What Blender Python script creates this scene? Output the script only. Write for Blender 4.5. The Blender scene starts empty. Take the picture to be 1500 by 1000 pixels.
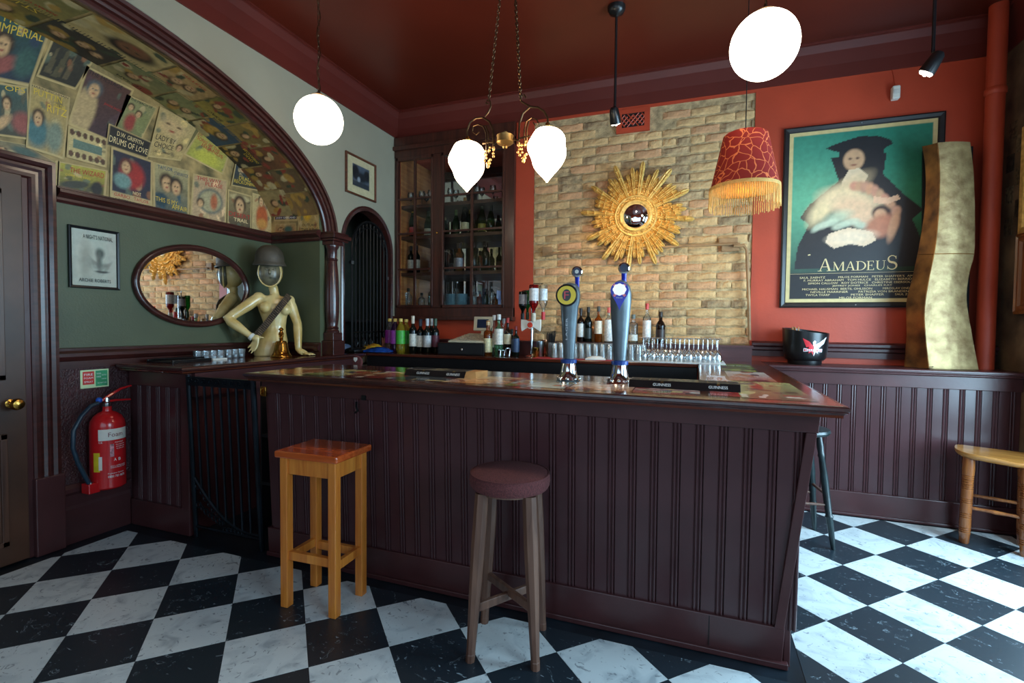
import bpy, math, random
import numpy as np
from mathutils import Matrix, Vector, noise as mnoise

random.seed(7)
scene = bpy.context.scene
COL = scene.collection
PI = math.pi


def c(r, g, b, a=1.0):
    def f(v):
        v = v / 255.0
        return v / 12.92 if v <= 0.04045 else ((v + 0.055) / 1.055) ** 2.4
    return (f(r), f(g), f(b), a)


# ------------------------------------------------------------------ camera
cam_data = bpy.data.cameras.new('camera')
cam = bpy.data.objects.new('camera', cam_data)
COL.objects.link(cam)
cam.matrix_world = Matrix([[0.937306, -0.020858, 0.347883, 0.0], [0.348364, 0.027449, -0.936957, 0.0], [0.009994, 0.999406, 0.032994, 1.381713], [0.0, 0.0, 0.0, 1.0]])
cam_data.sensor_width = 36
cam_data.lens = 17.4480
cam_data.clip_start = 0.02
scene.camera = cam

# ------------------------------------------------------------------ world and light
world = bpy.data.worlds.new('world')
scene.world = world
world.use_nodes = True
world.node_tree.nodes['Background'].inputs[0].default_value = (0.62, 0.80, 1.0, 1)
world.node_tree.nodes['Background'].inputs[1].default_value = 1.0

vs = scene.view_settings
vs.view_transform = 'Standard'
vs.look = 'None'
vs.exposure = 0.18
vs.gamma = 1.0
vs.use_curve_mapping = False
scene.cycles.max_bounces = 8
scene.cycles.transparent_max_bounces = 24
scene.cycles.sample_clamp_indirect = 6.0
scene.cycles.use_denoising = True


def area_light(name, loc, direction, sx, sy, power, color):
    d = bpy.data.lights.new(name, 'AREA')
    d.shape = 'RECTANGLE'
    d.size, d.size_y = sx, sy
    d.energy, d.color = power, color
    o = bpy.data.objects.new(name, d)
    COL.objects.link(o)
    o.location = loc
    o.rotation_euler = Vector(direction).to_track_quat('-Z', 'Z').to_euler()
    return o


def point_light(name, loc, power, color, r=0.03):
    d = bpy.data.lights.new(name, 'POINT')
    d.energy, d.color, d.shadow_soft_size = power, color, r
    o = bpy.data.objects.new(name, d)
    COL.objects.link(o)
    o.location = loc
    return o


def spot_light(name, loc, target, power, color, size, blend=0.6, r=0.03):
    d = bpy.data.lights.new(name, 'SPOT')
    d.energy, d.color, d.shadow_soft_size = power, color, r
    d.spot_size, d.spot_blend = math.radians(size), blend
    o = bpy.data.objects.new(name, d)
    COL.objects.link(o)
    o.location = loc
    o.rotation_euler = (Vector(target) - Vector(loc)).to_track_quat('-Z', 'Y').to_euler()
    return o


DAY = (0.50, 0.79, 1.0)
WARM = (1.0, 0.77, 0.48)
# daylight through the glazed door in the right wall and the shop window behind the camera
area_light('glazed_door_daylight', (2.32, 2.95, 1.45), (-1, -0.05, -0.15), 1.7, 2.3, 250, DAY)
area_light('window_fill_right', (2.30, 0.45, 1.75), (-1, 0.25, -0.35), 1.6, 1.9, 75, DAY)  # cool fill added at an unseen window in the right wall
area_light('window_daylight_front', (-0.6, -1.95, 1.7), (-0.1, 1, -0.25), 3.4, 1.8, 20, DAY)
# the pendant spots
spot_light('spot_bulb_centre', (-0.58, 3.66, 2.84), (-0.45, 4.65, 1.45), 75, WARM, 95, 0.9)
spot_light('spot_bulb_right', (1.16, 3.40, 2.80), (1.05, 4.65, 1.7), 50, WARM, 85, 0.8)

# ------------------------------------------------------------------ helpers


def tag(o, label=None, cat=None, group=None, kind=None):
    if label: o['label'] = label
    if cat: o['category'] = cat
    if group: o['group'] = group
    if kind: o['kind'] = kind
    return o


def empty(name, loc, rz=0.0, label=None, cat=None, group=None):
    o = bpy.data.objects.new(name, None)
    COL.objects.link(o)
    o.empty_display_size = 0.05
    o.location = loc
    o.rotation_euler = (0, 0, rz)
    return tag(o, label, cat, group)


def copy_tree(o, parent=None):
    n = o.copy()
    COL.objects.link(n)
    if parent is not None:
        n.parent = parent
    for ch in CHILD.get(o.name, []):
        copy_tree(ch, n)
    return n


CHILD = {}
ORD = ['leftmost', 'second from the left', 'third from the left', 'fourth from the left', 'fifth from the left', 'sixth from the left', 'seventh from the left', 'eighth from the left', 'ninth from the left', 'tenth from the left', 'eleventh from the left', 'twelfth from the left', 'rightmost', 'far right end']
ROWN = ['front row', 'middle row', 'back row']


def reg(o, parent):
    CHILD.setdefault(parent.name, []).append(o)


class MB:
    def __init__(s):
        s.v, s.f, s.sm = [], [], []

    def add(s, vs_, fs, smooth=False, M=None):
        n = len(s.v)
        if M is not None:
            vs_ = [tuple(M @ Vector(p)) for p in vs_]
        s.v += [tuple(p) for p in vs_]
        s.f += [tuple(i + n for i in q) for q in fs]
        s.sm += [smooth] * len(fs)
        return s

    def box(s, a, b, M=None):
        x0, y0, z0 = a
        x1, y1, z1 = b
        x0, x1 = min(x0, x1), max(x0, x1)
        y0, y1 = min(y0, y1), max(y0, y1)
        z0, z1 = min(z0, z1), max(z0, z1)
        return s.add([(x0, y0, z0), (x1, y0, z0), (x1, y1, z0), (x0, y1, z0), (x0, y0, z1), (x1, y0, z1), (x1, y1, z1), (x0, y1, z1)],
                     [(3, 2, 1, 0), (4, 5, 6, 7), (0, 1, 5, 4), (1, 2, 6, 5), (2, 3, 7, 6), (3, 0, 4, 7)], False, M)

    def hexa(s, bot, top):
        return s.add(list(bot) + list(top), [(3, 2, 1, 0), (4, 5, 6, 7), (0, 1, 5, 4), (1, 2, 6, 5), (2, 3, 7, 6), (3, 0, 4, 7)])

    def prism(s, poly, z0, z1, M=None, smooth=False):
        n = len(poly)
        vs_ = [(x, y, z0) for x, y in poly] + [(x, y, z1) for x, y in poly]
        fs = [tuple(range(n - 1, -1, -1)), tuple(range(n, 2 * n))]
        s.add(vs_, fs, False, M)
        k = len(s.v) - 2 * n
        for i in range(n):
            j = (i + 1) % n
            s.f.append((k + i, k + j, k + n + j, k + n + i))
            s.sm.append(smooth)
        return s

    def loft(s, rings, cap=True, smooth=True, closed=True):
        n = len(rings[0])
        vs_ = [p for r in rings for p in r]
        fs = []
        for i in range(len(rings) - 1):
            for j in range(n if closed else n - 1):
                k = (j + 1) % n
                fs.append((i * n + j, i * n + k, (i + 1) * n + k, (i + 1) * n + j))
        s.add(vs_, fs, smooth)
        if cap:
            b = len(s.v) - len(vs_)
            s.f += [tuple(b + i for i in range(n - 1, -1, -1)), tuple(b + (len(rings) - 1) * n + i for i in range(n))]
            s.sm += [False, False]
        return s

    def lathe(s, prof, M=None, seg=20, cap=True):
        rings = []
        for r, z in prof:
            r = max(r, 0.0003)
            ring = [Vector((r * math.cos(2 * PI * i / seg), r * math.sin(2 * PI * i / seg), z)) for i in range(seg)]
            if M is not None:
                ring = [M @ p for p in ring]
            rings.append([tuple(p) for p in ring])
        return s.loft(rings, cap)

    def tube(s, pts, r, seg=8, cap=True):
        pts = [Vector(p) for p in pts]
        rs = r if isinstance(r, (list, tuple)) else [r] * len(pts)
        up = None
        rings = []
        for i, p in enumerate(pts):
            t = (pts[min(i + 1, len(pts) - 1)] - pts[max(i - 1, 0)])
            t.normalize()
            if up is None:
                up = Vector((0, 0, 1)) if abs(t.z) < 0.9 else Vector((1, 0, 0))
            a = t.cross(up)
            if a.length < 1e-5:
                a = t.orthogonal()
            a.normalize()
            b = a.cross(t).normalized()
            up = b
            rings.append([tuple(p + (a * math.cos(2 * PI * k / seg) + b * math.sin(2 * PI * k / seg)) * rs[i]) for k in range(seg)])
        return s.loft(rings, cap)

    def ball(s, p, r, seg=12, rings=8, sc=(1, 1, 1)):
        prof = [(math.sin(PI * i / rings), -math.cos(PI * i / rings)) for i in range(rings + 1)]
        M = Matrix.Translation(p) @ Matrix.Diagonal((r * sc[0], r * sc[1], r * sc[2], 1))
        return s.lathe(prof, M, seg, False)

    def build(s, name, m, parent=None, world=False, bevel=0, angle=40, label=None, sharp=True):
        me = bpy.data.meshes.new(name)
        v = s.v
        if world and parent is not None:
            q = parent
            off = Vector((0, 0, 0))
            while q is not None:
                off += q.location
                q = q.parent
            v = [(p[0] - off.x, p[1] - off.y, p[2] - off.z) for p in v]
        me.from_pydata(v, [], s.f)
        me.polygons.foreach_set('use_smooth', s.sm)
        if m is not None:
            me.materials.append(m)
        if any(s.sm) and sharp:
            me.set_sharp_from_angle(angle=math.radians(angle))
        me.update()
        o = bpy.data.objects.new(name, me)
        COL.objects.link(o)
        if parent is not None:
            o.parent = parent
            reg(o, parent)
        if bevel:
            b = o.modifiers.new('bevel', 'BEVEL')
            b.width = bevel
            b.segments = 2
            b.limit_method = 'ANGLE'
        if label:
            o['label'] = label
        return o


def frame(loc, xa, ya):
    xa, ya = Vector(xa).normalized(), Vector(ya).normalized()
    za = xa.cross(ya)
    m = Matrix.Identity(4)
    for i in range(3):
        m[i][0], m[i][1], m[i][2], m[i][3] = xa[i], ya[i], za[i], loc[i]
    return m


def on_left(loc): return frame(loc, (0, 1, 0), (0, 0, 1))      # faces +X
def on_back(loc): return frame(loc, (1, 0, 0), (0, 0, 1))      # faces -Y
def on_right(loc): return frame(loc, (0, -1, 0), (0, 0, 1))    # faces -X


# ------------------------------------------------------------------ materials


def nt(name):
    m = bpy.data.materials.new(name)
    m.use_nodes = True
    t = m.node_tree
    return m, t, t.nodes['Principled BSDF']


def mat(name, col, rough=0.5, metal=0.0, var=0.12, scale=12.0, bump=0.0, bscale=60.0, emit=0.0, trans=0.0, coat=0.0, col2=None, spec=0.5, detail=4.0, stretch=None, obj_random=0.0):
    m, t, b = nt(name)
    n, l = t.nodes, t.links
    tc = n.new('ShaderNodeTexCoord')
    mp = n.new('ShaderNodeMapping')
    l.new(tc.outputs['Object'], mp.inputs[0])
    if stretch: mp.inputs['Scale'].default_value = stretch
    nz = n.new('ShaderNodeTexNoise')
    nz.inputs['Scale'].default_value = scale
    nz.inputs['Detail'].default_value = detail
    l.new(mp.outputs[0], nz.inputs['Vector'])
    mx = n.new('ShaderNodeMix')
    mx.data_type = 'RGBA'
    c2 = col2 if col2 else tuple(v * (1 - 2.2 * var) for v in col[:3]) + (1,)
    mx.inputs['A'].default_value = c2
    mx.inputs['B'].default_value = tuple(min(1, v * (1 + var)) for v in col[:3]) + (1,)
    mr = n.new('ShaderNodeMapRange')
    mr.inputs['From Min'].default_value = 0.32
    mr.inputs['From Max'].default_value = 0.68
    l.new(nz.outputs['Fac'], mr.inputs['Value'])
    l.new(mr.outputs[0], mx.inputs['Factor'])
    out = mx.outputs['Result']
    if obj_random:
        oi = n.new('ShaderNodeObjectInfo')
        hs = n.new('ShaderNodeHueSaturation')
        m2 = n.new('ShaderNodeMapRange')
        m2.inputs['To Min'].default_value = 1 - obj_random
        m2.inputs['To Max'].default_value = 1 + obj_random
        l.new(oi.outputs['Random'], m2.inputs['Value'])
        l.new(m2.outputs[0], hs.inputs['Value'])
        l.new(out, hs.inputs['Color'])
        out = hs.outputs[0]
    l.new(out, b.inputs['Base Color'])
    b.inputs['Roughness'].default_value = rough
    b.inputs['Metallic'].default_value = metal
    b.inputs['Specular IOR Level'].default_value = spec
    if coat:
        b.inputs['Coat Weight'].default_value = coat
        b.inputs['Coat Roughness'].default_value = 0.12
    if trans: b.inputs['Transmission Weight'].default_value = trans
    if emit:
        b.inputs['Emission Color'].default_value = col
        b.inputs['Emission Strength'].default_value = emit
    if bump:
        nb = n.new('ShaderNodeTexNoise')
        nb.inputs['Scale'].default_value = bscale
        nb.inputs['Detail'].default_value = 3
        l.new(mp.outputs[0], nb.inputs['Vector'])
        bp = n.new('ShaderNodeBump')
        bp.inputs['Strength'].default_value = bump
        bp.inputs['Distance'].default_value = 0.01
        l.new(nb.outputs['Fac'], bp.inputs['Height'])
        l.new(bp.outputs[0], b.inputs['Normal'])
    return m


def wood(name, c1, c2, axis=2, rough=0.35, scale=6.0, coat=0.2):
    m, t, b = nt(name)
    n, l = t.nodes, t.links
    tc = n.new('ShaderNodeTexCoord')
    mp = n.new('ShaderNodeMapping')
    sc = [8.0, 8.0, 8.0]
    sc[axis] = 0.7
    mp.inputs['Scale'].default_value = sc
    l.new(tc.outputs['Object'], mp.inputs[0])
    nz = n.new('ShaderNodeTexNoise')
    nz.inputs['Scale'].default_value = scale
    nz.inputs['Detail'].default_value = 6
    nz.inputs['Distortion'].default_value = 0.6
    l.new(mp.outputs[0], nz.inputs['Vector'])
    r = n.new('ShaderNodeValToRGB')
    r.color_ramp.elements[0].position = 0.3
    r.color_ramp.elements[0].color = c1
    r.color_ramp.elements[1].position = 0.7
    r.color_ramp.elements[1].color = c2
    l.new(nz.outputs['Fac'], r.inputs[0])
    l.new(r.outputs[0], b.inputs['Base Color'])
    b.inputs['Roughness'].default_value = rough
    b.inputs['Coat Weight'].default_value = coat
    b.inputs['Coat Roughness'].default_value = 0.15
    return m


def glassy(name, tint=(1, 1, 1, 1), refl=0.12, rough=0.02, dens=0.0, dcol=(0.5, 0.5, 0.5, 1)):
    m = bpy.data.materials.new(name)
    m.use_nodes = True
    t = m.node_tree
    n, l = t.nodes, t.links
    n.remove(n['Principled BSDF'])
    tr = n.new('ShaderNodeBsdfTransparent')
    tr.inputs[0].default_value = tint
    gl = n.new('ShaderNodeBsdfGlossy')
    gl.inputs['Roughness'].default_value = rough
    gl.inputs['Color'].default_value = (0.95, 0.97, 1, 1)
    lw = n.new('ShaderNodeLayerWeight')
    lw.inputs['Blend'].default_value = refl
    nz = n.new('ShaderNodeTexNoise')
    nz.inputs['Scale'].default_value = 30
    mth = n.new('ShaderNodeMath')
    mth.operation = 'MULTIPLY_ADD'
    mth.inputs[1].default_value = 0.04
    l.new(nz.outputs['Fac'], mth.inputs[0])
    l.new(lw.outputs['Fresnel'], mth.inputs[2])
    mx = n.new('ShaderNodeMixShader')
    l.new(mth.outputs[0], mx.inputs[0])
    src = tr.outputs[0]
    if dens:
        df = n.new('ShaderNodeBsdfDiffuse')
        df.inputs[0].default_value = dcol
        m2 = n.new('ShaderNodeMixShader')
        m2.inputs[0].default_value = dens
        l.new(tr.outputs[0], m2.inputs[1])
        l.new(df.outputs[0], m2.inputs[2])
        src = m2.outputs[0]
    l.new(src, mx.inputs[1])
    l.new(gl.outputs[0], mx.inputs[2])
    l.new(mx.outputs[0], n['Material Output'].inputs[0])
    return m


def glow(name, col, strength):
    m, t, b = nt(name)
    n, l = t.nodes, t.links
    b.inputs['Base Color'].default_value = (0.8, 0.8, 0.75, 1)
    b.inputs['Emission Color'].default_value = col
    nz = n.new('ShaderNodeTexNoise')
    nz.inputs['Scale'].default_value = 8
    mr = n.new('ShaderNodeMapRange')
    mr.inputs['To Min'].default_value = strength * 0.85
    mr.inputs['To Max'].default_value = strength * 1.15
    l.new(nz.outputs['Fac'], mr.inputs['Value'])
    l.new(mr.outputs[0], b.inputs['Emission Strength'])
    return m


def print_mat(name, rough=0.55, fade=0.0):
    m, t, b = nt(name)
    n, l = t.nodes, t.links
    at = n.new('ShaderNodeAttribute')
    at.attribute_name = 'Col'
    nz = n.new('ShaderNodeTexNoise')
    nz.inputs['Scale'].default_value = 25
    nz.inputs['Detail'].default_value = 6
    tc = n.new('ShaderNodeTexCoord')
    l.new(tc.outputs['Object'], nz.inputs['Vector'])
    hs = n.new('ShaderNodeHueSaturation')
    mr = n.new('ShaderNodeMapRange')
    mr.inputs['To Min'].default_value = 0.75
    mr.inputs['To Max'].default_value = 1.2
    l.new(nz.outputs['Fac'], mr.inputs['Value'])
    l.new(mr.outputs[0], hs.inputs['Value'])
    l.new(at.outputs['Color'], hs.inputs['Color'])
    l.new(hs.outputs[0], b.inputs['Base Color'])
    b.inputs['Roughness'].default_value = rough
    return m


M_PAINT = mat('maroon_gloss_paint', c(74, 40, 41), 0.32, var=0.10, scale=5, bump=0.05, bscale=40)
M_PAINTB = mat('maroon_board_paint', c(71, 40, 43), 0.29, var=0.08, scale=5, bump=0.03, bscale=30)
M_TOPWOOD = wood('mahogany_bar_top', c(58, 22, 14), c(96, 44, 26), 0, 0.16, 5, 0.6)
M_TOPWOOD_Y = wood('mahogany_bar_top_crosswise', c(70, 26, 14), c(110, 52, 28), 1, 0.16, 5, 0.6)
M_DARKTRIM = wood('dark_mahogany_trim', c(46, 20, 18), c(74, 34, 30), 1, 0.28, 5, 0.4)
M_GREYWALL = mat('grey_plaster_paint', c(156, 150, 130), 0.6, var=0.04, scale=2, bump=0.05)
M_GREEN = mat('dark_green_wall_paint', c(82, 88, 64), 0.5, var=0.06, scale=3, bump=0.12, bscale=90)
M_RED = mat('terracotta_red_wall_paint', c(186, 68, 40), 0.5, var=0.07, scale=2.5, bump=0.08, bscale=50)
M_CEIL = mat('dark_red_ceiling_gloss', c(96, 34, 20), 0.34, var=0.12, scale=0.7, bump=0.04, bscale=6)
M_COVE = mat('dark_red_cove_paint', c(98, 36, 28), 0.4, var=0.10, scale=1.2, bump=0.05, bscale=12)
M_ANAG = mat('maroon_textured_wallpaper', c(66, 30, 34), 0.34, var=0.15, scale=20, bump=0.8, bscale=110)
M_MORTAR = mat('lime_mortar', c(190, 164, 122), 0.9, var=0.2, scale=20, bump=0.8, bscale=80)
M_BRICK = mat('reclaimed_yellow_brick', c(214, 176, 124), 0.85, var=0.10, scale=14, bump=0.9, bscale=45, col2=c(176, 138, 94), obj_random=0.10)
M_BRICK2 = mat('reclaimed_pink_brick', c(212, 160, 116), 0.85, var=0.10, scale=14, bump=0.9, bscale=45, col2=c(178, 136, 96), obj_random=0.12)
M_BRICK3 = mat('reclaimed_sooty_brick', c(190, 160, 118), 0.85, var=0.12, scale=18, bump=1.0, bscale=50, col2=c(132, 106, 78), obj_random=0.14)
M_BLACKGAP = mat('black_shadow_lining', c(16, 14, 16), 0.7)
M_IRON = mat('dark_wrought_iron', c(24, 34, 42), 0.35, 0.6, var=0.2)
M_IRONBLK = mat('black_painted_metal', c(18, 18, 20), 0.4, 0.3)
M_BRASS = mat('aged_brass', c(190, 142, 66), 0.22, 1.0, var=0.15, scale=20)
M_CHROME = mat('polished_chrome', c(225, 228, 230), 0.08, 1.0, var=0.02)
M_STEEL = mat('brushed_steel', c(170, 176, 180), 0.28, 1.0, var=0.06, bump=0.2, bscale=120)
M_GILT = mat('carved_gilt', c(240, 198, 112), 0.42, 0.25, var=0.06, scale=30, bump=0.1, bscale=40, col2=c(206, 156, 76))
M_MIRROR = mat('mirror_silver', c(235, 235, 235), 0.015, 1.0, var=0.005)
M_PINE = wood('honey_pine', c(190, 100, 34), c(226, 142, 58), 2, 0.35, 4, 0.3)
M_PINETOP = wood('orange_varnished_pine', c(168, 66, 24), c(208, 98, 44), 0, 0.18, 4, 0.6)
M_STOOLW = wood('worn_brown_beech', c(84, 56, 46), c(124, 88, 70), 2, 0.45, 4, 0.1)
M_CUSH = mat('maroon_woven_fabric', c(104, 52, 52), 0.9, var=0.2, scale=160, bump=0.5, bscale=300)
M_OAK = wood('waxed_elm', c(150, 92, 38), c(196, 136, 66), 0, 0.3, 4, 0.4)
M_OAKLEG = wood('turned_elm_leg', c(110, 58, 28), c(160, 96, 46), 2, 0.3, 4, 0.4)
M_DKSTOOL = mat('dark_green_black_paint', c(30, 44, 46), 0.3, var=0.2)
M_GLASS = glassy('clear_glass', (0.96, 0.98, 0.98, 1), 0.42, 0.04, 0.05, (0.8, 0.86, 0.88, 1))
M_PANE = glassy('cabinet_pane', (0.93, 0.94, 0.93, 1), 0.05)
M_GLASSF = glassy('frosty_tumbler_glass', (0.94, 0.97, 0.98, 1), 0.38, 0.05, 0.14, (0.8, 0.86, 0.88, 1))
M_PRINT = print_mat('offset_print')
M_PRINTG = print_mat('varnished_print', 0.15)
M_WHITE = mat('white_card', c(226, 224, 214), 0.6, var=0.03)
M_CREAMTXT = mat('cream_print_ink', c(232, 206, 150), 0.6, var=0.02)
M_WHITETXT = mat('white_print_ink', c(235, 238, 236), 0.6, var=0.02)
M_DARKTXT = mat('dark_print_ink', c(40, 34, 34), 0.6, var=0.05)
M_REDTXT = mat('red_print_ink', c(178, 44, 34), 0.6, var=0.05)
M_YELTXT = mat('yellow_print_ink', c(222, 184, 60), 0.6, var=0.05)
M_BLUETXT = mat('blue_print_ink', c(40, 70, 100), 0.6, var=0.05)
M_BLACK = mat('black_plastic', c(20, 20, 22), 0.3, var=0.1)
M_BLACKM = mat('black_rubber', c(18, 20, 24), 0.55, var=0.1)

# ------------------------------------------------------------------ lettering and prints
_txt = {}


def text_geo(s, spacing=1.0):
    key = (s, spacing)
    if key in _txt: return _txt[key]
    cu = bpy.data.curves.new('lettering', 'FONT')
    cu.body = s
    cu.size = 1
    cu.resolution_u = 2
    cu.align_x = 'CENTER'
    cu.align_y = 'CENTER'
    cu.space_character = spacing
    o = bpy.data.objects.new('lettering', cu)
    COL.objects.link(o)
    dg = bpy.context.evaluated_depsgraph_get()
    me = o.evaluated_get(dg).to_mesh()
    vs_ = [tuple(v.co) for v in me.vertices]
    fs = [tuple(p.vertices) for p in me.polygons]
    o.evaluated_get(dg).to_mesh_clear()
    bpy.data.objects.remove(o)
    bpy.data.curves.remove(cu)
    _txt[key] = (vs_, fs)
    return _txt[key]


def lettering(mb, s, w, h, M, fn=None, spacing=1.0, off=0.0008):
    """letters of string s stretched to the w x h box centred on M's origin; fn optionally bends (x, y) to a 3-D point"""
    vs_, fs = text_geo(s, spacing)
    if not vs_: return mb
    x0, x1 = min(v[0] for v in vs_), max(v[0] for v in vs_)
    y0, y1 = min(v[1] for v in vs_), max(v[1] for v in vs_)
    sx, sy = w / max(x1 - x0, 1e-3), h / max(y1 - y0, 1e-3)
    out = [((v[0] - (x0 + x1) / 2) * sx, (v[1] - (y0 + y1) / 2) * sy, off) for v in vs_]
    if fn: out = [fn(p) for p in out]
    return mb.add(out, fs, False, M)


class Art:
    """flat print: a colour per vertex of a fine grid; coordinates 0..1 from bottom left"""

    def __init__(s, nx, ny, bottom, top):
        s.nx, s.ny = nx, ny
        s.X, s.Y = np.meshgrid(np.linspace(0, 1, nx), np.linspace(0, 1, ny))
        b, t = np.array(c(*bottom)[:3]), np.array(c(*top)[:3])
        s.C = b + (t - b) * s.Y[..., None]
        s.rng = np.random.RandomState(nx * 131 + ny + int(sum(bottom)) + 7 * int(sum(top)))

    def blend(s, m, col):
        s.C = s.C * (1 - m[..., None]) + np.array(c(*col)[:3]) * m[..., None]
        return s

    def oval(s, cx, cy, rx, ry, col, soft=0.15, rot=0.0, a=1.0):
        dx, dy = s.X - cx, s.Y - cy
        u = dx * math.cos(rot) + dy * math.sin(rot)
        v = -dx * math.sin(rot) + dy * math.cos(rot)
        d = np.sqrt((u / rx) ** 2 + (v / ry) ** 2)
        return s.blend(np.clip((1 + soft - d) / (2 * soft), 0, 1) * a, col)

    def rect(s, x0, y0, x1, y1, col, a=1.0):
        m = ((s.X >= x0) & (s.X <= x1) & (s.Y >= y0) & (s.Y <= y1)).astype(float) * a
        return s.blend(m, col)

    def poly(s, pts, col, a=1.0):
        ins = np.zeros(s.X.shape, bool)
        n = len(pts)
        for i in range(n):
            (xa, ya), (xb, yb) = pts[i], pts[(i + 1) % n]
            if ya == yb: continue
            cnd = ((ya > s.Y) != (yb > s.Y)) & (s.X < (xb - xa) * (s.Y - ya) / (yb - ya) + xa)
            ins ^= cnd
        return s.blend(ins.astype(float) * a, col)

    def speckle(s, amt=0.12, k=4):
        g = s.rng.rand(s.ny // k + 2, s.nx // k + 2)
        big = np.kron(g, np.ones((k, k)))[:s.ny, :s.nx]
        s.C = s.C * (1 + amt * (big[..., None] - 0.5) * 2)
        return s

    def figure(s, cx, cy, r, skin=(208, 164, 120), hair=(60, 36, 22), dress=None):
        if dress: s.oval(cx, cy - 2.2 * r, 1.5 * r, 1.6 * r, dress, 0.2)
        s.oval(cx, cy + 0.2 * r, 1.15 * r, 1.05 * r * s.asp(), hair, 0.2)
        s.oval(cx, cy - 0.05 * r, 0.75 * r, 0.85 * r * s.asp(), skin, 0.2)
        s.oval(cx - .25 * r, cy + .12 * r, .14 * r, .1 * r, hair, 0.4)
        s.oval(cx + .25 * r, cy + .12 * r, .14 * r, .1 * r, hair, 0.4)
        s.oval(cx, cy - .4 * r, .22 * r, .09 * r, (150, 60, 50), 0.4)
        return s

    def asp(s): return 1.0

    def mesh(s, name, fn, m, parent=None, world=False, thick=0.0):
        """fn(u, v) -> 3-D point"""
        vs_ = [fn(float(s.X[j, i]), float(s.Y[j, i])) for j in range(s.ny) for i in range(s.nx)]
        fs = [(j * s.nx + i, j * s.nx + i + 1, (j + 1) * s.nx + i + 1, (j + 1) * s.nx + i) for j in range(s.ny - 1) for i in range(s.nx - 1)]
        if world and parent is not None:
            off = parent.matrix_world.translation if False else parent.location
            vs_ = [(p[0] - off[0], p[1] - off[1], p[2] - off[2]) for p in vs_]
        me = bpy.data.meshes.new(name)
        me.from_pydata([tuple(p) for p in vs_], [], fs)
        at = me.attributes.new('Col', 'FLOAT_COLOR', 'POINT')
        arr = np.ones((s.nx * s.ny, 4), np.float32)
        arr[:, :3] = s.C.reshape(-1, 3)
        at.data.foreach_set('color', arr.ravel())
        me.materials.append(m)
        me.update()
        o = bpy.data.objects.new(name, me)
        COL.objects.link(o)
        if parent is not None:
            o.parent = parent
            reg(o, parent)
        return o


# ------------------------------------------------------------------ room numbers (metres; camera stands over the origin)
XL, XG, XR, YB = -3.63, -3.07, 2.06, 4.65     # recess wall, arch wall, right wall, back wall
YE = 3.48                                     # end wall of the arched recess
ZB, ZC = 3.37, 3.65                           # bottom of the cove band, ceiling
YF = -1.80                                    # wall behind the camera
RAIL, DADO, BT = 2.14, 1.22, 1.10


def struct(name, mb, m, parent=None, bevel=0, **k):
    o = mb.build(name, m, parent, bevel=bevel, **k)
    if parent is None: o['kind'] = 'structure'
    return o


# ---- floor: black sheet with 45 degree chequer tiles laid on it
struct('floor', MB().box((XL - .1, YF - .1, -.06), (XR + .1, YB + .4, -0.002)), mat('black_vinyl_border', c(24, 34, 42), 0.34, var=0.25, scale=6))


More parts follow.
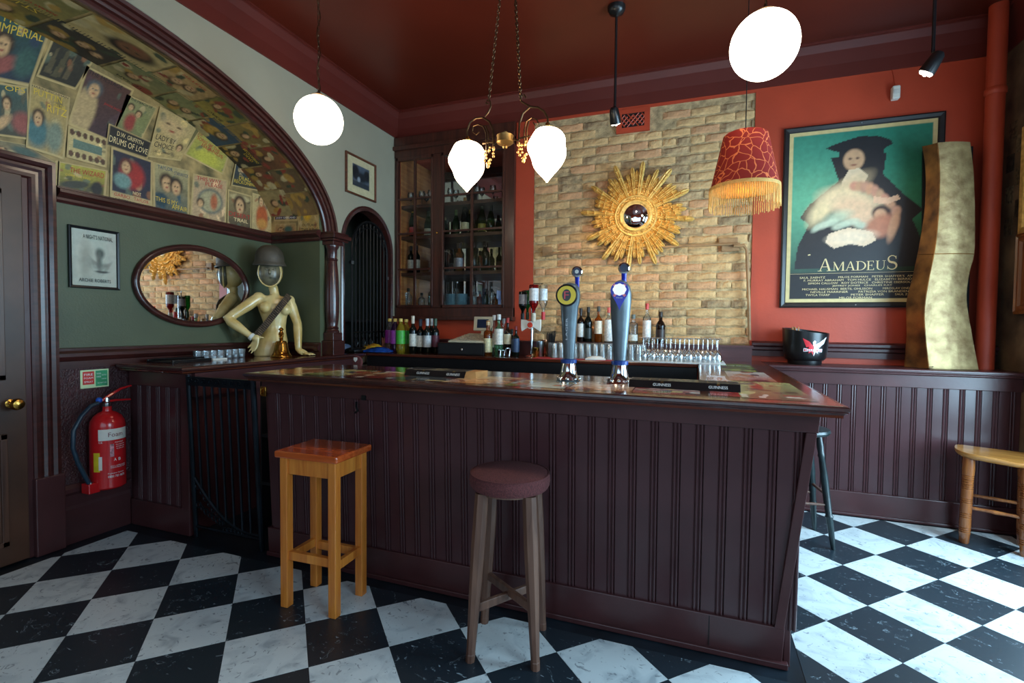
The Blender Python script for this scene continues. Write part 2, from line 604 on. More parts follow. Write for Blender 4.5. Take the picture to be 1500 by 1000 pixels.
def marble(name, base, vein, dark):
    m, t, b = nt(name)
    n, l = t.nodes, t.links
    tc = n.new('ShaderNodeTexCoord')
    oi = n.new('ShaderNodeObjectInfo')
    ad = n.new('ShaderNodeVectorMath')
    ad.operation = 'ADD'
    sc = n.new('ShaderNodeVectorMath')
    sc.operation = 'SCALE'
    sc.inputs['Scale'].default_value = 37.0
    l.new(oi.outputs['Random'], sc.inputs[0])
    l.new(tc.outputs['Object'], ad.inputs[0])
    l.new(sc.outputs[0], ad.inputs[1])
    nz = n.new('ShaderNodeTexNoise')
    nz.inputs['Scale'].default_value = 7 if not dark else 11
    nz.inputs['Detail'].default_value = 8
    nz.inputs['Distortion'].default_value = 1.6
    l.new(ad.outputs[0], nz.inputs['Vector'])
    r = n.new('ShaderNodeValToRGB')
    e = r.color_ramp.elements
    if dark:
        e[0].position, e[0].color = 0.40, base
        e[1].position, e[1].color = 0.66, base
        a = e.new(0.645); a.color = base
        a = e.new(0.652); a.color = vein
        a = e.new(0.659); a.color = base
    else:
        e[0].position, e[0].color = 0.30, vein
        e[1].position, e[1].color = 0.50, base
        a = e.new(0.36); a.color = tuple(0.5 * (x + y) for x, y in zip(base, vein))
    l.new(nz.outputs['Fac'], r.inputs[0])
    out = r.outputs[0]
    if dark:
        # short pale flecks
        mp = n.new('ShaderNodeMapping')
        mp.inputs['Scale'].default_value = (14, 34, 14)
        mp.inputs['Rotation'].default_value = (0, 0, 0.6)
        l.new(ad.outputs[0], mp.inputs[0])
        n2 = n.new('ShaderNodeTexNoise')
        n2.inputs['Scale'].default_value = 1.1
        n2.inputs['Detail'].default_value = 2
        n2.inputs['Distortion'].default_value = 2.5
        l.new(mp.outputs[0], n2.inputs['Vector'])
        r2 = n.new('ShaderNodeValToRGB')
        r2.color_ramp.elements[0].position = 0.70
        r2.color_ramp.elements[0].color = (0, 0, 0, 1)
        r2.color_ramp.elements[1].position = 0.76
        r2.color_ramp.elements[1].color = (1, 1, 1, 1)
        l.new(n2.outputs['Fac'], r2.inputs[0])
        mx = n.new('ShaderNodeMix')
        mx.data_type = 'RGBA'
        mx.inputs['B'].default_value = vein
        l.new(r2.outputs[0], mx.inputs['Factor'])
        l.new(out, mx.inputs['A'])
        out = mx.outputs['Result']
    else:
        n2 = n.new('ShaderNodeTexNoise')
        n2.inputs['Scale'].default_value = 16
        n2.inputs['Detail'].default_value = 5
        n2.inputs['Distortion'].default_value = 3.0
        l.new(ad.outputs[0], n2.inputs['Vector'])
        r2 = n.new('ShaderNodeValToRGB')
        e2 = r2.color_ramp.elements
        e2[0].position, e2[0].color = 0.335, (0.65, 0.65, 0.65, 1)
        e2[1].position, e2[1].color = 0.375, (0, 0, 0, 1)
        l.new(n2.outputs['Fac'], r2.inputs[0])
        mx = n.new('ShaderNodeMix')
        mx.data_type = 'RGBA'
        mx.inputs['B'].default_value = c(96, 104, 112)
        l.new(r2.outputs[0], mx.inputs['Factor'])
        l.new(out, mx.inputs['A'])
        out = mx.outputs['Result']
    l.new(out, b.inputs['Base Color'])
    b.inputs['Roughness'].default_value = 0.36 if dark else 0.30
    b.inputs['Specular IOR Level'].default_value = 0.8 if dark else 0.5
    return m


M_TW = marble('white_marbled_vinyl', c(212, 218, 218), c(172, 180, 184), False)
M_TB = marble('black_marbled_vinyl', c(30, 42, 50), c(156, 172, 180), True)  # black base lifted towards blue, puts the daylight veil into the colour


def clip(poly, ax, lim, keep_less):
    out = []
    n = len(poly)
    for i in range(n):
        a, b = poly[i], poly[(i + 1) % n]
        ina = (a[ax] <= lim) == keep_less
        inb = (b[ax] <= lim) == keep_less
        if ina: out.append(a)
        if ina != inb:
            t = (lim - a[ax]) / (b[ax] - a[ax])
            out.append((a[0] + (b[0] - a[0]) * t, a[1] + (b[1] - a[1]) * t))
    return out


floor = bpy.data.objects['floor']
LX, LY = (-1.8855, 2.0003)
T = 0.32
sq = T * math.sqrt(0.5)
yl, xc = 2.155, 0.43        # the chequer stops short of the bar plinth and starts again past its corner
extra = {True: MB(), False: MB()}
for i in range(-14, 22):
    for j in range(-16, 20):
        P = [(LX + (a + b) * sq, LY + (b - a) * sq) for a, b in ((i, j), (i + 1, j), (i + 1, j + 1), (i, j + 1))]
        P = clip(clip(clip(clip(P, 0, -3.50, False), 0, XR - 0.05, True), 1, YF + 0.05, False), 1, 4.25, True) if True else P
        if len(P) < 3: continue
        g = 0.0008
        pieces = [q for q in (clip(P, 1, yl, True), clip(clip(P, 1, yl, False), 0, xc, False)) if len(q) > 2]
        pieces = [q for q in pieces if abs(sum(q[k][0] * q[(k + 1) % len(q)][1] - q[(k + 1) % len(q)][0] * q[k][1] for k in range(len(q)))) > 0.003]
        if not pieces: continue
        if len(pieces) == 2 and max(p[0] for p in pieces[0] if p[1] > yl - .001) > xc if any(p[1] > yl - .001 for p in pieces[0]) else False:
            whole = all(p[0] > xc for p in P)
            if whole: pieces = [P]
        cx, cy = sum(p[0] for p in P) / len(P), sum(p[1] for p in P) / len(P)
        white = (i + j) % 2 == 0
        dist_ok = cy > 0.35 - 0.0 and (cx * -0.348 + cy * 0.937) > 0.75
        mb = MB() if dist_ok else extra[white]
        for q in pieces:
            if sum(q[k][0] * q[(k + 1) % len(q)][1] - q[(k + 1) % len(q)][0] * q[k][1] for k in range(len(q))) < 0: q = q[::-1]
            mx_, my_ = sum(p[0] for p in q) / len(q), sum(p[1] for p in q) / len(q)
            q = [(p[0] + (mx_ - p[0]) * 2 * g / T, p[1] + (my_ - p[1]) * 2 * g / T) for p in q]
            mb.prism(q, -0.002, 0.0)
        if dist_ok:
            mb.build('tile', M_TW if white else M_TB, floor)
for w_ in (True, False):
    o = extra[w_].build('tile_field', M_TW if w_ else M_TB, floor)
    o['kind'] = 'stuff'

# ---- ceiling and cove
mb = MB().box((XL - .1, YF - .1, ZC), (XR + .1, YB + .4, ZC + .1))
struct('ceiling', mb, M_CEIL)


def cove(name, a, b, inward):
    a, b, iw = Vector(a), Vector(b), Vector(inward)
    prof = [(0.0, ZB), (0.010, ZB), (0.014, ZB + .10), (0.030, ZB + .20), (0.05, ZB + .255), (0.05, ZB + .268), (0.062, ZB + .272), (0.062, ZC), (0, ZC)]
    rings = [[tuple(p + iw * u + Vector((0, 0, z))) for u, z in prof] for p in (a, b)]
    m = MB().loft(rings, True, False)
    struct(name, m, M_COVE)


cove('trim_1', (XG, YF, 0), (XG, YB, 0), (1, 0, 0))
cove('trim_2', (XG, YB, 0), (XR, YB, 0), (0, -1, 0))
cove('trim_3', (XR, YB, 0), (XR, YF, 0), (-1, 0, 0))

# ---- the left side: deep recess wall with posters, its end wall, and the arched grey wall in front
struct('wall_left', MB().box((XL - .15, YF, 0), (XL, YB + .4, ZC)), M_GREEN)
struct('wall_recess_end', MB().box((XL, YE, BT - .1), (XG - .012, YE + .06, ZC)), M_GREEN)
AY0, AA, AB = 1.50, 2.02, 0.92      # inner ellipse of the big arch


def arch(a, b, t): return (AY0 + a * math.cos(t), RAIL + b * math.sin(t))


# grey wall above the arch as one solid with the opening cut out
mb = MB()
N = 48
th = [PI - PI * k / N for k in range(N + 1)]
pts = [arch(AA + .02, AB + .02, t) for t in th]
for k in range(N):
    (y0, z0), (y1, z1) = pts[k], pts[k + 1]
    mb.hexa([(XG - .10, y0, z0), (XG, y0, z0), (XG, y1, z1), (XG - .10, y1, z1)], [(XG - .10, y0, ZC), (XG, y0, ZC), (XG, y1, ZC), (XG - .10, y1, ZC)])
ya = AY0 + AA + .02
mb.box((XG - .10, ya, RAIL - .02), (XG, 3.765, ZC))
GY0, GY1, GZ, GT = 3.765, 4.525, 2.12, 2.50    # small arched gate opening
gc, gr = (GY0 + GY1) / 2, (GY1 - GY0) / 2
for k in range(24):
    t0, t1 = PI - PI * k / 24, PI - PI * (k + 1) / 24
    y0, y1 = gc + gr * math.cos(t0), gc + gr * math.cos(t1)
    z0, z1 = GZ + (GT - GZ) * math.sin(t0), GZ + (GT - GZ) * math.sin(t1)
    mb.hexa([(XG - .10, y0, z0), (XG, y0, z0), (XG, y1, z1), (XG - .10, y1, z1)], [(XG - .10, y0, ZC), (XG, y0, ZC), (XG, y1, ZC), (XG - .10, y1, ZC)])
mb.box((XG - .10, GY1, 0), (XG, YB + .1, ZC))
mb.box((XG - .10, ya + .08, 0), (XG, GY0, RAIL - .02))
mb.box((XG - .10, GY0, 0), (XG, GY1, BT - .02))
mb.box((XG - .10, YF, 0), (XG, AY0 - AA - .02, ZC))
struct('wall_left_arch', mb, M_GREYWALL)
# lining of the arch (soffit) between the recess wall and the grey wall
mb = MB()
for k in range(N):
    (y0, z0), (y1, z1) = arch(AA, AB, th[k]), arch(AA, AB, th[k + 1])
    (y2, z2), (y3, z3) = arch(AA + .03, AB + .03, th[k]), arch(AA + .03, AB + .03, th[k + 1])
    mb.hexa([(XL, y0, z0), (XG - .01, y0, z0), (XG - .01, y1, z1), (XL, y1, z1)], [(XL, y2, z2), (XG - .01, y2, z2), (XG - .01, y3, z3), (XL, y3, z3)])
M_OLDPAPER = mat('aged_collage_paper', c(176, 146, 92), 0.6, var=0.2, scale=9, col2=c(96, 84, 52), bump=0.1)
struct('arch_soffit', mb, M_OLDPAPER)
# paper backing of the poster collage
struct('trim_4', MB().box((XL, AY0 - AA + .02, RAIL + .05), (XL + .004, YE, 3.10)), M_OLDPAPER)
struct('trim_5', MB().box((XL, YE - .004, RAIL + .05), (XG - .02, YE, 2.75)), M_OLDPAPER)

# arch moulding: stepped reeds swept along the ellipse
prof = [(0.0, 0.0), (0.0, .022), (.012, .03), (.026, .03), (.030, .020), (.036, .020), (.042, .036), (.056, .040), (.062, .026), (.070, .026), (.076, .042), (.094, .046), (.100, .030),
        (.108, .030), (.114, .050), (.132, .055), (.142, .045), (.146, .02), (.150, 0.0)]
rings = []
for k in range(N + 1):
    t = th[k] if True else 0
    ring = []
    for u, d in prof:
        y, z = arch(AA - .012 + u, AB - .012 + u, t)
        ring.append((XG + d, y, z))
    rings.append(ring)
struct('trim_6', MB().loft(rings, True, True, False), M_DARKTRIM, angle=25)

# picture rail along the recess, and dado rail
def rail(name, prof, path, m=M_DARKTRIM):
    rings = []
    for (p, iw) in path:
        p, iw = Vector(p), Vector(iw)
        rings.append([tuple(p + iw * u + Vector((0, 0, z))) for u, z in prof])
    struct(name, MB().loft(rings, True, False), m)


PR = [(0, -.045), (.012, -.045), (.02, -.03), (.02, -.015), (.045, .0), (.055, .012), (.055, .03), (.03, .04), (.03, .05), (0, .05)]
rail('trim_7', PR, [((XL, 1.86, RAIL + .0), (1, 0, 0)), ((XL, YE, RAIL), (1, -1, 0)), ((XG + .0, YE, RAIL), (0, -1, 0))])
DR = [(0, -.075), (.015, -.075), (.015, -.03), (.03, -.02), (.045, .0), (.045, .02), (.02, .035), (.02, .05), (0, .055)]
rail('trim_8', DR, [((XL, 1.84, DADO - .06), (1, 0, 0)), ((XL, YE, DADO - .06), (1, -1, 0)), ((XG + .0, YE, DADO - .06), (0, -1, 0))])
# wainscot below the dado on the left wall, with skirting
mb = MB().box((XL, 1.84, 0), (XL + .008, 2.30, 1.15))
struct('wainscot_left', mb, M_ANAG)
BB = [(0, 0), (.022, 0), (.022, .215), (.014, .235), (.014, .30), (.03, .32), (.03, .345), (.012, .365), (0, .365)]
rail('baseboard_left', BB, [((XL + .008, 1.855, 0), (1, 0, 0)), ((XL + .008, 2.24, 0), (1, 0, 0))], M_PAINT)

# ---- door at the far left, its architrave on plinth blocks
DO = empty('door_1', (XL, 1.2, 0))
DO['kind'] = 'structure'
M_DOOR = wood('brown_grained_door', c(58, 34, 26), c(92, 60, 44), 2, 0.4, 4, 0.2)
d = MB()
d.box((XL + .005, .80, .01), (XL + .045, 1.685, 2.20))
d.build('door_leaf', mat('dark_plum_door_paint', c(76, 48, 34), 0.4, var=.2, scale=3), DO, True, bevel=.004)
d = MB()
for z0, z1 in ((.12, .75), (1.05, 2.10)):
    d.box((XL + .045, .92, z0), (XL + .052, 1.585, z1))
    for y in (.92, 1.56): d.box((XL + .045, y, z0), (XL + .062, y + .03, z1))
    for z in (z0, z1 - .03): d.box((XL + .045, .92, z), (XL + .062, 1.59, z + .03))
d.build('door_panel', M_DOOR, DO, True, bevel=.003)
d = MB().box((XL + .055, .98, 1.10), (XL + .058, 1.30, 2.04))
d.build('glass_pane', mat('blue_leaded_pane', c(70, 90, 140), 0.1, var=.2, scale=10), DO, True)
k = MB().lathe([(.024, 0), (.024, .004), (.011, .008), (.012, .04), (.026, .05), (.033, .068), (.026, .086), (.006, .092)], frame((XL + .045, 1.612, .916), (0, 1, 0), (0, 0, 1)), 24)
k.build('door_knob', M_BRASS, DO, True)
AR = [(0, 0), (0, .03), (.012, .038), (.03, .038), (.034, .026), (.05, .024), (.066, .030), (.08, .030), (.086, .044), (.104, .052), (.122, .050), (.13, .03), (.13, 0)]
AF = empty('door_2', (XL, 1.76, 0))
AF['kind'] = 'structure'
p0 = [[(XL + d_, 1.72 + u, z) for u, d_ in AR] for z in (.46, 2.19)]
p0[1] = [(XL + d_, 1.72 + u, 2.19 + u) for u, d_ in AR]
p0.append([(XL + d_, .70 - u, 2.19 + u) for u, d_ in AR])
p0.append([(XL + d_, .70 - u, .46) for u, d_ in AR])
MB().loft(p0, True, True).build('architrave', M_DARKTRIM, AF, True, angle=20)
MB().box((XL, 1.685, 0), (XL + .03, 1.72, 2.22)).box((XL, 1.71, 0), (XL + .062, 1.855, .46)).box((XL, .555, 0), (XL + .062, .71, .46)).build('plinth_block', M_PAINT, AF, True, bevel=.006)

# ---- back wall: red plaster, alcove for the cabinet, exposed brick panel
mb = MB()
mb.box((XG, YB, 0), (-3.03, YB + .45, ZC))
mb.box((-3.03, YB, 0), (-1.74, YB + .45, 1.45))
mb.box((-3.03, YB, 3.22), (-1.74, YB + .45, ZC))
mb.box((-3.03, YB + .43, 1.45), (-1.74, YB + .46, 3.22))
mb.box((-1.74, YB, 0), (-1.515, YB + .45, ZC))
mb.box((-1.515, YB + .03, 0), (.425, YB + .45, 3.36))
mb.box((-1.515, YB, 3.345), (.425, YB + .45, ZC))
mb.box((.425, YB, 0), (XR + .15, YB + .45, ZC))
mb.box((-.725, YB - .004, 3.14), (-.43, YB + .03, 3.37))
struct('wall_back', mb, M_RED)
BW = MB().box((-1.515, YB + .012, 1.15), (.425, YB + .03, 3.35)).build('wall_back_brick', M_MORTAR)
BW['kind'] = 'structure'
rb = random.Random(3)
variants = []
for vi in range(10):
    L_, H_, D_ = .228, .071, .013
    nx = 5
    vs_, fs_ = [], []
    for ix in range(nx + 1):
        x = -L_ / 2 + L_ * ix / nx
        j1, j2, dd = rb.uniform(-.004, .004), rb.uniform(-.004, .004), rb.uniform(-.004, .003)
        e = .004 if ix in (0, nx) else 0
        vs_ += [(x, 0, -H_ / 2 + j1 + e), (x, -D_ + .006 - dd * .4, -H_ / 2 + j1 + .006 + e), (x, -D_ + dd + e, -H_ / 2 + .016 + j1), (x, -D_ + dd + e, H_ / 2 - .014 + j2), (x, -D_ + .006 - dd * .4, H_ / 2 + j2 - .005 - e), (x, 0, H_ / 2 + j2 - e)]
    for ix in range(nx):
        for q in range(5):
            fs_.append((ix * 6 + q, ix * 6 + 6 + q, ix * 6 + 7 + q, ix * 6 + 1 + q))
    fs_.append(tuple(range(0, 6)))
    fs_.append(tuple(nx * 6 + q for q in range(5, -1, -1)))
    me = bpy.data.meshes.new('brick')
    me.from_pydata(vs_, [], fs_)
    me.materials.append([M_BRICK, M_BRICK, M_BRICK2, M_BRICK, M_BRICK3, M_BRICK, M_BRICK2, M_BRICK, M_BRICK3, M_BRICK][vi])
    variants.append(me)
row, nb = 0, 0
z = 1.185
while z < 3.33:
    x = -1.512 - (.118 if row % 2 else 0)
    head = rb.random() < .25
    while x < .42:
        w_ = .238
        if row % 4 == 3 and rb.random() < .5: w_ = .119
        x0, x1 = max(x, -1.512), min(x + w_, .422)
        if x1 - x0 > .03 and not (x1 > -.72 and x0 < -.435 and z > 3.10):
            o = bpy.data.objects.new('brick', variants[rb.randrange(10)])
            COL.objects.link(o)
            o.parent = BW
            o.location = ((x0 + x1) / 2, YB + .014 + rb.uniform(-.0025, .0025), z)
            o.scale = ((x1 - x0 - .008) / .228, 1, 1)
            o.rotation_euler = (rb.uniform(-.02, .02), rb.uniform(-.008, .008), rb.uniform(-.015, .015))
            nb += 1
        x += w_
    z += .0795
    row += 1

# right wall, with a tall window beyond the frame (daylight side), and the wall behind the camera
mb = MB()
WY0, WY1, WZ0, WZ1 = -.35, 1.25, .80, 2.70
DY0, DY1, DZ1 = 2.10, 3.85, 2.65
mb.box((XR, YF, 0), (XR + .15, WY0, ZC)).box((XR, WY1, 0), (XR + .15, DY0, ZC)).box((XR, DY0, DZ1), (XR + .15, DY1, ZC)).box((XR, DY1, 0), (XR + .15, YB + .4, ZC)).box((XR, WY0, 0), (XR + .15, WY1, WZ0)).box((XR, WY0, WZ1), (XR + .15, WY1, ZC))
M_OLDWALL = mat('mottled_old_brown_wall', c(120, 96, 68), 0.7, var=.25, scale=4, col2=c(56, 42, 32), bump=0.5, bscale=14)
struct('wall_right', mb, M_OLDWALL)
d3 = empty('door_3', (XR + .07, 2.97, 0))
d3['kind'] = 'structure'
f = MB()
for y in (DY0, 2.94, DY1 - .07): f.box((XR + .05, y, 0), (XR + .1, y + .07, DZ1))
for zz in (0, .25, 1.1, 2.0, DZ1 - .08): f.box((XR + .05, DY0, zz), (XR + .1, DY1, zz + .07))
f.build('door_frame', M_PAINT, d3, True)
w1 = empty('window_1', (XR + .07, .45, WZ0))
w1['kind'] = 'structure'
f = MB()
for y in (WY0, (WY0 + WY1) / 2 - .03, WY1 - .06): f.box((XR + .05, y, WZ0), (XR + .1, y + .06, WZ1))
for zz in (WZ0, 1.98, WZ1 - .06): f.box((XR + .05, WY0, zz), (XR + .1, WY1, zz + .06))
f.build('window_frame', M_PAINT, w1, True)
mb = MB()
mb.box((XL - .15, YF - .15, 0), (-2.4, YF, ZC)).box((1.3, YF - .15, 0), (XR + .15, YF, ZC)).box((-2.4, YF - .15, 0), (1.3, YF, .7)).box((-2.4, YF - .15, 2.7), (1.3, YF, ZC))
struct('wall_front', mb, M_RED)
w2 = empty('window_2', (-.55, YF - .07, .7))
w2['kind'] = 'structure'
f = MB()
for x in (-2.4, -1.2, 0.04, 1.24): f.box((x, YF - .1, .7), (x + .06, YF - .05, 2.7))
for zz in (.7, 2.0, 2.64): f.box((-2.4, YF - .1, zz), (1.3, YF - .05, zz + .06))
f.build('window_frame', M_PAINT, w2, True)

# dado rail on the back wall, right of the bar
DRB = [(0, -.09), (.02, -.09), (.02, -.045), (.035, -.035), (.035, -.015), (.05, .0), (.05, .02), (.03, .03), (.0, .035)]
rail('trim_9', DRB, [((.44, YB, 1.235), (0, -1, 0)), ((XR, YB, 1.235), (0, -1, 0))], M_PAINT)
rail('trim_10', [(0, -.12), (.03, -.12), (.03, .0), (.06, .005), (.06, .03), (0, .03)], [((XG, YB + .0, 1.20), (0, -1, 0)), ((.43, YB + .0, 1.20), (0, -1, 0))], M_PAINT)

# ------------------------------------------------------------------ the bar
def boards(n, x0, pitch, place, parent, m=M_PAINTB):
    """tongue and groove boards with a double bead on one edge; place maps (x, depth, 0..1 height) to 3-D; mesh shared"""
    prof = [(0.001, 0.0), (.002, .006), (.056, .006), (.058, .002), (.060, .002), (.063, .007), (.067, .0085), (.071, .007), (.074, .002), (.076, .002), (.079, .007), (.083, .0085), (.087, .007), (.0905, 0.0)]
    k = pitch / .0915
    first = None
    for i in range(n):
        if first is None:
            rings = [[place(u * k, d_, h_) for u, d_ in prof] for h_ in (0, 1)]
            first = MB().loft(rings, False, True, False).build('board', m, parent, angle=35)
            first.location = Vector(place(x0, 0, 0)) - Vector(place(0, 0, 0))
            o = first
        else:
            o = first.copy()
            COL.objects.link(o)
            o.location = Vector(place(x0 + i * pitch, 0, 0)) - Vector(place(0, 0, 0))
    return first


BX0, BX1 = -2.37, .45
bar = empty('bar_counter', (-.96, 2.5, 0), 0, 'long maroon panelled bar counter with sloping beaded front', 'counter')
LOC = bar.location.copy()


def W(p): return (p[0] - LOC.x, p[1] - LOC.y, p[2] - LOC.z)


# carcass behind the boards: front leans outward towards the top
mb = MB()
mb.hexa([(BX0, 2.275, .0), (BX1 - .09, 2.275, .0), (BX1 - .09, 2.62, .0), (BX0, 2.62, .0)], [(BX0, 2.222, 1.05), (BX1 - .012, 2.222, 1.05), (BX1 - .012, 2.62, 1.05), (BX0, 2.62, 1.05)])
mb.hexa([(.02, 2.62, 0), (BX1 - .09, 2.62, 0), (BX1 - .09, 4.28, 0), (.02, 4.28, 0)], [(.02, 2.62, 1.05), (BX1 - .012, 2.62, 1.05), (BX1 - .012, 4.28, 1.05), (.02, 4.28, 1.05)])
mb.build('carcass', M_PAINT, bar, True)
z0, z1 = .155, .985


def yfront(z): return 2.262 - .045 * z / 1.05


def place_front(x, d_, hh):
    z = z0 + (z1 - z0) * hh
    return W((x, yfront(z) - .004 - d_, z))


boards(30, BX0 + .03, .0915, place_front, bar)
mb = MB()
mb.hexa([(BX0, yfront(.975) - .024, .975), (BX1, yfront(.975) - .024, .975), (BX1, yfront(.975) + .02, .975), (BX0, yfront(.975) + .02, .975)],
        [(BX0, yfront(1.06) - .024, 1.054), (BX1 + .006, yfront(1.06) - .024, 1.054), (BX1 + .006, yfront(1.06) + .02, 1.054), (BX0, yfront(1.06) + .02, 1.054)])
mb.build('top_rail', M_PAINT, bar, True, bevel=.004)
mb = MB()
mb.hexa([(BX0, 2.238, .02), (.355, 2.238, .02), (.355, 2.29, .02), (BX0, 2.29, .02)], [(BX0, 2.232, .165), (.362, 2.232, .165), (.362, 2.29, .165), (BX0, 2.29, .165)])
mb.box((BX0, 2.222, 0), (.375, 2.25, .025))
mb.build('skirting', M_PAINT, bar, True, bevel=.004)
MB().box((.075, 2.2315, .03), (.078, 2.24, .16)).build('skirting_joint', M_BLACKGAP, bar, True)
# corner board
mb = MB()
mb.hexa([(.322, yfront(.16) - .026, .16), (.358, yfront(.16) - .026, .16), (.358, 2.30, .16), (.322, 2.30, .16)], [(.408, yfront(.975) - .026, .975), (.446, yfront(.975) - .026, .975), (.446, 2.25, .975), (.408, 2.25, .975)])
mb.build('corner_board', M_PAINT, bar, True, bevel=.003)


def place_end(y, d_, hh):
    z = z0 + (z1 - z0) * hh
    return W((.365 + .075 * z / 1.05 + d_, y, z))


boards(21, 2.30, .0915, place_end, bar)
MB().box((BX1 - .09, 2.25, 0), (.385, 4.25, .16)).build('end_skirting', M_PAINT, bar, True, bevel=.004)
MB().hexa([(.36, 2.2, .975), (BX1, 2.2, .975), (BX1, 4.25, .975), (.36, 4.25, .975)], [(.36, 2.2, 1.054), (BX1 + .006, 2.2, 1.054), (BX1 + .006, 4.25, 1.054), (.36, 4.25, 1.054)]).build('end_rail', M_PAINT, bar, True)
# small bits on the front: hook plate and brass bolt
mb = MB().box((-1.665, 2.188, .975), (-1.64, 2.196, 1.0))
mb.build('hook_plate', M_BLACK, bar, True)
mb = MB().tube([(-1.702, 2.195, 0.960), (-1.687, 2.175, 0.938), (-1.674, 2.170, 0.918), (-1.696, 2.175, 0.908)], .006)
mb.build('coat_hook', M_BLACK, bar, True)
bolt = MB().box((BX0 - .0, 2.186, .955), (BX0 + .04, 2.196, 1.01)).tube([(BX0 + .01, 2.18, .965), (BX0 + .01, 2.18, 1.0), (BX0 + .03, 2.18, 1.0)], .005)
bolt.build('brass_catch', M_BRASS, bar, True, bevel=.002)

# bar top: front run and return, moulded nosing
TOPZ = BT
bt = empty('worktop', (-.92, 2.45, TOPZ - .045), 0, 'dark varnished bar top with moulded edge and prints set in', 'worktop')
NOSE = [(0.0, TOPZ), (-.012, TOPZ - .001), (-.018, TOPZ - .006), (-.020, TOPZ - .016), (-.012, TOPZ - .020), (-.012, TOPZ - .024), (-.004, TOPZ - .028), (0.0, TOPZ - .034), (.004, TOPZ - .040), (.012, TOPZ - .046), (.03, TOPZ - .046)]
TX0, TX1, TY0, TYI = -2.355, .505, 2.09, 2.775
mb = MB()
mb.box((TX0 + .0, TY0 + .0, TOPZ - .044), (TX1 + .0, TYI, TOPZ))
mb.build('top_board', M_TOPWOOD, bt, True)
mb = MB()
mb.box((.02, TYI, TOPZ - .044), (TX1, YB - .002, TOPZ))
mb.build('return_board', M_TOPWOOD_Y, bt, True)
rings = []
for (x, y, dx, dy) in ((TX0, TYI, 1, 0), (TX0, TY0, 1, 1), (TX1, TY0, -1, 1), (TX1, 4.26, -1, 0)):
    rings.append([(x + dx * u, y + dy * u, z) for u, z in NOSE])
MB().loft(rings, True, False).build('nosing', M_DARKTRIM, bt, True)


def print_strip(seed, nx, ny, cols):
    a = Art(nx, ny, cols[0], cols[1])
    r = random.Random(seed)
    for q in range(16):
        col = cols[r.randrange(len(cols))]
        if r.random() < .5:
            a.oval(r.random(), r.random(), r.uniform(.04, .25), r.uniform(.03, .15), col, .15, r.uniform(0, 3))
        else:
            x, y = r.random(), r.random()
            a.rect(x, y, x + r.uniform(.05, .3), y + r.uniform(.03, .15), col)
    a.speckle(.15, 2)
    return a


WARMC = [(150, 60, 46), (190, 120, 70), (214, 190, 150), (90, 40, 40), (226, 214, 200), (60, 40, 50)]
COOLC = [(60, 80, 90), (200, 210, 200), (120, 130, 60), (40, 50, 60), (170, 60, 50), (220, 200, 140)]
# return run: prints under varnish, front to back
for n_, (x0, y0, x1, y1, cs, lab) in enumerate([
        (.175, 2.17, .445, 2.85, [(70, 80, 60), (190, 180, 120), (40, 60, 70), (210, 200, 180), (150, 60, 50)], 'green and yellow gig print'),
        (.06, 2.20, .175, 3.10, [(170, 50, 44), (226, 220, 224), (190, 60, 50), (120, 40, 40)], 'red and white print'),
        (.175, 2.87, .40, 3.45, [(170, 80, 70), (230, 222, 206), (60, 50, 60), (190, 120, 90)], 'pink portrait print'),
        (.16, 3.47, .38, 4.15, [(40, 44, 54), (120, 150, 60), (30, 34, 50), (170, 180, 90)], 'dark blue and green print')]):
    a = print_strip(n_ + 5, 34, 44, cs)
    L0 = bt.location
    a.mesh('inset_print', lambda u, v, x0=x0, y0=y0, x1=x1, y1=y1: (x0 + u * (x1 - x0) - L0.x, y0 + v * (y1 - y0) - L0.y, TOPZ + .0008 - L0.z), M_PRINTG, bt)['label'] = lab
xx = -2.30
r = random.Random(11)
n_ = 0
while xx < .02:
    w_ = r.uniform(.22, .34)
    x1_ = min(xx + w_, .05)
    cs = [list(WARMC), list(COOLC)][n_ % 2]
    r.shuffle(cs)
    a = print_strip(n_ + 40, 26, 30, cs)
    a.mesh('inset_print', lambda u, v, x0=xx, x1=x1_: (x0 + u * (x1 - x0) - L0.x, 2.155 + v * .34 - L0.y, TOPZ + .0006 - L0.z), M_PRINTG, bt)
    xx = x1_ + .006
    n_ += 1
t = MB()
lettering(t, 'LIVE MUSIC', .16, .03, frame((.29, 3.95, TOPZ + .001), (1, 0, 0), (0, 1, 0)))
t.build('lettering', M_WHITETXT, bt, True)

# ---- right-hand shelf along the back wall
sh = empty('wall_counter', (1.25, 4.46, 0), 0, 'maroon panelled ledge counter along the back wall under the film poster', 'counter')
LOC2 = sh.location.copy()
mb = MB().box((.46, 4.315, 0), (XR - .002, YB - .052, 1.055))
mb.build('carcass', M_PAINT, sh, True)
boards(17, .475, .0915, lambda x, d_, hh: (x - LOC2.x, 4.315 - d_ - LOC2.y, .17 + .80 * hh), sh)
MB().box((.46, 4.29, .965), (XR - .002, 4.32, 1.06)).build('top_rail', M_PAINT, sh, True, bevel=.004)
MB().box((.46, 4.285, .0), (XR - .002, 4.32, .175)).box((.46, 4.27, 0), (XR - .002, 4.29, .02)).build('skirting', M_PAINT, sh, True, bevel=.004)
MB().box((TX1 + .002, 4.262, TOPZ - .04), (XR - .002, YB - .053, TOPZ)).build('top_board', M_PAINT, sh, True, bevel=.003)
MB().loft([[(x, 4.262 + u, z) for u, z in NOSE] for x in (TX1 + .022, XR - .002)], True, False).build('nosing', M_PAINT, sh, True)

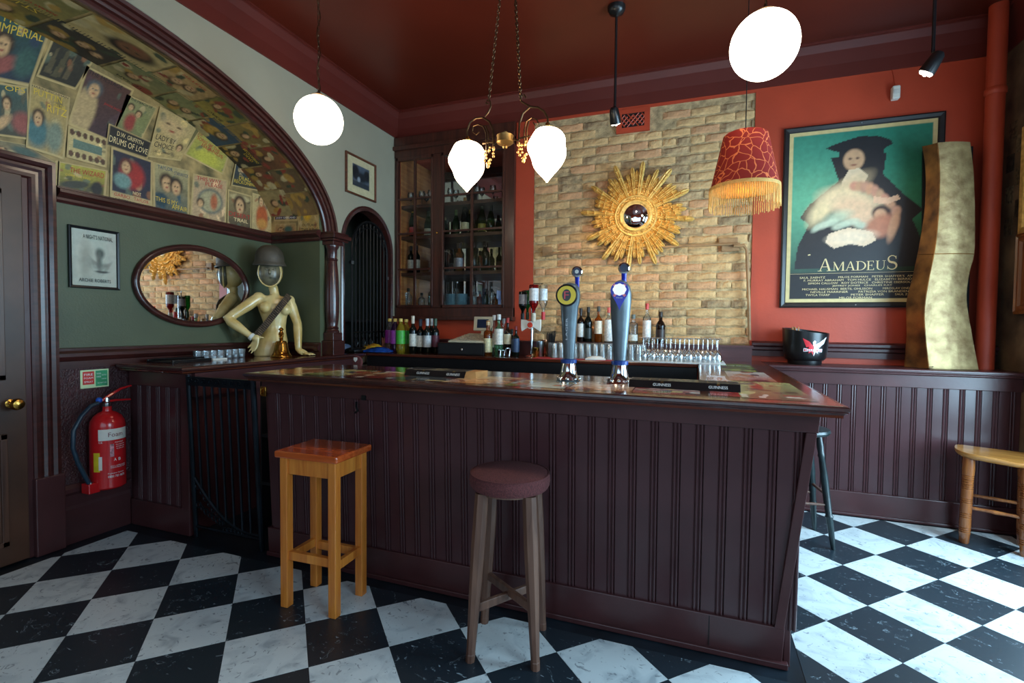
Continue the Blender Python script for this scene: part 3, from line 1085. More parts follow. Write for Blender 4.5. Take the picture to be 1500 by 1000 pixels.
# ---- left return counter inside the arch
lc = empty('side_counter', (-3.3, 2.9, 0), 0, 'maroon side counter with boarded end against the left wall', 'counter')
LOC3 = lc.location.copy()
mb = MB().box((XL + .002, 2.262, 0), (-3.06, YE - .01, 1.06)).box((-3.058, 3.2, 0), (-3.01, 3.90, 1.06))
mb.build('carcass', M_PAINT, lc, True)
boards(5, XL + .035, .0915, lambda x, d_, hh: (x - LOC3.x, 2.262 - d_ - LOC3.y, .17 + .79 * hh), lc)
MB().box((XL + .04, 2.236, .955), (-3.03, 2.27, 1.06)).build('top_rail', M_PAINT, lc, True, bevel=.004)
MB().box((XL + .04, 2.236, .0), (-3.03, 2.27, .175)).box((-3.10, 2.236, .17), (-3.03, 2.268, .96)).build('skirting', M_PAINT, lc, True, bevel=.004)
MB().box((-3.06, 2.262, .90), (-3.0, 3.3, 1.06)).build('side_apron', M_PAINT, lc, True)
MB().box((XL + .047, 2.17, BT - .04), (-2.985, 3.40, BT)).box((-3.06, 3.40, BT - .04), (-2.985, 3.96, BT)).build('top_board', M_TOPWOOD_Y, lc, True, bevel=.003)
rings = []
for (x, y, dx, dy) in ((XL + .05, 2.17, 0, 1), (-2.985, 2.17, -1, 1), (-2.985, 3.96, -1, 0)):
    rings.append([(x + dx * u, y + dy * u, z) for u, z in NOSE])
MB().loft(rings, True, False).build('nosing', M_DARKTRIM, lc, True)

# ------------------------------------------------------------------ pilaster, gates
pl = empty('pilaster', (-3.03, 3.575, BT), 0, 'turned maroon half column carrying the right foot of the big arch', 'column')
mb = MB().box((-.055, -.075, .0), (.075, .075, .13)).box((-.045, -.06, .13), (.06, .06, .20))
mb.build('plinth', M_DARKTRIM, pl, bevel=.004)
MB().lathe([(.060, .20), (.062, .212), (.052, .222), (.050, .232), (.056, .24), (.048, .25), (.045, .26), (.052, .30), (.058, .38), (.060, .50), (.056, .64), (.048, .76), (.042, .83), (.048, .836), (.050, .846), (.042, .852), (.044, .93), (.058, .95), (.058, .965)], None, 20).build('shaft', M_DARKTRIM, pl)
MB().box((-.055, -.065, .965), (.068, .065, 1.0)).box((-.055, -.085, 1.0), (.088, .11, 1.02)).box((-.055, -.10, 1.02), (.105, .13, 1.055)).box((-.055, -.085, 1.055), (.09, .11, 1.075)).build('capital', M_DARKTRIM, pl, bevel=.005)

ga = empty('arched_gate', (-3.10, 4.25, 1.12), 0, 'black wrought iron gate standing in the small arched opening', 'gate')
g0, g1 = GY0 + .17, GY1 - .02
gcx, gra = (g0 + g1) / 2, (g1 - g0) / 2


def gz(y): return 2.10 + .30 * math.sqrt(max(0, 1 - ((y - gcx) / gra) ** 2))


mb = MB()
pts = [(-3.10, g0, 1.13)] + [(-3.10, gcx + gra * math.cos(PI - PI * k / 14), 2.10 + .30 * math.sin(PI * k / 14)) for k in range(15)] + [(-3.10, g1, 1.13)]
mb.tube(pts, .011, 6)
pts2 = [(-3.10, gcx + (gra - .05) * math.cos(PI - PI * k / 14), 2.08 + .26 * math.sin(PI * k / 14)) for k in range(15)]
mb.tube(pts2, .007, 6)
mb.tube([(-3.10, g0, 1.14), (-3.10, g1, 1.14)], .010, 6).tube([(-3.10, g0, 1.30), (-3.10, g1, 1.30)], .008, 6)
mb.build('gate_frame', M_IRONBLK, ga, True)
for k in range(9):
    y = g0 + (g1 - g0) * (k + 1) / 10
    MB().tube([(-3.10, y, 1.14), (-3.10, y, gz(y) - .02)], .0065, 6).build('bar', M_IRONBLK, ga, True)
mb = MB()
for k in range(5):
    y = g0 + (g1 - g0) * (k + .5) / 5
    for sgn in (-1, 1):
        mb.tube([(-3.10, y + sgn * .03 * math.sin(t * .9), 1.15 + .025 * t) for t in range(6)], .005, 5)
for k in range(11):
    t = PI * (k + .5) / 11
    y, z_ = gcx + (gra - .025) * math.cos(t), 2.09 + .28 * math.sin(t)
    mb.tube([(-3.10, y + .018 * math.cos(a * PI / 3), z_ + .018 * math.sin(a * PI / 3)) for a in range(7)], .004, 5)
mb.build('scrollwork', M_IRONBLK, ga, True)
bpy.data.objects['scrollwork']['kind'] = 'stuff'
MB().box((-3.11, g0 - .03, 1.95), (-3.085, g0 + .01, 1.98)).box((-3.11, g1 - .0, 1.85), (-3.085, g1 + .018, 1.88)).build('latch', M_STEEL, ga, True)
# dark store behind the opening with a shelf, and the painted reveal
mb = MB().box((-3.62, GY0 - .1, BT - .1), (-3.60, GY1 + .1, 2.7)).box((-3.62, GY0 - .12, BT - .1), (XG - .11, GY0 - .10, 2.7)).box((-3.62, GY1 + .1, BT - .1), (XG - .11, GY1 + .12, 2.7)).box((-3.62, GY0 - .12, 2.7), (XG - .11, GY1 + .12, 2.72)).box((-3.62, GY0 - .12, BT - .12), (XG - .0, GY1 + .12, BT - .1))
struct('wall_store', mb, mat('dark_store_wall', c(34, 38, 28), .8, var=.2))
struct('trim_11', MB().box((-3.6, GY0, 1.40), (-3.2, GY1, 1.42)), M_IRONBLK)
rings = []
for k in range(25):
    t = PI - PI * k / 24
    rings.append([(XG + d_, gc + (gr - .012 + u) * math.cos(t), GZ + (GT - GZ - .012 + u) * math.sin(t)) for u, d_ in ((0, -.10), (0, .012), (.03, .02), (.045, .012), (.045, 0), (.012, -.1))])
rings = [[(p[0], p[1], BT + .02) for p in rings[0]]] + rings + [[(p[0], p[1], BT + .02) for p in rings[-1]]]
struct('trim_12', MB().loft(rings, True, False), M_DARKTRIM)

bg = empty('bar_gate', (-3.0, 2.22, .02), 0, 'low dark iron gate with upright bars between side counter and bar', 'gate')


def gp(x, z_, d_=0): return (x, 2.262 - .043 * z_ + d_ - .006, z_)


mb = MB().tube([gp(-2.995, .0), gp(-2.995, 1.045)], .014, 8).tube([gp(-2.44, .0), gp(-2.455, 1.05)], .016, 8)
mb.box((-2.995, 2.20, .985), (-2.45, 2.22, 1.04))
mb.tube([gp(-2.99, .07), gp(-2.45, .07)], .010, 6)
mb.tube([gp(-2.98 + .53 * k / 12, .09 + .30 * (1 - math.sin(PI / 2 * k / 12)) ** 1.4) for k in range(13)], .010, 6)
mb.build('gate_frame', M_IRON, bg, True)
MB().ball((-2.455, 2.21, 1.058), .018).build('chrome_finial', M_CHROME, bg, True)
for k in range(7):
    x = -2.925 + .067 * k
    zb = .09 + .30 * (1 - math.sin(PI / 2 * (x + 2.98) / .53)) ** 1.4
    MB().tube([gp(x, zb), gp(x, .99)], .008, 6).build('bar', M_IRON, bg, True)
mb = MB()
rr = random.Random(2)
for k in range(16):
    x = -2.96 + .032 * k
    zt = .09 + .30 * (1 - math.sin(PI / 2 * min(1, (x + 2.98) / .53))) ** 1.4
    for zc in ([zt * .5 + .03, zt - .03] if zt > .16 else [.08]):
        rad = .016 + .012 * rr.random()
        mb.tube([gp(x + rad * math.cos(a * .9) * (1 - a * .07), zc + rad * math.sin(a * .9) * (1 - a * .07)) for a in range(9)], .0045, 5)
for k in range(9):
    x = -2.96 + .058 * k
    mb.tube([(x + .02 * math.cos(a * .9) * (1 - a * .08), 2.198, 1.012 + .018 * math.sin(a * .9) * (1 - a * .08)) for a in range(8)], .004, 5)
mb.build('scrollwork', M_IRON, bg, True)['kind'] = 'stuff'
# inside end of the bar: open shelf seen past the gate, with reading matter
struct('trim_13', MB().box((-3.0, 3.42, 0), (.02, 3.44, 1.0)), mat('dark_red_back_panel', c(70, 16, 18), .6))
sbx = MB().box((-2.70, 2.50, .30), (-2.375, 2.75, .32)).box((-2.70, 2.50, .62), (-2.375, 2.75, .64)).box((-2.70, 2.745, 0), (-2.375, 2.76, 1.0)).box((-2.71, 2.50, 0), (-2.70, 2.76, 1.0))
tag(sbx.build('open_shelf_unit', M_BLACKGAP), 'dark open shelf unit behind the low gate', 'shelf')
for (x, col, hh, lab) in ((-2.55, (40, 50, 80), .27, 'dark blue magazine leaning on the shelf behind the low gate'), (-2.52, (190, 60, 50), .29, 'red magazine leaning on the shelf behind the low gate'), (-2.49, (206, 190, 176), .28, 'pale pink magazine leaning on the shelf behind the low gate')):
    m_ = MB().box((x, 2.51, .322), (x + .012, 2.72, .322 + hh), Matrix.Translation((0, 0, 0)))
    tag(m_.build('magazine', mat('magazine_cover', c(*col), .4, var=.25, scale=30)), lab, 'magazine', 'magazines behind the low gate')
tag(MB().box((-2.46, 2.50, .322), (-2.385, 2.66, .47)).build('white_carton', M_WHITE, bevel=.003), 'white carton on the shelf behind the low gate', 'box')
tag(MB().box((-2.50, 2.50, .642), (-2.385, 2.62, .73)).box((-2.49, 2.51, .73), (-2.39, 2.61, .76)).build('paper_stack', M_WHITE, bevel=.003), 'stack of white paper on the upper shelf behind the low gate', 'paper')

# ------------------------------------------------------------------ posters of the arch collage


def add_lines(o, lines, w, h, fn, parent_mat):
    """lines: (text, cx, cy, w, h, material) in 0..1 of the poster"""
    by = {}
    for (s, cx, cy, lw, lh, m_) in lines:
        mb_ = by.setdefault(m_.name, (MB(), m_))[0]
        lettering(mb_, s, lw, lh, Matrix.Identity(4), fn=lambda p, cx=cx, cy=cy: fn(cx + p[0], cy + p[1], .0012))
    for mb_, m_ in by.values():
        mb_.build('lettering', m_, o)


def wall_poster(quad, axis, seed, cols, lines, label, faces=(), shapes=(), off=.006, res=(34, 44), name='film_poster'):
    """quad: TL, TR, BR, BL as (along, z) on the wall; axis 'L' = recess wall, 'E' = recess end wall"""
    TL, TR, BR, BL = quad
    cx = sum(p[0] for p in quad) / 4
    cz = sum(p[1] for p in quad) / 4

    def fn(u, v, d=0.0):
        a = [(BL[i] * (1 - u) + BR[i] * u) * (1 - v) + (TL[i] * (1 - u) + TR[i] * u) * v for i in (0, 1)]
        if axis == 'L': return (d + off, a[0] - cx, a[1] - cz)
        return (a[0] - cx, -off - d, a[1] - cz)
    loc = (XL, cx, cz) if axis == 'L' else (cx, YE, cz)
    o = empty(name, loc, 0, label, 'poster', 'film posters pasted inside the arch')
    a = Art(res[0], res[1], cols[0], cols[1])
    rq = random.Random(seed * 17)
    if shapes or faces:
        for _ in range(12): a.oval(rq.random(), rq.uniform(.1, .9), rq.uniform(.03, .12), rq.uniform(.02, .09), [tuple(int(v * .7) for v in cols[1]), tuple(min(255, int(v * 1.3)) for v in cols[0]), (150, 96, 60), (96, 104, 84), (196, 170, 120)][rq.randrange(5)], .15, rq.uniform(0, 3), .8)
    for s_ in shapes: getattr(a, s_[0])(*s_[1:])
    for f_ in faces: a.figure(*f_)
    a.speckle(.16, 1)
    a.rect(0, 0, 1, .03, (196, 168, 112)).rect(0, .975, 1, 1, (190, 162, 108)).rect(0, 0, .035, 1, (190, 162, 108)).rect(.965, 0, 1, 1, (186, 158, 104))
    a.mesh('print', fn, M_PRINT, o)
    add_lines(o, lines, 1, 1, fn, None)
    return o


def q(*pp): return [(p[1], p[2]) for p in pp]


def qe(*pp): return [(p[0], p[2]) for p in pp]


SK, HR = (204, 160, 112), (62, 40, 24)
Yl, Cr, Rd, Wh, Dk, Bl = M_YELTXT, M_CREAMTXT, M_REDTXT, M_WHITETXT, M_DARKTXT, M_BLUETXT
TAN, CREAM, TEAL, OLIVE, NAVY, BROWN = (170, 140, 86), (196, 172, 116), (52, 84, 74), (110, 104, 58), (38, 46, 62), (66, 50, 36)
wall_poster(q((-3.630, 1.594, 3.113), (-3.630, 1.878, 3.179), (-3.630, 1.753, 2.723), (-3.630, 1.526, 2.679)), 'L', 1, (NAVY, TEAL),
            [('HOTEL', .52, .84, .6, .12, Yl), ('IMPERIAL', .55, .70, .75, .12, Yl)], 'teal poster lettered Hotel Imperial with reclining lady, top left', [(.3, .46, .16, SK, HR)],
            [('oval', .3, .2, .4, .12, (150, 80, 70), .2, .3), ('oval', .75, .3, .2, .2, (60, 90, 80), .3)], res=(30, 36))
wall_poster(q((-3.630, 1.912, 3.223), (-3.630, 2.156, 3.207), (-3.630, 1.976, 2.805), (-3.630, 1.779, 2.797)), 'L', 2, ((44, 40, 30), (60, 56, 44)), [], 'dark brown poster of bare trees right of the teal hotel poster',
            [], [('poly', [(.1, .1), (.2, .6), (.28, .1)], (110, 96, 66), .6), ('poly', [(.3, .08), (.45, .8), (.5, .1)], (100, 90, 60), .6), ('poly', [(.55, .1), (.6, .55), (.7, .1)], (116, 100, 70), .6), ('oval', .6, .85, .4, .1, (90, 80, 56), .4)])
wall_poster(q((-3.630, 1.592, 2.680), (-3.630, 1.740, 2.717), (-3.630, 1.741, 2.419), (-3.630, 1.587, 2.391)), 'L', 3, ((70, 66, 50), (64, 88, 80)), [('OPS', .6, .92, .6, .1, Yl)],
            'grey green poster lettered Ops at the left edge of the arch', [(.35, .62, .13, SK, HR)], [('oval', .8, .3, .3, .2, (150, 80, 70), .3), ('oval', .2, .25, .3, .1, SK, .3, .5)], off=.010)
wall_poster(q((-3.630, 1.747, 2.743), (-3.630, 1.943, 2.745), (-3.630, 1.905, 2.358), (-3.630, 1.722, 2.370)), 'L', 4, (TAN, (176, 150, 92)), [('PUTTIN', .45, .90, .7, .10, Yl), ('ON THE', .75, .80, .3, .05, Yl), ('RITZ', .70, .72, .5, .12, Yl), ('HARRY RICHMAN', .5, .975, .9, .03, Dk)],
            'cream poster lettered Puttin on the Ritz above the door frame', [(.25, .50, .13, SK, HR)], [('oval', .25, .3, .3, .25, (70, 110, 110), .3), ('oval', .7, .3, .2, .25, (120, 130, 110), .3)], off=.012)
wall_poster(q((-3.630, 2.037, 2.984), (-3.630, 2.319, 2.956), (-3.630, 2.162, 2.553), (-3.630, 1.929, 2.580)), 'L', 5, ((64, 44, 48), (86, 54, 44)), [('THE MESSAGE', .42, .93, .7, .07, Dk), ('JEANNE EAGELS', .75, .55, .4, .05, Rd)],
            'plum coloured poster with a lady in a cream gown seen from behind', [(.28, .68, .14, SK, (80, 84, 84))], [('oval', .22, .25, .24, .45, (186, 156, 108), .15)])
wall_poster(q((-3.630, 2.140, 3.199), (-3.630, 2.399, 3.197), (-3.630, 2.369, 3.048), (-3.630, 2.091, 3.027)), 'L', 6, ((58, 110, 112), (150, 96, 54)), [], 'small landscape poster in orange and turquoise near the arch top',
            [(.72, .55, .12, (170, 130, 120), HR)], [('oval', .5, .4, .2, .25, (50, 40, 44), .3), ('oval', .3, .7, .3, .2, (170, 120, 60), .4)], off=.010)
wall_poster(q((-3.630, 1.929, 2.571), (-3.630, 2.146, 2.565), (-3.630, 2.135, 2.377), (-3.630, 1.916, 2.377)), 'L', 7, (CREAM, CREAM), [], 'cream poster ringed with tiny brown portrait medallions',
            [], [('rect', .15, .35, .85, .65, (96, 116, 100))] + [('oval', .1 + .16 * k, .84, .06, .1, (84, 54, 34), .1) for k in range(6)] + [('oval', .1 + .16 * k, .16, .06, .1, (90, 60, 40), .1) for k in range(6)], off=.014)
wall_poster(q((-3.630, 1.877, 2.341), (-3.630, 2.147, 2.363), (-3.630, 2.128, 2.159), (-3.630, 1.867, 2.155)), 'L', 8, ((56, 54, 40), (180, 164, 60)), [('THE WIZARD', .58, .80, .7, .16, Rd), ('COME THE FIRES', .4, .62, .5, .07, Yl)],
            'olive and yellow poster lettered The Wizard beside the door frame corner', [], [('oval', .35, .35, .3, .12, (60, 60, 50), .2, .3), ('oval', .8, .35, .13, .22, (34, 34, 32), .2)])
wall_poster(q((-3.630, 2.271, 2.908), (-3.630, 2.474, 2.900), (-3.630, 2.359, 2.630), (-3.630, 2.196, 2.662)), 'L', 9, ((120, 120, 76), (150, 144, 96)), [('THE MARCH OF', .5, .93, .7, .07, Dk)], 'pale green poster of a family group left of the cream lady poster',
            [(.25, .7, .1, SK, HR), (.55, .6, .1, SK, HR)], [('oval', .4, .3, .2, .25, (150, 60, 50), .3), ('oval', .75, .4, .2, .3, (130, 130, 80), .3)])
wall_poster(q((-3.630, 2.152, 2.668), (-3.630, 2.428, 2.640), (-3.630, 2.394, 2.515), (-3.630, 2.134, 2.521)), 'L', 10, ((32, 30, 28), (38, 34, 30)), [('D.W. GRIFFITH', .5, .72, .6, .22, Cr), ('DRUMS OF LOVE', .5, .36, .9, .30, Cr)], 'black title strip lettered Drums of Love', [], off=.016, res=(20, 12))
wall_poster(q((-3.630, 2.166, 2.523), (-3.630, 2.431, 2.512), (-3.630, 2.421, 2.151), (-3.630, 2.152, 2.160)), 'L', 11, ((44, 44, 56), (40, 40, 54)), [('GARBO', .27, .17, .36, .06, Rd), ('TAYLOR', .73, .17, .36, .06, Rd), ('NOT', .62, .28, .2, .06, Cr), ('A METRO PICTURE', .5, .09, .8, .04, Dk)],
            'dark blue poster with red figure lettered Garbo and Taylor', [(.35, .72, .13, SK, (90, 40, 30))], [('oval', .5, .6, .3, .26, (160, 40, 34), .2), ('oval', .28, .45, .2, .14, (110, 140, 130), .2), ('rect', .03, .03, .97, .22, (188, 160, 110))], off=.012)
wall_poster(q((-3.630, 2.484, 2.913), (-3.630, 2.761, 2.878), (-3.630, 2.629, 2.573), (-3.630, 2.394, 2.529)), 'L', 12, ((186, 158, 100), (192, 164, 110)), [('LADY BY', .36, .42, .55, .11, Dk), ('CHOICE', .36, .27, .55, .11, Dk), ('CAROLE LOMBARD', .35, .13, .5, .05, Dk)],
            'cream poster lettered Lady by Choice with a pale face', [(.8, .30, .09, SK, HR)], [('oval', .45, .72, .35, .18, (206, 172, 120), .4), ('oval', .3, .75, .07, .02, (90, 60, 40), .4), ('oval', .6, .75, .07, .02, (90, 60, 40), .4), ('oval', .45, .62, .08, .02, (160, 70, 50), .4)], off=.018)
wall_poster(q((-3.630, 2.436, 2.509), (-3.630, 2.708, 2.526), (-3.630, 2.698, 2.139), (-3.630, 2.435, 2.150)), 'L', 13, ((44, 66, 74), (176, 158, 108)), [('TAYLOR', .32, .93, .4, .07, Bl), ('STANWYCK', .76, .88, .4, .07, Bl), ('THIS IS MY', .36, .30, .6, .09, Yl), ('AFFAIR', .72, .22, .45, .09, Yl), ('A FOX PICTURE', .5, .10, .6, .04, Wh)],
            'teal based poster lettered This is My Affair with an embracing couple', [(.36, .63, .17, SK, HR), (.62, .60, .16, SK, (44, 30, 22))], [('oval', .2, .3, .2, .14, (40, 64, 72), .2)], res=(30, 38))
wall_poster(q((-3.630, 2.735, 2.513), (-3.630, 3.035, 2.544), (-3.630, 3.012, 2.140), (-3.630, 2.703, 2.145)), 'L', 14, ((188, 156, 116), (184, 150, 110)), [('THIS WAY', .45, .93, .7, .08, Rd), ('PLEASE', .6, .84, .5, .08, Rd), ('LUDWIG LANGTON', .45, .10, .8, .06, Rd)],
            'pinkish poster lettered This Way Please with a round vignette', [(.25, .42, .09, SK, HR)], [('oval', .52, .5, .36, .26, (110, 110, 96), .1), ('oval', .52, .5, .3, .21, (170, 156, 116), .1), ('oval', .62, .5, .1, .16, (176, 96, 60), .3)])
wall_poster(q((-3.630, 2.841, 2.976), (-3.630, 3.096, 2.886), (-3.630, 2.992, 2.576), (-3.630, 2.661, 2.634)), 'L', 15, ((168, 162, 70), (170, 150, 80)), [('SONG OF THE', .4, .50, .65, .08, Rd), ('ISLANDS', .55, .41, .6, .08, Rd), ('OAKIE', .75, .88, .35, .08, Dk)], 'yellow green poster lettered Song of the Islands',
            [(.3, .75, .1, SK, HR), (.6, .72, .1, SK, HR)], [('oval', .5, .18, .3, .16, (190, 180, 70), .3)])
wall_poster(q((-3.630, 2.599, 3.069), (-3.630, 2.830, 3.008), (-3.630, 2.739, 2.906), (-3.630, 2.503, 2.951)), 'L', 16, ((36, 32, 30), (30, 28, 26)), [('TONIGHT OR', .45, .72, .6, .2, Cr), ('NEVER', .4, .4, .4, .2, Cr)], 'small black poster above the cream lady poster', [], [('oval', .75, .25, .2, .2, (140, 80, 70), .3)], off=.020, res=(18, 14))
wall_poster(q((-3.630, 3.028, 2.470), (-3.630, 3.260, 2.472), (-3.630, 3.251, 2.142), (-3.630, 3.018, 2.135)), 'L', 17, ((64, 52, 42), (150, 128, 84)), [('DESERT', .5, .42, .9, .11, Rd), ('TRAIL', .55, .30, .6, .09, Cr)], 'poster of a man in a wide cowboy hat',
            [(.5, .66, .22, SK, HR)], [('oval', .5, .86, .42, .08, (186, 164, 116), .15)], off=.014)
wall_poster(q((-3.630, 3.114, 2.768), (-3.630, 3.228, 2.747), (-3.630, 3.339, 2.532), (-3.630, 3.054, 2.505)), 'L', 18, ((60, 58, 44), (44, 60, 74)), [('DEAD', .5, .32, .5, .12, Yl), ('RECKONING', .5, .18, .85, .12, Yl)], 'dark poster lettered Dead Reckoning', [(.4, .66, .16, SK, HR)], off=.018)
wall_poster(q((-3.630, 3.275, 2.504), (-3.630, 3.481, 2.507), (-3.630, 3.478, 2.157), (-3.630, 3.265, 2.139)), 'L', 19, ((188, 160, 110), (184, 158, 106)), [('RAMONA', .5, .1, .7, .07, Dk)], 'cream poster of a lady in a red and orange dress',
            [(.45, .84, .13, SK, HR)], [('oval', .5, .45, .3, .32, (176, 84, 40), .2), ('oval', .5, .3, .26, .12, (190, 130, 60), .3)])
wall_poster(q((-3.630, 1.874, 2.153), (-3.630, 1.884, 2.347), (-3.630, 1.863, 2.337), (-3.630, 1.857, 2.152)), 'L', 20, (CREAM, TAN), [], 'narrow strip of cream paper beside the door frame', off=.006, res=(6, 12))
wall_poster(q((-3.630, 1.531, 2.364), (-3.630, 1.722, 2.386), (-3.630, 1.877, 2.324), (-3.630, 1.529, 2.269)), 'L', 21, ((150, 120, 84), (120, 110, 80)), [], 'pinkish poster fragment directly above the door frame', [(.3, .5, .1, SK, HR)], [('oval', .7, .5, .2, .3, (70, 90, 80), .3)], off=.008, res=(24, 14))
wall_poster(q((-3.630, 2.795, 2.927), (-3.630, 2.876, 3.000), (-3.630, 2.672, 2.658), (-3.630, 2.629, 2.593)), 'L', 22, ((130, 120, 70), (96, 84, 56)), [], 'sliver of green poster between the two cream and yellow ones', off=.007, res=(10, 14))
# end wall of the recess
wall_poster(qe((-3.572, 3.480, 2.667), (-3.323, 3.480, 2.650), (-3.317, 3.480, 2.285), (-3.591, 3.480, 2.296)), 'E', 23, ((60, 50, 70), (150, 110, 76)), [('FOR ME AND', .5, .30, .85, .1, Wh), ('MY GAL', .55, .18, .55, .09, Yl), ('JUDY GARLAND', .5, .07, .8, .05, Wh)], 'red banded poster lettered For Me and My Gal on the end wall',
            [(.35, .78, .14, SK, HR), (.68, .74, .14, SK, HR)], [('rect', .0, .13, 1, .37, (186, 66, 40)), ('oval', .5, .52, .3, .1, (196, 180, 140), .3)])
wall_poster(qe((-3.583, 3.480, 2.271), (-3.340, 3.480, 2.263), (-3.341, 3.480, 2.130), (-3.584, 3.480, 2.137)), 'E', 24, ((186, 110, 60), (170, 140, 90)), [], 'small orange and green poster just above the rail on the end wall', [(.3, .6, .12, SK, HR)], [('oval', .65, .6, .2, .25, (60, 90, 80), .3)], res=(18, 12))
wall_poster(qe((-3.300, 3.480, 2.553), (-3.128, 3.480, 2.491), (-3.070, 3.480, 2.146), (-3.318, 3.480, 2.141)), 'E', 25, ((176, 146, 86), (160, 130, 76)), [('OUTLAW', .55, .25, .7, .06, Dk), ('THE KING', .55, .14, .8, .08, Dk)], 'poster of a bright yellow figure lettered The King near the pilaster', [], [('oval', .45, .62, .24, .27, (206, 160, 40), .2), ('oval', .35, .65, .1, .1, (70, 50, 30), .3)])
wall_poster(qe((-3.586, 3.480, 2.917), (-3.445, 3.480, 2.805), (-3.338, 3.480, 2.675), (-3.588, 3.480, 2.674)), 'E', 26, ((60, 56, 40), (90, 80, 50)), [], 'small green and black poster at the top of the end wall', [(.4, .4, .14, SK, HR)], res=(14, 14), off=.008)

# posters that bend round the arch soffit
def soffit_poster(t0, t1, x0, x1, cols, lines, label, faces=(), shapes=(), res=(26, 26)):
    tm, xm = (t0 + t1) / 2, (x0 + x1) / 2
    y, z_ = arch(AA, AB, tm)
    o = empty('film_poster', (xm, y, z_), 0, label, 'poster', 'film posters pasted under the arch curve')

    def fn(u, v, d=0.0):
        t = t0 + (t1 - t0) * u
        yy, zz = arch(AA - .006 - d, AB - .006 - d, t)
        return (x1 + (x0 - x1) * v - xm if False else x0 + (x1 - x0) * (1 - v) - xm, yy - y, zz - z_)
    a = Art(res[0], res[1], cols[0], cols[1])
    for s_ in shapes: getattr(a, s_[0])(*s_[1:])
    for f_ in faces: a.figure(*f_)
    a.speckle(.12, 2)
    a.mesh('print', fn, M_PRINT, o)
    add_lines(o, lines, 1, 1, fn, None)


xa, xb = XL + .01, XG - .03
xm_ = (xa + xb) / 2
sp = [(1.60, 1.46, 0, 'mustard poster of a waltzing couple at the very top of the arch, wall side', ((90, 80, 44), (170, 140, 60)), [(.5, .6, .16, SK, HR)], [('WALTZ', .5, .15, .7, .12, Yl)]),
      (1.62, 1.44, 1, 'olive poster with red lettering at the top of the arch, room side', ((110, 104, 58), (150, 130, 70)), [(.3, .5, .14, SK, HR)], [('THE GAY PARADE', .6, .8, .6, .08, Rd)]),
      (1.45, 1.27, 0, 'dark poster of three small faces under the arch top', ((54, 50, 44), (70, 60, 48)), [(.25, .6, .12, SK, HR), (.55, .5, .12, SK, HR), (.8, .62, .11, SK, HR)], []),
      (1.43, 1.20, 1, 'cream poster of a dark haired man with a pale collar under the arch', ((172, 150, 96), (186, 160, 104)), [(.62, .48, .26, (120, 78, 50), (34, 26, 20))], []),
      (1.26, 1.10, 0, 'green and cream poster of dancers under the arch', ((110, 116, 76), (160, 144, 92)), [(.4, .6, .13, SK, HR)], [('MARCH', .5, .9, .5, .08, Dk)]),
      (1.19, 1.04, 1, 'tan poster of two ladies under the arch, room side', ((176, 140, 88), (184, 150, 96)), [(.35, .55, .15, SK, (110, 80, 50)), (.65, .5, .14, SK, HR)], [('SISTERS', .5, .14, .6, .07, Rd)]),
      (1.09, .95, 0, 'pale green poster of a family under the arch', ((120, 124, 80), (150, 144, 90)), [(.3, .6, .13, SK, HR), (.65, .55, .13, SK, HR)], []),
      (1.03, .89, 1, 'yellow and green speckled poster under the arch, room side', ((96, 96, 50), (170, 144, 62)), [(.3, .4, .12, SK, HR)], [('OAKIE', .6, .8, .5, .1, Dk)]),
      (.94, .78, 0, 'blue poster of an embracing couple under the arch', ((44, 66, 84), (50, 74, 92)), [(.4, .5, .2, (196, 150, 70), (170, 130, 50)), (.66, .46, .17, SK, HR)], []),
      (.88, .74, 1, 'brown and yellow crowd poster under the arch, room side', ((110, 92, 50), (150, 120, 60)), [(.5, .6, .13, SK, HR)], []),
      (.77, .62, 0, 'black poster lettered Dead Reckoning bent under the arch', ((44, 40, 32), (56, 50, 40)), [(.35, .66, .16, SK, HR)], [('DEAD', .6, .32, .4, .1, Yl), ('RECKONING', .55, .18, .7, .1, Yl)]),
      (.73, .58, 1, 'orange and dark poster under the arch, room side', ((130, 84, 50), (90, 60, 40)), [(.5, .6, .14, SK, HR)], []),
      (.61, .44, 0, 'reddish brown poster of a lying figure under the arch', ((110, 66, 42), (128, 84, 54)), [(.3, .5, .12, SK, HR)], []),
      (.57, .40, 1, 'dark tan poster with a long pale shape under the arch, room side', ((96, 74, 48), (116, 92, 60)), [], []),
      (.43, .22, 0, 'cream poster with a green corner near the foot of the arch', ((150, 130, 84), (164, 140, 90)), [(.5, .6, .14, SK, HR)], []),
      (.39, .08, 1, 'tan poster fragment at the right foot of the arch curve', ((120, 92, 56), (140, 108, 66)), [], [])]
rs = random.Random(9)
for (ta, tb, side_, lab, cs, fc, ln) in sp:
    shp = [('oval', rs.random(), rs.random(), rs.uniform(.06, .22), rs.uniform(.05, .16), [(170, 130, 60), (60, 70, 50), (140, 60, 44), (190, 170, 120)][rs.randrange(4)], .12, rs.uniform(0, 3)) for _ in range(10)]
    x0_, x1_ = (xa, xm_ + .02) if side_ == 0 else (xm_ - .01, xb)
    soffit_poster(ta, tb, x0_, x1_, cs, ln, lab, fc, shp)

# ------------------------------------------------------------------ framed things on the left wall
def picture(name, loc, w, h, fw, fd, M_frame, label, cat, orient, group=None, prof=None):
    """empty with a mitred frame; returns (root, local frame matrix without translation)"""
    o = empty(name, loc, 0, label, cat, group)
    R_ = orient((0, 0, 0))
    mb_ = MB()
    pr = prof or [(0, 0), (0, fd * .8), (fw * .25, fd), (fw * .8, fd * .8), (fw, fd * .5), (fw, 0)]
    rings_ = []
    for sx_, sy_ in ((-1, -1), (1, -1), (1, 1), (-1, 1), (-1, -1)):
        rings_.append([tuple(R_ @ Vector((sx_ * (w / 2 - u), sy_ * (h / 2 - u), d_))) for u, d_ in pr])
    mb_.loft(rings_, False, False)
    mb_.build('frame', M_frame, o)
    return o, R_


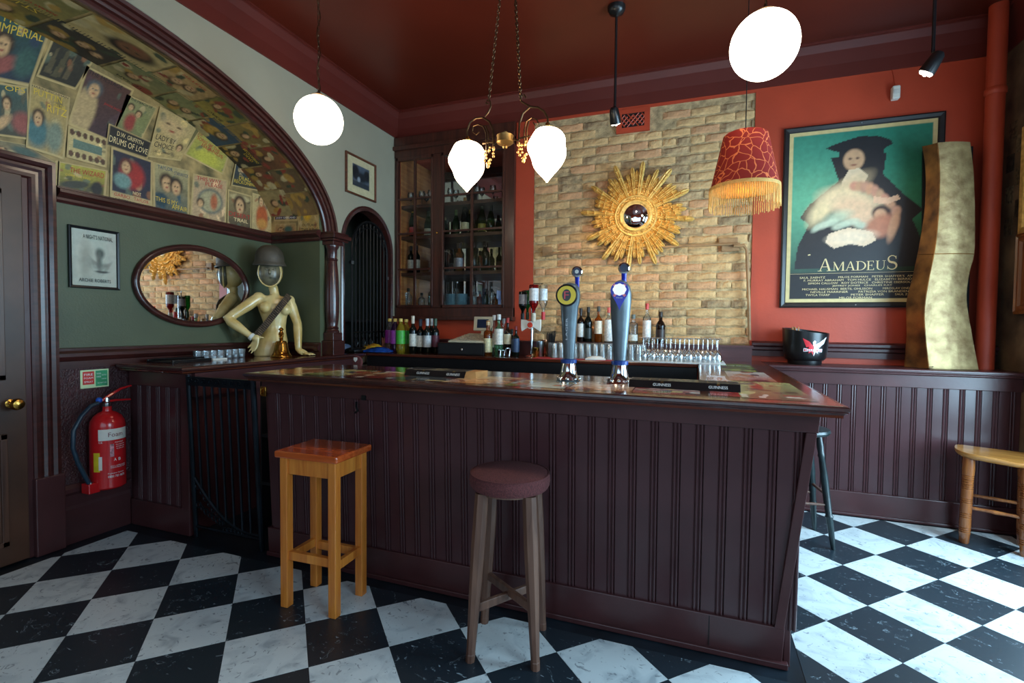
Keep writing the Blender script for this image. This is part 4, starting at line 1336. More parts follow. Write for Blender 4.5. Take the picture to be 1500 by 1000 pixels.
o, R_ = picture('framed_print', (XL + .002, 2.062, 1.780), .285, .385, .017, .018, M_BLACK, 'black framed pencil print of a dancing figure on the green wall', 'picture', on_left)
a = Art(40, 52, (206, 204, 190), (214, 212, 200))
for k in range(9): a.oval(.3 + .06 * k, .5 - .02 * k, .03, .16, (150, 146, 136), .5, .3 * k, .6)
a.oval(.62, .6, .10, .09, (90, 86, 82), .4).oval(.6, .45, .06, .18, (120, 116, 110), .5).oval(.66, .27, .16, .02, (70, 68, 66), .3).oval(.3, .45, .12, .3, (176, 172, 160), .5)
a.mesh('print', lambda u, v: tuple(R_ @ Vector(((u - .5) * .252, (v - .5) * .352, .006))), M_PRINT, o)
t = MB()
lettering(t, "A NIGHT'S NATIONAL", .17, .028, R_ @ Matrix.Translation((.02, .135, .008)))
lettering(t, 'ARCHIE ROBERTS', .18, .022, R_ @ Matrix.Translation((.0, -.140, .008)))
t.build('lettering', M_DARKTXT, o)
MB().box((-.126, -.176, .009), (.126, .176, .0105), R_).build('glazing', M_PANE, o)

mi = empty('oval_mirror', (XL + .004, 2.752, 1.655), 0, 'oval wall mirror in a dark mahogany frame reflecting the brick wall', 'mirror')
rings = []
for k in range(49):
    t = 2 * PI * k / 48
    ct, st = math.cos(t), math.sin(t)
    rings.append([(d_, (.47 - u) * ct, (.315 - u) * st) for u, d_ in ((0, 0), (0, .02), (.008, .03), (.025, .032), (.036, .022), (.044, .018), (.048, .006), (.048, 0))])
MB().loft(rings, False, True).build('frame', M_DARKTRIM, mi, angle=50)
vs_ = [(.010, 0, 0)] + [(.010, .425 * math.cos(2 * PI * k / 64), .27 * math.sin(2 * PI * k / 64)) for k in range(64)]
MB().add(vs_, [(0, 1 + k, 1 + (k + 1) % 64) for k in range(64)]).build('looking_glass', M_MIRROR, mi)

sg = empty('safety_sign', (XL + .010, 2.048, 1.012), 0, 'small luminous green and red extinguisher notice on the maroon wall', 'sign')
R_ = on_left((0, 0, 0))
MB().box((-.08, -.058, 0), (.08, .058, .003), R_).build('plate', mat('pale_luminous_plate', c(206, 226, 176), .4, var=.03), sg)
MB().box((-.068, -.035, .003), (-.004, .048, .0038), R_).build('red_panel', mat('sign_red', c(206, 50, 44), .4), sg)
MB().box((.004, -.05, .003), (.072, .05, .0038), R_).build('green_panel', mat('sign_green', c(60, 160, 110), .4), sg)
t = MB()
for (s_, x, y, w_, h_) in (('FIRE', -.036, .028, .05, .014), ('FOAM', -.036, .006, .05, .012), ('SPRAY', -.036, -.018, .05, .012), ('WOOD', .022, .03, .026, .010), ('PAPER', .022, .01, .026, .010), ('TEXTILES', .052, .02, .028, .008), ('LIQUIDS', .052, -.005, .028, .008), ('DO NOT USE', .04, -.03, .05, .009)):
    lettering(t, s_, w_, h_, R_ @ Matrix.Translation((x, y, .0038)))
t.build('lettering', M_WHITETXT, sg)

# ---- fire extinguisher
ex = empty('fire_extinguisher', (-3.525, 2.062, .318), 0, 'red foam fire extinguisher hanging on the wall by the door frame', 'extinguisher')
M_EXR = mat('extinguisher_red', c(200, 30, 34), .22, var=.04, coat=.4)
r_ = .093
MB().lathe([(.080, 0), (.085, .004), (r_, .012), (r_, .40), (.088, .432), (.07, .462), (.045, .482), (.026, .49), (.024, .505), (.024, .52)], None, 32).build('cylinder', M_EXR, ex)
MB().lathe([(.02, .515), (.024, .52), (.024, .545), (.016, .55), (.014, .575), (.006, .58)], None, 16).tube([(0, 0, .545), (0, -.05, .548)], .010).build('valve', M_CHROME, ex)
MB().ball((.0, -.045, .565), .018).build('blue_gauge', mat('blue_cap', c(30, 90, 190), .3), ex)
h_ = MB()
h_.tube([(.0, -.03, .560), (.0, .02, .59), (.0, .08, .622), (.0, .145, .636)], [.007, .009, .008, .006], 8)
h_.tube([(.0, -.02, .550), (.0, .05, .552), (.0, .14, .545)], [.008, .007, .006], 8)
h_.build('lever_handle', M_EXR, ex)
MB().tube([(.01, -.055, .548), (.015, -.10, .535), (.02, -.155, .48), (.02, -.195, .40), (.02, -.20, .30), (.02, -.175, .20), (.02, -.14, .11), (.02, -.115, .05)], .013, 10).build('hose', mat('dark_blue_hose', c(26, 50, 66), .35), ex)
MB().lathe([(.014, 0), (.016, .02)], Matrix.Translation((.02, -.112, .045)), 12).build('hose_collar', M_CHROME, ex)
MB().box((-.03, -.135, -.006), (.045, -.07, .055)).build('nozzle_holder', M_EXR, ex, bevel=.005)


def wrap(rad, a0, dz=0):
    def f(p):
        a = a0 + p[0] / rad
        return (rad * math.cos(a) + 0, rad * math.sin(a), p[1] + dz)
    return f


def curved_label(rad, a0, a1, z0, z1, name, m_, parent, seg=14):
    rings_ = [[(rad * math.cos(a0 + (a1 - a0) * k / seg), rad * math.sin(a0 + (a1 - a0) * k / seg), z) for k in range(seg + 1)] for z in (z0, z1)]
    return MB().loft(rings_, False, True, False).build(name, m_, parent)


A0 = -0.42      # direction of the camera from the cylinder
curved_label(r_ + .0008, A0 - .62, A0 + 1.2, .315, .385, 'foam_band', M_WHITE, ex)
t = MB()
f_ = wrap(r_ + .0018, A0 + .35, .350)
lettering(t, 'Foam', .082, .028, Matrix.Identity(4), fn=lambda p: f_(p))
t.build('lettering', mat('maroon_ink', c(120, 30, 50), .5), ex)
curved_label(r_ + .0008, A0 - .95, A0 - .55, .12, .24, 'yellow_label', mat('yellow_sticker', c(226, 200, 40), .5, var=.1), ex, 6)
curved_label(r_ + .0012, A0 - .62, A0 - .42, .13, .215, 'white_label', M_WHITE, ex, 4)
t = MB()
for (s_, da, z_, w_, hh) in (('CE', -.5, .305, .02, .012), ('FOAM SPRAY', .55, .298, .05, .007), ('PULL SAFETY PIN', .62, .283, .055, .006), ('AIM AT BASE OF FIRE', .62, .270, .055, .006), ('SQUEEZE LEVER', .62, .257, .05, .006), ('A', .28, .19, .014, .018), ('B', .55, .19, .014, .018), ('EN 3 APPROVED', .5, .15, .09, .006), ('DISCHARGE TEST', .5, .14, .09, .006), ('Protection Services', .35, .105, .09, .008), ('0800 783 8870', .38, .085, .095, .014)):
    f_ = wrap(r_ + .0012, A0 + da, z_)
    lettering(t, s_, w_, hh, Matrix.Identity(4), fn=lambda p, f_=f_: f_(p))
for (da, z0_, z1_, w_) in ((.12, .22, .29, .022), (.28, .175, .205, .001)):
    pass
t.build('small_print', M_WHITETXT, ex)
curved_label(r_ + .0009, A0 + .0, A0 + .22, .21, .29, 'pictogram_panel', mat('pale_pictogram', c(214, 150, 160), .5, var=.3, scale=60), ex, 4)
MB().box((-.10, -.03, .30), (-.085, .03, .36)).build('wall_bracket', M_STEEL, ex)

# ------------------------------------------------------------------ stools
st = empty('pine_stool', (-1.715, 1.965, 0), 0, 'tall square honey pine bar stool with orange varnished seat', 'stool')
LEG = MB().box((-.021, -.021, 0), (.021, .021, .735)).build('leg', M_PINE, st, bevel=.004)
lw, ld = .139, .103
LEG.location = (-lw, -ld, 0)
for (sx_, sy_) in ((1, -1), (1, 1), (-1, 1)):
    l_ = LEG.copy(); COL.objects.link(l_); l_.location = (sx_ * lw, sy_ * ld, 0)
MB().box((-.18, -.14, .735), (.18, .14, .768)).build('seat', M_PINETOP, st, bevel=.008)
for sy_ in (-1, 1): MB().box((-lw + .02, sy_ * ld - .012, .655), (lw - .02, sy_ * ld + .012, .735)).build('apron', M_PINE, st, bevel=.002)
for sx_ in (-1, 1): MB().box((sx_ * lw - .012, -ld + .02, .655), (sx_ * lw + .012, ld - .02, .735)).build('apron', M_PINE, st, bevel=.002)
for sy_, z_ in ((-1, .235), (1, .20)): MB().box((-lw + .02, sy_ * ld - .012, z_), (lw - .02, sy_ * ld + .012, z_ + .042)).build('stretcher', M_PINE, st, bevel=.002)
for sx_ in (-1, 1): MB().box((sx_ * lw - .012, -ld + .02, .215), (sx_ * lw + .012, ld - .02, .257)).build('stretcher', M_PINE, st, bevel=.002)
st.rotation_euler = (0, 0, math.radians(2))

rs_ = empty('round_stool', (-.737, 1.975, 0), math.radians(11), 'tall round bar stool with maroon fabric seat and worn splayed legs', 'stool')


def leg_geo(sx_, sy_):
    m_ = MB()
    bx, by, tx, ty = .135 * sx_, .135 * sy_, .098 * sx_, .098 * sy_
    rings_ = []
    for z_, w_ in ((.0, .019), (.03, .020), (.034, .0185), (.30, .027), (.48, .031), (.69, .030)):
        k = z_ / .69
        x_, y_ = bx + (tx - bx) * k, by + (ty - by) * k
        rings_.append([(x_ + w_ * math.cos(a), y_ + w_ * math.sin(a), z_) for a in [PI / 8 + PI / 4 * i for i in range(8)]])
    return m_.loft(rings_, True, False)


for sx_, sy_ in ((-1, -1), (1, -1), (1, 1), (-1, 1)):
    leg_geo(sx_, sy_).build('leg', M_STOOLW, rs_)
for sg_ in (-1, 1):
    L_ = .175
    Mx = Matrix.Translation((0, 0, .235 if sg_ < 0 else .215)) @ Matrix.Rotation(sg_ * PI / 4, 4, 'Z')
    MB().box((-L_, -.009, -.018), (L_, .009, .018), Mx).build('stretcher', M_STOOLW, rs_, bevel=.003)
MB().lathe([(.12, .675), (.14, .68), (.14, .70)], None, 32).build('seat_frame', M_STOOLW, rs_)
MB().lathe([(.150, .692), (.163, .694), (.170, .705), (.173, .725), (.172, .742), (.166, .754), (.15, .760), (.08, .764), (.0, .765)], None, 40).build('seat_cushion', M_CUSH, rs_)
MB().lathe([(.1665, .7525), (.1705, .7535), (.1705, .756), (.166, .757)], None, 40, False).build('piping', M_CUSH, rs_)

# dark stool standing behind the bar corner
ds = empty('dark_stool', (.655, 3.70, 0), math.radians(8), 'dark green black turned stool half hidden behind the bar end', 'stool')
for sx_, sy_ in ((-1, -1), (1, -1), (1, 1), (-1, 1)):
    b, t_ = Vector((.155 * sx_, .155 * sy_, 0)), Vector((.08 * sx_, .08 * sy_, .70))
    m_ = MB()
    ts = [0, .1, .27, .285, .30, .6, .8, .82, .84, .90, 1]
    w_ = [.012, .016, .020, .024, .019, .022, .017, .021, .017, .020, .016]
    m_.tube([b.lerp(t_, k) for k in ts], w_, 10)
    m_.build('leg', M_DKSTOOL, ds)
for a, b in (((-1, -1), (1, -1)), ((1, -1), (1, 1)), ((1, 1), (-1, 1)), ((-1, 1), (-1, -1))):
    z_ = .27 if a[0] != b[0] else .33
    k = .155 - .075 * z_ / .70
    MB().tube([(k * a[0], k * a[1], z_), (k * b[0], k * b[1], z_)], .009, 8).build('stretcher', M_STOOLW, ds)
MB().lathe([(.12, .69), (.16, .70), (.17, .715), (.165, .73), (.13, .735), (0, .73)], None, 28).build('seat', M_DKSTOOL, ds)

# low elm seat on the right
es = empty('elm_stool', (1.822, 4.045, 0), math.radians(-22), 'low elm stool with saddle seat and turned ringed legs at the right edge', 'stool')
SR = .205
rings = []
for zz_, k in ((0, .90), (.012, .97), (.028, 1.0), (.036, .985)):
    rings.append([])
    for i in range(40):
        a = 2 * PI * i / 40
        ca, sa = math.cos(a), math.sin(a)
        x_ = SR * k * math.copysign(abs(ca) ** .7, ca)
        y_ = .165 * k * math.copysign(abs(sa) ** .6, sa)
        dip = -.018 * math.exp(-((x_ - .10) / .08) ** 2) if y_ < 0 else 0
        rings[-1].append((x_, y_, .555 + zz_ + (dip if zz_ > .02 else dip * .6) + .012 * (abs(x_) / SR) ** 3))
m_ = MB()
m_.loft(rings, True, True)
top = []
for k in (.7, .4, .1):
    top.append([(p[0] * k, p[1] * k, .555 + .036 - .014 * (1 - k)) for p in rings[-1]])
m_.loft([rings[-1]] + top, True, True)
m_.build('seat', M_OAK, es, angle=60)
for sx_, sy_ in ((-.135, -.10), (.135, -.10), (.135, .10), (-.135, .10)):
    zs, ws = [], []
    z_ = 0.0
    prof_ = [(0, .014), (.01, .018), (.05, .019), (.06, .020)]
    for zc in (.09, .185, .28, .37, .40, .43):
        for dz in (-.012, 0, .012):
            prof_ += [(zc + dz - .004, .0215), (zc + dz, .018), (zc + dz + .004, .0215)]
    prof_ += [(.48, .023), (.56, .020)]
    prof_ = [(z1_ * 1.0, w1_ * 1.42) for z1_, w1_ in prof_]
    m_ = MB()
    m_.tube([(sx_ * (1.03 - .06 * z_ / .5), sy_ * (1.05 - .1 * z_ / .5), z_) for z_, w_ in prof_], [w_ for z_, w_ in prof_], 14)
    m_.build('leg', M_OAKLEG, es)
for y_, z_ in ((-.10, .235), (.10, .27)):
    m_ = MB()
    m_.tube([(-.135, y_, z_), (-.11, y_, z_), (-.06, y_, z_), (0, y_, z_), (.06, y_, z_), (.11, y_, z_), (.135, y_, z_)], [.008, .011, .010, .013, .010, .011, .008], 10)
    m_.build('stretcher', M_OAKLEG, es)
for x_ in (-.135, .135):
    MB().tube([(x_, -.10, .18), (x_, .10, .18)], .010, 8).build('stretcher', M_OAKLEG, es)

# ------------------------------------------------------------------ mannequin on the side counter
P0X, P0Y = -3.40, 3.25
NV = Vector((P0X, P0Y, 0)).normalized()        # away from the room centre
RV = Vector((NV.y, -NV.x, 0))                     # to the figure's left hand side as seen
UZ = Vector((0, 0, 1))
man = empty('mannequin', (P0X, P0Y, BT), 0, 'cream shop mannequin torso with one hand on its hip, wearing a cartridge belt', 'mannequin')
M_SKIN = mat('aged_cream_lacquer', c(222, 200, 142), 0.24, var=.10, scale=7, col2=c(200, 164, 92), coat=.3)
O = man.location.copy()


def V_(p): return Vector(p) - O


mb = MB()


def section(px, rx, ry, n=20):
    p = V_(px)
    return [tuple(p + RV * (rx * math.cos(2 * PI * k / n)) + NV * (ry * math.sin(2 * PI * k / n))) for k in range(n)]


hb = [tuple(Vector((p[0], p[1], 0.0))) for p in section((-3.404, 3.246, 1.111), .125, .095)]
mb.loft([hb, section((-3.403, 3.247, 1.163), .132, .10), section((-3.392, 3.258, 1.233), .120, .092), section((-3.381, 3.270, 1.297), .092, .075), section((-3.377, 3.274, 1.350), .084, .068),
         section((-3.381, 3.270, 1.420), .098, .074), section((-3.384, 3.267, 1.489), .118, .082), section((-3.384, 3.267, 1.542), .128, .078), section((-3.380, 3.271, 1.583), .118, .060), section((-3.380, 3.271, 1.612), .065, .045)], True, True)
for p, r in (((-3.382, 3.179, 1.509), .047), ((-3.281, 3.291, 1.496), .047)):
    mb.ball(tuple(V_(p)), r, 14, 10, (1, 1, 1.05))
# neck and head
mb.tube([V_((-3.380, 3.271, 1.583)), V_((-3.380, 3.271, 1.635)), V_((-3.387, 3.264, 1.687))], [.048, .036, .038], 14)
mb.ball(tuple(V_((-3.397, 3.253, 1.813))), .092, 20, 14, (1, 1.02, 1.36))
mb.ball(tuple(V_((-3.376, 3.232, 1.730))), .05, 14, 10, (1, 1, 1))
# the arm bent with the hand on the hip
sh1, el1, wr1 = V_((-3.462, 3.185, 1.590)), V_((-3.555, 2.961, 1.408)), V_((-3.399, 3.063, 1.260))
mb.ball(tuple(sh1), .050, 12, 8)
mb.tube([V_((-3.438, 3.211, 1.568)), sh1, sh1.lerp(el1, .35), sh1.lerp(el1, .8), el1, el1.lerp(wr1, .12), el1.lerp(wr1, .35), el1.lerp(wr1, .8), wr1], [.05, .049, .047, .038, .037, .040, .040, .027, .024], 14)
pm = wr1 + RV * .05 - UZ * .008 - NV * .015
mb.tube([wr1, wr1.lerp(pm, .5), pm], [.024, .030, .022], 10)
for k in range(4):
    a = wr1 + RV * (.012 + .010 * k) - UZ * .01 - NV * .012 * (k - 1)
    L_ = (.085, .115, .125, .105)[k]
    d1 = (-RV * (.10 + .10 * (3 - k)) - UZ * 1.0 - NV * .15).normalized()
    mb.tube([a, a + d1 * L_ * .45, a + d1 * L_ * .75 - RV * .008, a + d1 * L_ - RV * .02], [.011, .010, .009, .006], 8)
mb.tube([wr1 + RV * .01, wr1 + RV * .045 + UZ * .004, wr1 + RV * .085 - UZ * .004], [.011, .010, .007], 8)
# the straight arm with the palm on the counter
sh2, el2, wr2 = V_((-3.299, 3.355, 1.575)), V_((-3.241, 3.387, 1.375)), V_((-3.210, 3.362, 1.175))
wr2.z = .045
mb.ball(tuple(sh2), .046, 12, 8)
mb.tube([V_((-3.336, 3.317, 1.561)), sh2, sh2.lerp(el2, .3), sh2.lerp(el2, .8), el2, el2.lerp(wr2, .2), el2.lerp(wr2, .5), wr2], [.046, .046, .044, .037, .036, .037, .034, .026], 14)
dirh = (RV * .85 - NV * .35).normalized()
side = Vector((-dirh.y, dirh.x, 0))
pm = wr2 + dirh * .07
pm.z = .018
mb.tube([wr2, wr2.lerp(pm, .5), pm], [.026, .028, .020], 10)
for k in range(4):
    a = pm + side * (.020 * (k - 1.5)) - dirh * .01
    L_ = (.055, .075, .08, .066)[k]
    e_ = a + dirh * L_ + side * .008 * (k - 1.5)
    m1 = a.lerp(e_, .5)
    a.z, m1.z, e_.z = .016, .018, .008
    mb.tube([a, m1, e_], [.0105, .010, .007], 8)
mb.tube([wr2 - side * .015, wr2 + dirh * .03 - side * .045 - UZ * .02, wr2 + dirh * .055 - side * .062 - UZ * .032], [.013, .011, .008], 8)
body = mb.build('body', M_SKIN, man)
r_m = body.modifiers.new('remesh', 'REMESH')
r_m.mode, r_m.voxel_size, r_m.use_smooth_shade = 'VOXEL', .0066, True
s_m = body.modifiers.new('smooth', 'SMOOTH')
s_m.factor, s_m.iterations = .5, 6
# hollow grey face
M_FACE = mat('smoky_face_shell', c(112, 104, 80), .3, var=.25, scale=14, col2=c(60, 58, 48))
fc = V_((-3.360, 3.203, 1.801))
mb = MB()
mb.ball((0, 0, 0), 1, 22, 16)
Mx = Matrix.Translation(fc) @ Matrix(((RV.x, NV.x, 0, 0), (RV.y, NV.y, 0, 0), (0, 0, 1, 0), (0, 0, 0, 1))) @ Matrix.Diagonal((.082, .052, .112, 1))
mb.v = [tuple(Mx @ Vector(p)) for p in mb.v]
mb.build('face_shell', M_FACE, man)
mb = MB()
mb.ball(tuple(fc - NV * .050 + UZ * .0), .012, 10, 8, (1, 1, 1.9))
for s_ in (-1, 1): mb.ball(tuple(fc - NV * .042 + RV * .027 * s_ + UZ * .022), .014, 10, 8, (1, .8, .6))
mb.ball(tuple(fc - NV * .040 - UZ * .048), .018, 10, 8, (1, .6, .45))
mb.build('facial_features', M_FACE, man)
mb = MB()
rim = [tuple(fc + RV * (.086 * math.cos(t)) + UZ * (.116 * math.sin(t)) - NV * (.004)) for t in [2 * PI * k / 36 for k in range(37)]]
mb.tube(rim, .006, 8)
mb.build('face_rim', M_SKIN, man)
# wrist band
mb = MB().tube([wr1 - (wr1 - el1).normalized() * .022, wr1 + (wr1 - el1).normalized() * .004], .031, 16)
mb.build('bracelet', M_WHITE, man, bevel=.003)
# cartridge belt
M_WEB = mat('brown_webbing', c(66, 54, 46), .7, var=.2, bump=.4, bscale=120)
path = [V_(p) for p in ((-3.309, 3.374, 1.623), (-3.257, 3.305, 1.607), (-3.246, 3.249, 1.563), (-3.262, 3.213, 1.510), (-3.296, 3.188, 1.453), (-3.331, 3.165, 1.396), (-3.360, 3.136, 1.339), (-3.390, 3.109, 1.288), (-3.433, 3.114, 1.247))]
up_ = (-RV * .72 + UZ * .69).normalized()


def ctr(t):
    t = t * (len(path) - 1)
    i = min(int(t), len(path) - 2)
    return path[i].lerp(path[i + 1], t - i)


rings = []
for k in range(25):
    p = ctr(k / 24)
    w = .026
    a, b = p + up_ * w, p - up_ * w
    rings.append([tuple(a), tuple(a - NV * .006), tuple(b - NV * .006), tuple(b)])
MB().loft(rings, True, False).build('cartridge_belt', M_WEB, man)
mb = MB()
for k in range(30):
    p = ctr(.10 + .86 * k / 29) - NV * .010
    mb.tube([p + up_ * .030, p + up_ * .010, p - up_ * .018, p - up_ * .026], [.002, .0045, .005, .005], 7)
mb.build('cartridges', mat('dull_bullet_brass', c(120, 100, 78), .4, .5, var=.3, scale=40), man)

# steel helmet
he = empty('steel_helmet', tuple(Vector((-3.397, 3.239, 1.887))), 0, 'olive brown steel army helmet on the head of the mannequin', 'helmet')
M_HEL = mat('olive_brown_paint', c(74, 66, 54), .55, var=.12, bump=.2, bscale=150)
Mx = Matrix.Rotation(math.radians(5), 4, RV)
MB().lathe([(.124, -.026), (.130, -.022), (.130, -.014), (.121, .0), (.115, .012), (.113, .045), (.104, .085), (.086, .116), (.060, .138), (.030, .148), (0, .151)], Mx, 36, False).build('shell', M_HEL, he)
MB().lathe([(.112, .0), (.108, .04), (.08, .10), (0, .13)], Mx, 30, False).build('liner', M_BLACKM, he)
MB().tube([RV * .10 - UZ * .01, RV * .095 - UZ * .09 - NV * .01, RV * .05 - UZ * .17 - NV * .06], .006, 6).build('chin_strap', M_WEB, he)

# brass bell
p = (-3.203, 3.167, 1.121)
be = empty('counter_bell', (p[0], p[1], BT), 0, 'brass hand bell standing on the side counter before the mannequin', 'bell')
MB().lathe([(.078, 0), (.082, .004), (.080, .012), (.070, .022), (.072, .026), (.064, .034), (.056, .060), (.050, .095), (.045, .118), (.038, .130), (.020, .136), (.006, .138)], None, 32).build('bell_body', M_BRASS, be)
MB().lathe([(.012, .136), (.014, .145), (.020, .150), (.012, .157), (.009, .17), (.016, .18), (.022, .192), (.015, .203), (.010, .214), (.020, .224), (.016, .236), (.004, .244)], None, 14).tube([(-.018, 0, .16), (-.026, 0, .19), (-.01, 0, .21)], .005, 6).tube([(.018, 0, .16), (.026, 0, .19), (.01, 0, .21)], .005, 6).build('handle', M_BRASS, be)

# tea light glasses, tray and papers on the side counter
M_WAX = mat('white_wax', c(236, 240, 244), .4, var=.02)
proto = None
tl = [(((-3.420, 2.603, 1.134)), 'first'), (((-3.400, 2.652, 1.132)), ''), (((-3.390, 2.705, 1.129)), ''), (((-3.380, 2.754, 1.127)), ''), (((-3.400, 2.841, 1.127)), ''), (((-3.430, 2.922, 1.127)), ''), (((-3.440, 2.987, 1.129)), '')]
for i, (p, _) in enumerate(tl):
    if proto is None:
        proto = empty('tea_light_holder', (0, 0, 0))
        MB().lathe([(.023, 0), (.027, .004), (.033, .068), (.031, .068), (.025, .010), (0, .008)], None, 18).build('glass_cup', M_GLASSF, proto)
        MB().lathe([(.019, .010), (.019, .026), (.0, .027)], None, 14).build('candle', M_WAX, proto)
        o = proto
    else: o = copy_tree(proto)
    o.location = (p[0], p[1], BT)
    tag(o, 'clear glass tea light holder, %s in the line beside the mannequin' % (ORD[i] if i < 6 else 'rightmost'), 'candle holder', 'tea light holders on the side counter')
tr = MB().box((-3.56, 2.33, BT), (-3.30, 2.62, BT + .010)).box((-3.56, 2.33, BT + .01), (-3.545, 2.62, BT + .022)).box((-3.315, 2.33, BT + .01), (-3.30, 2.62, BT + .022))
tag(tr.build('serving_tray', M_BLACK, bevel=.003), 'thin black tray at the wall end of the side counter', 'tray')
tag(MB().tube([(-3.53, 2.36, BT + .020), (-3.35, 2.60, BT + .026)], .006, 8).build('ballpoint_pen', M_BLACK), 'dark pen lying across the black tray', 'pen')
tag(MB().box((-3.46, 2.66, BT), (-3.34, 2.78, BT + .012)).build('note_pad', M_WHITE, bevel=.002), 'small white note pad beside the black tray', 'notepad')
p = (-3.268, 3.504, 1.144)
pf = MB().add([(0, 0, 0), (.09, .02, 0), (.02, .0, .085), (.01, .05, .0), (.085, .06, 0), (.02, .04, .08)], [(0, 1, 2), (5, 4, 3), (0, 2, 5, 3), (1, 4, 5, 2), (0, 3, 4, 1)])
o = pf.build('folded_card', mat('pale_blue_card', c(190, 204, 224), .6, var=.03))
o.location = (p[0], p[1], BT)
tag(o, 'pale blue folded card behind the mannequin hand', 'card')

# ------------------------------------------------------------------ lamps
M_LAMP = glow('lit_opal_glass_warm', (1.0, 0.80, 0.52, 1), 16)
M_GLOBE = glow('lit_opal_globe', (1.0, 0.86, 0.66, 1), 9)
M_BRONZE = mat('dark_bronze', c(96, 74, 52), .35, .9, var=.2, scale=30)
ch = empty('chandelier', (-0.979, 2.500, 2.369), 0, 'two branch bronze chandelier with lit flame shaped glass shades', 'light')
chl = ch.location


def L2(p): return Vector(p) - chl


MB().lathe([(.010, -.045), (.014, -.036), (.006, -.028), (.034, -.024), (.046, -.014), (.044, .012), (.046, .022), (.040, .026), (.012, .030), (.014, .040), (.004, .046)], None, 24).build('hub', mat('dull_bronze', c(150, 118, 70), .4, .8, var=.2), ch)
arms = [[(-1.200, 2.500, 2.388), (-1.205, 2.500, 2.444), (-1.188, 2.500, 2.486), (-1.152, 2.500, 2.507), (-1.111, 2.500, 2.505), (-1.071, 2.500, 2.478), (-1.050, 2.500, 2.432), (-1.045, 2.500, 2.344)],
        [(-0.740, 2.500, 2.407), (-0.745, 2.500, 2.456), (-0.764, 2.500, 2.490), (-0.797, 2.500, 2.515), (-0.842, 2.500, 2.522), (-0.880, 2.500, 2.495), (-0.898, 2.500, 2.448), (-0.901, 2.500, 2.356)]]
scr = [[(-1.099, 2.500, 2.507), (-1.079, 2.500, 2.526), (-1.063, 2.500, 2.557), (-1.068, 2.500, 2.586), (-1.088, 2.500, 2.593), (-1.092, 2.500, 2.579), (-1.079, 2.500, 2.573)],
       [(-0.797, 2.500, 2.515), (-0.838, 2.500, 2.525), (-0.869, 2.500, 2.543), (-0.892, 2.500, 2.561), (-0.892, 2.500, 2.586), (-0.873, 2.500, 2.590), (-0.865, 2.500, 2.575)]]
inner = [[(-1.085, 2.500, 2.308), (-1.090, 2.500, 2.418), (-1.107, 2.500, 2.457), (-1.139, 2.500, 2.472), (-1.168, 2.500, 2.465), (-1.172, 2.500, 2.436), (-1.147, 2.500, 2.418), (-1.131, 2.500, 2.431)],
         [(-0.870, 2.500, 2.317), (-0.871, 2.500, 2.409), (-0.860, 2.500, 2.450), (-0.830, 2.500, 2.467), (-0.804, 2.500, 2.453), (-0.792, 2.500, 2.431), (-0.811, 2.500, 2.423), (-0.822, 2.500, 2.442)]]
cross = [((-1.110, 2.500, 2.366), (-1.050, 2.500, 2.366)), ((-0.901, 2.500, 2.367), (-0.840, 2.500, 2.373))]
beads = [(-1.077, 2.500, 2.289), (-0.874, 2.500, 2.296)]
links = [((-1.045, 2.500, 2.351), (-1.010, 2.500, 2.372)), ((-0.901, 2.500, 2.356), (-0.932, 2.500, 2.367))]
for k in range(2):
    a_ = MB().tube([L2(p) for p in arms[k]], .0055, 8).tube([L2(p) for p in scr[k]], .0045, 8).tube([L2(p) for p in inner[k]], .004, 7).tube([L2(p) + Vector((.014, 0, 0)) for p in inner[k][:3]], .004, 7)
    a_.tube([L2(p) for p in cross[k]], .005, 7).tube([L2(p) for p in links[k]], .006, 7)
    a_.build('arm', M_BRONZE, ch)
    d_ = MB()
    b_ = L2(beads[k])
    for i in range(10):
        t = 2 * PI * i / 10
        d_.ball(tuple(b_ + Vector((.032 * math.cos(t) * (1 - .3 * (math.sin(t) < 0)), .01 * math.sin(3 * t), .034 * math.sin(t)))), .0075, 8, 6)
    for i in range(5): d_.ball(tuple(b_ + Vector((.012 * math.cos(i * 1.3), 0, .05 - .018 * i))), .0065, 8, 6)
    d_.ball(tuple(b_ + Vector((0, 0, -.048))), .010, 8, 6, (1, 1, 1.3))
    d_.ball(tuple(L2(links[k][0]) + Vector((0, 0, -.02))), .009, 8, 6, (1, 1, 1.5))
    d_.build('glass_drops', mat('amber_drops', c(226, 180, 110), .15, .3, var=.1), ch)
cpts = [((-1.076, 2.500, 2.587), (-1.017, 2.500, 3.108)), ((-0.892, 2.500, 2.561), (-0.928, 2.500, 3.089))]
for k, (a, b) in enumerate(cpts):
    a, b = Vector(a), Vector(b)
    d = (b - a) / (b.z - a.z)
    top = a + d * (ZC - .03 - a.z)
    m_ = MB()
    n = 62
    for i in range(n):
        p0, p1 = a.lerp(top, i / n) - chl, a.lerp(top, (i + 1.25) / n) - chl
        w_ = .006
        sx_ = Vector((w_, 0, 0)) if i % 2 else Vector((0, w_, 0))
        mid0, mid1 = p0.lerp(p1, .2), p0.lerp(p1, .8)
        m_.tube([p0, mid0 + sx_, mid1 + sx_, p1, mid1 - sx_, mid0 - sx_, p0], .0022 if k == 0 else .003, 4, False)
    m_.build('chain', M_BRONZE, ch)
MB().lathe([(.05, -.0), (.055, .01), (.03, .04)], Matrix.Translation(Vector((Vector((-0.978, 2.500, 3.100)).x - chl.x, 0, ZC - .042 - chl.z))), 20).build('ceiling_rose', M_BRONZE, ch)
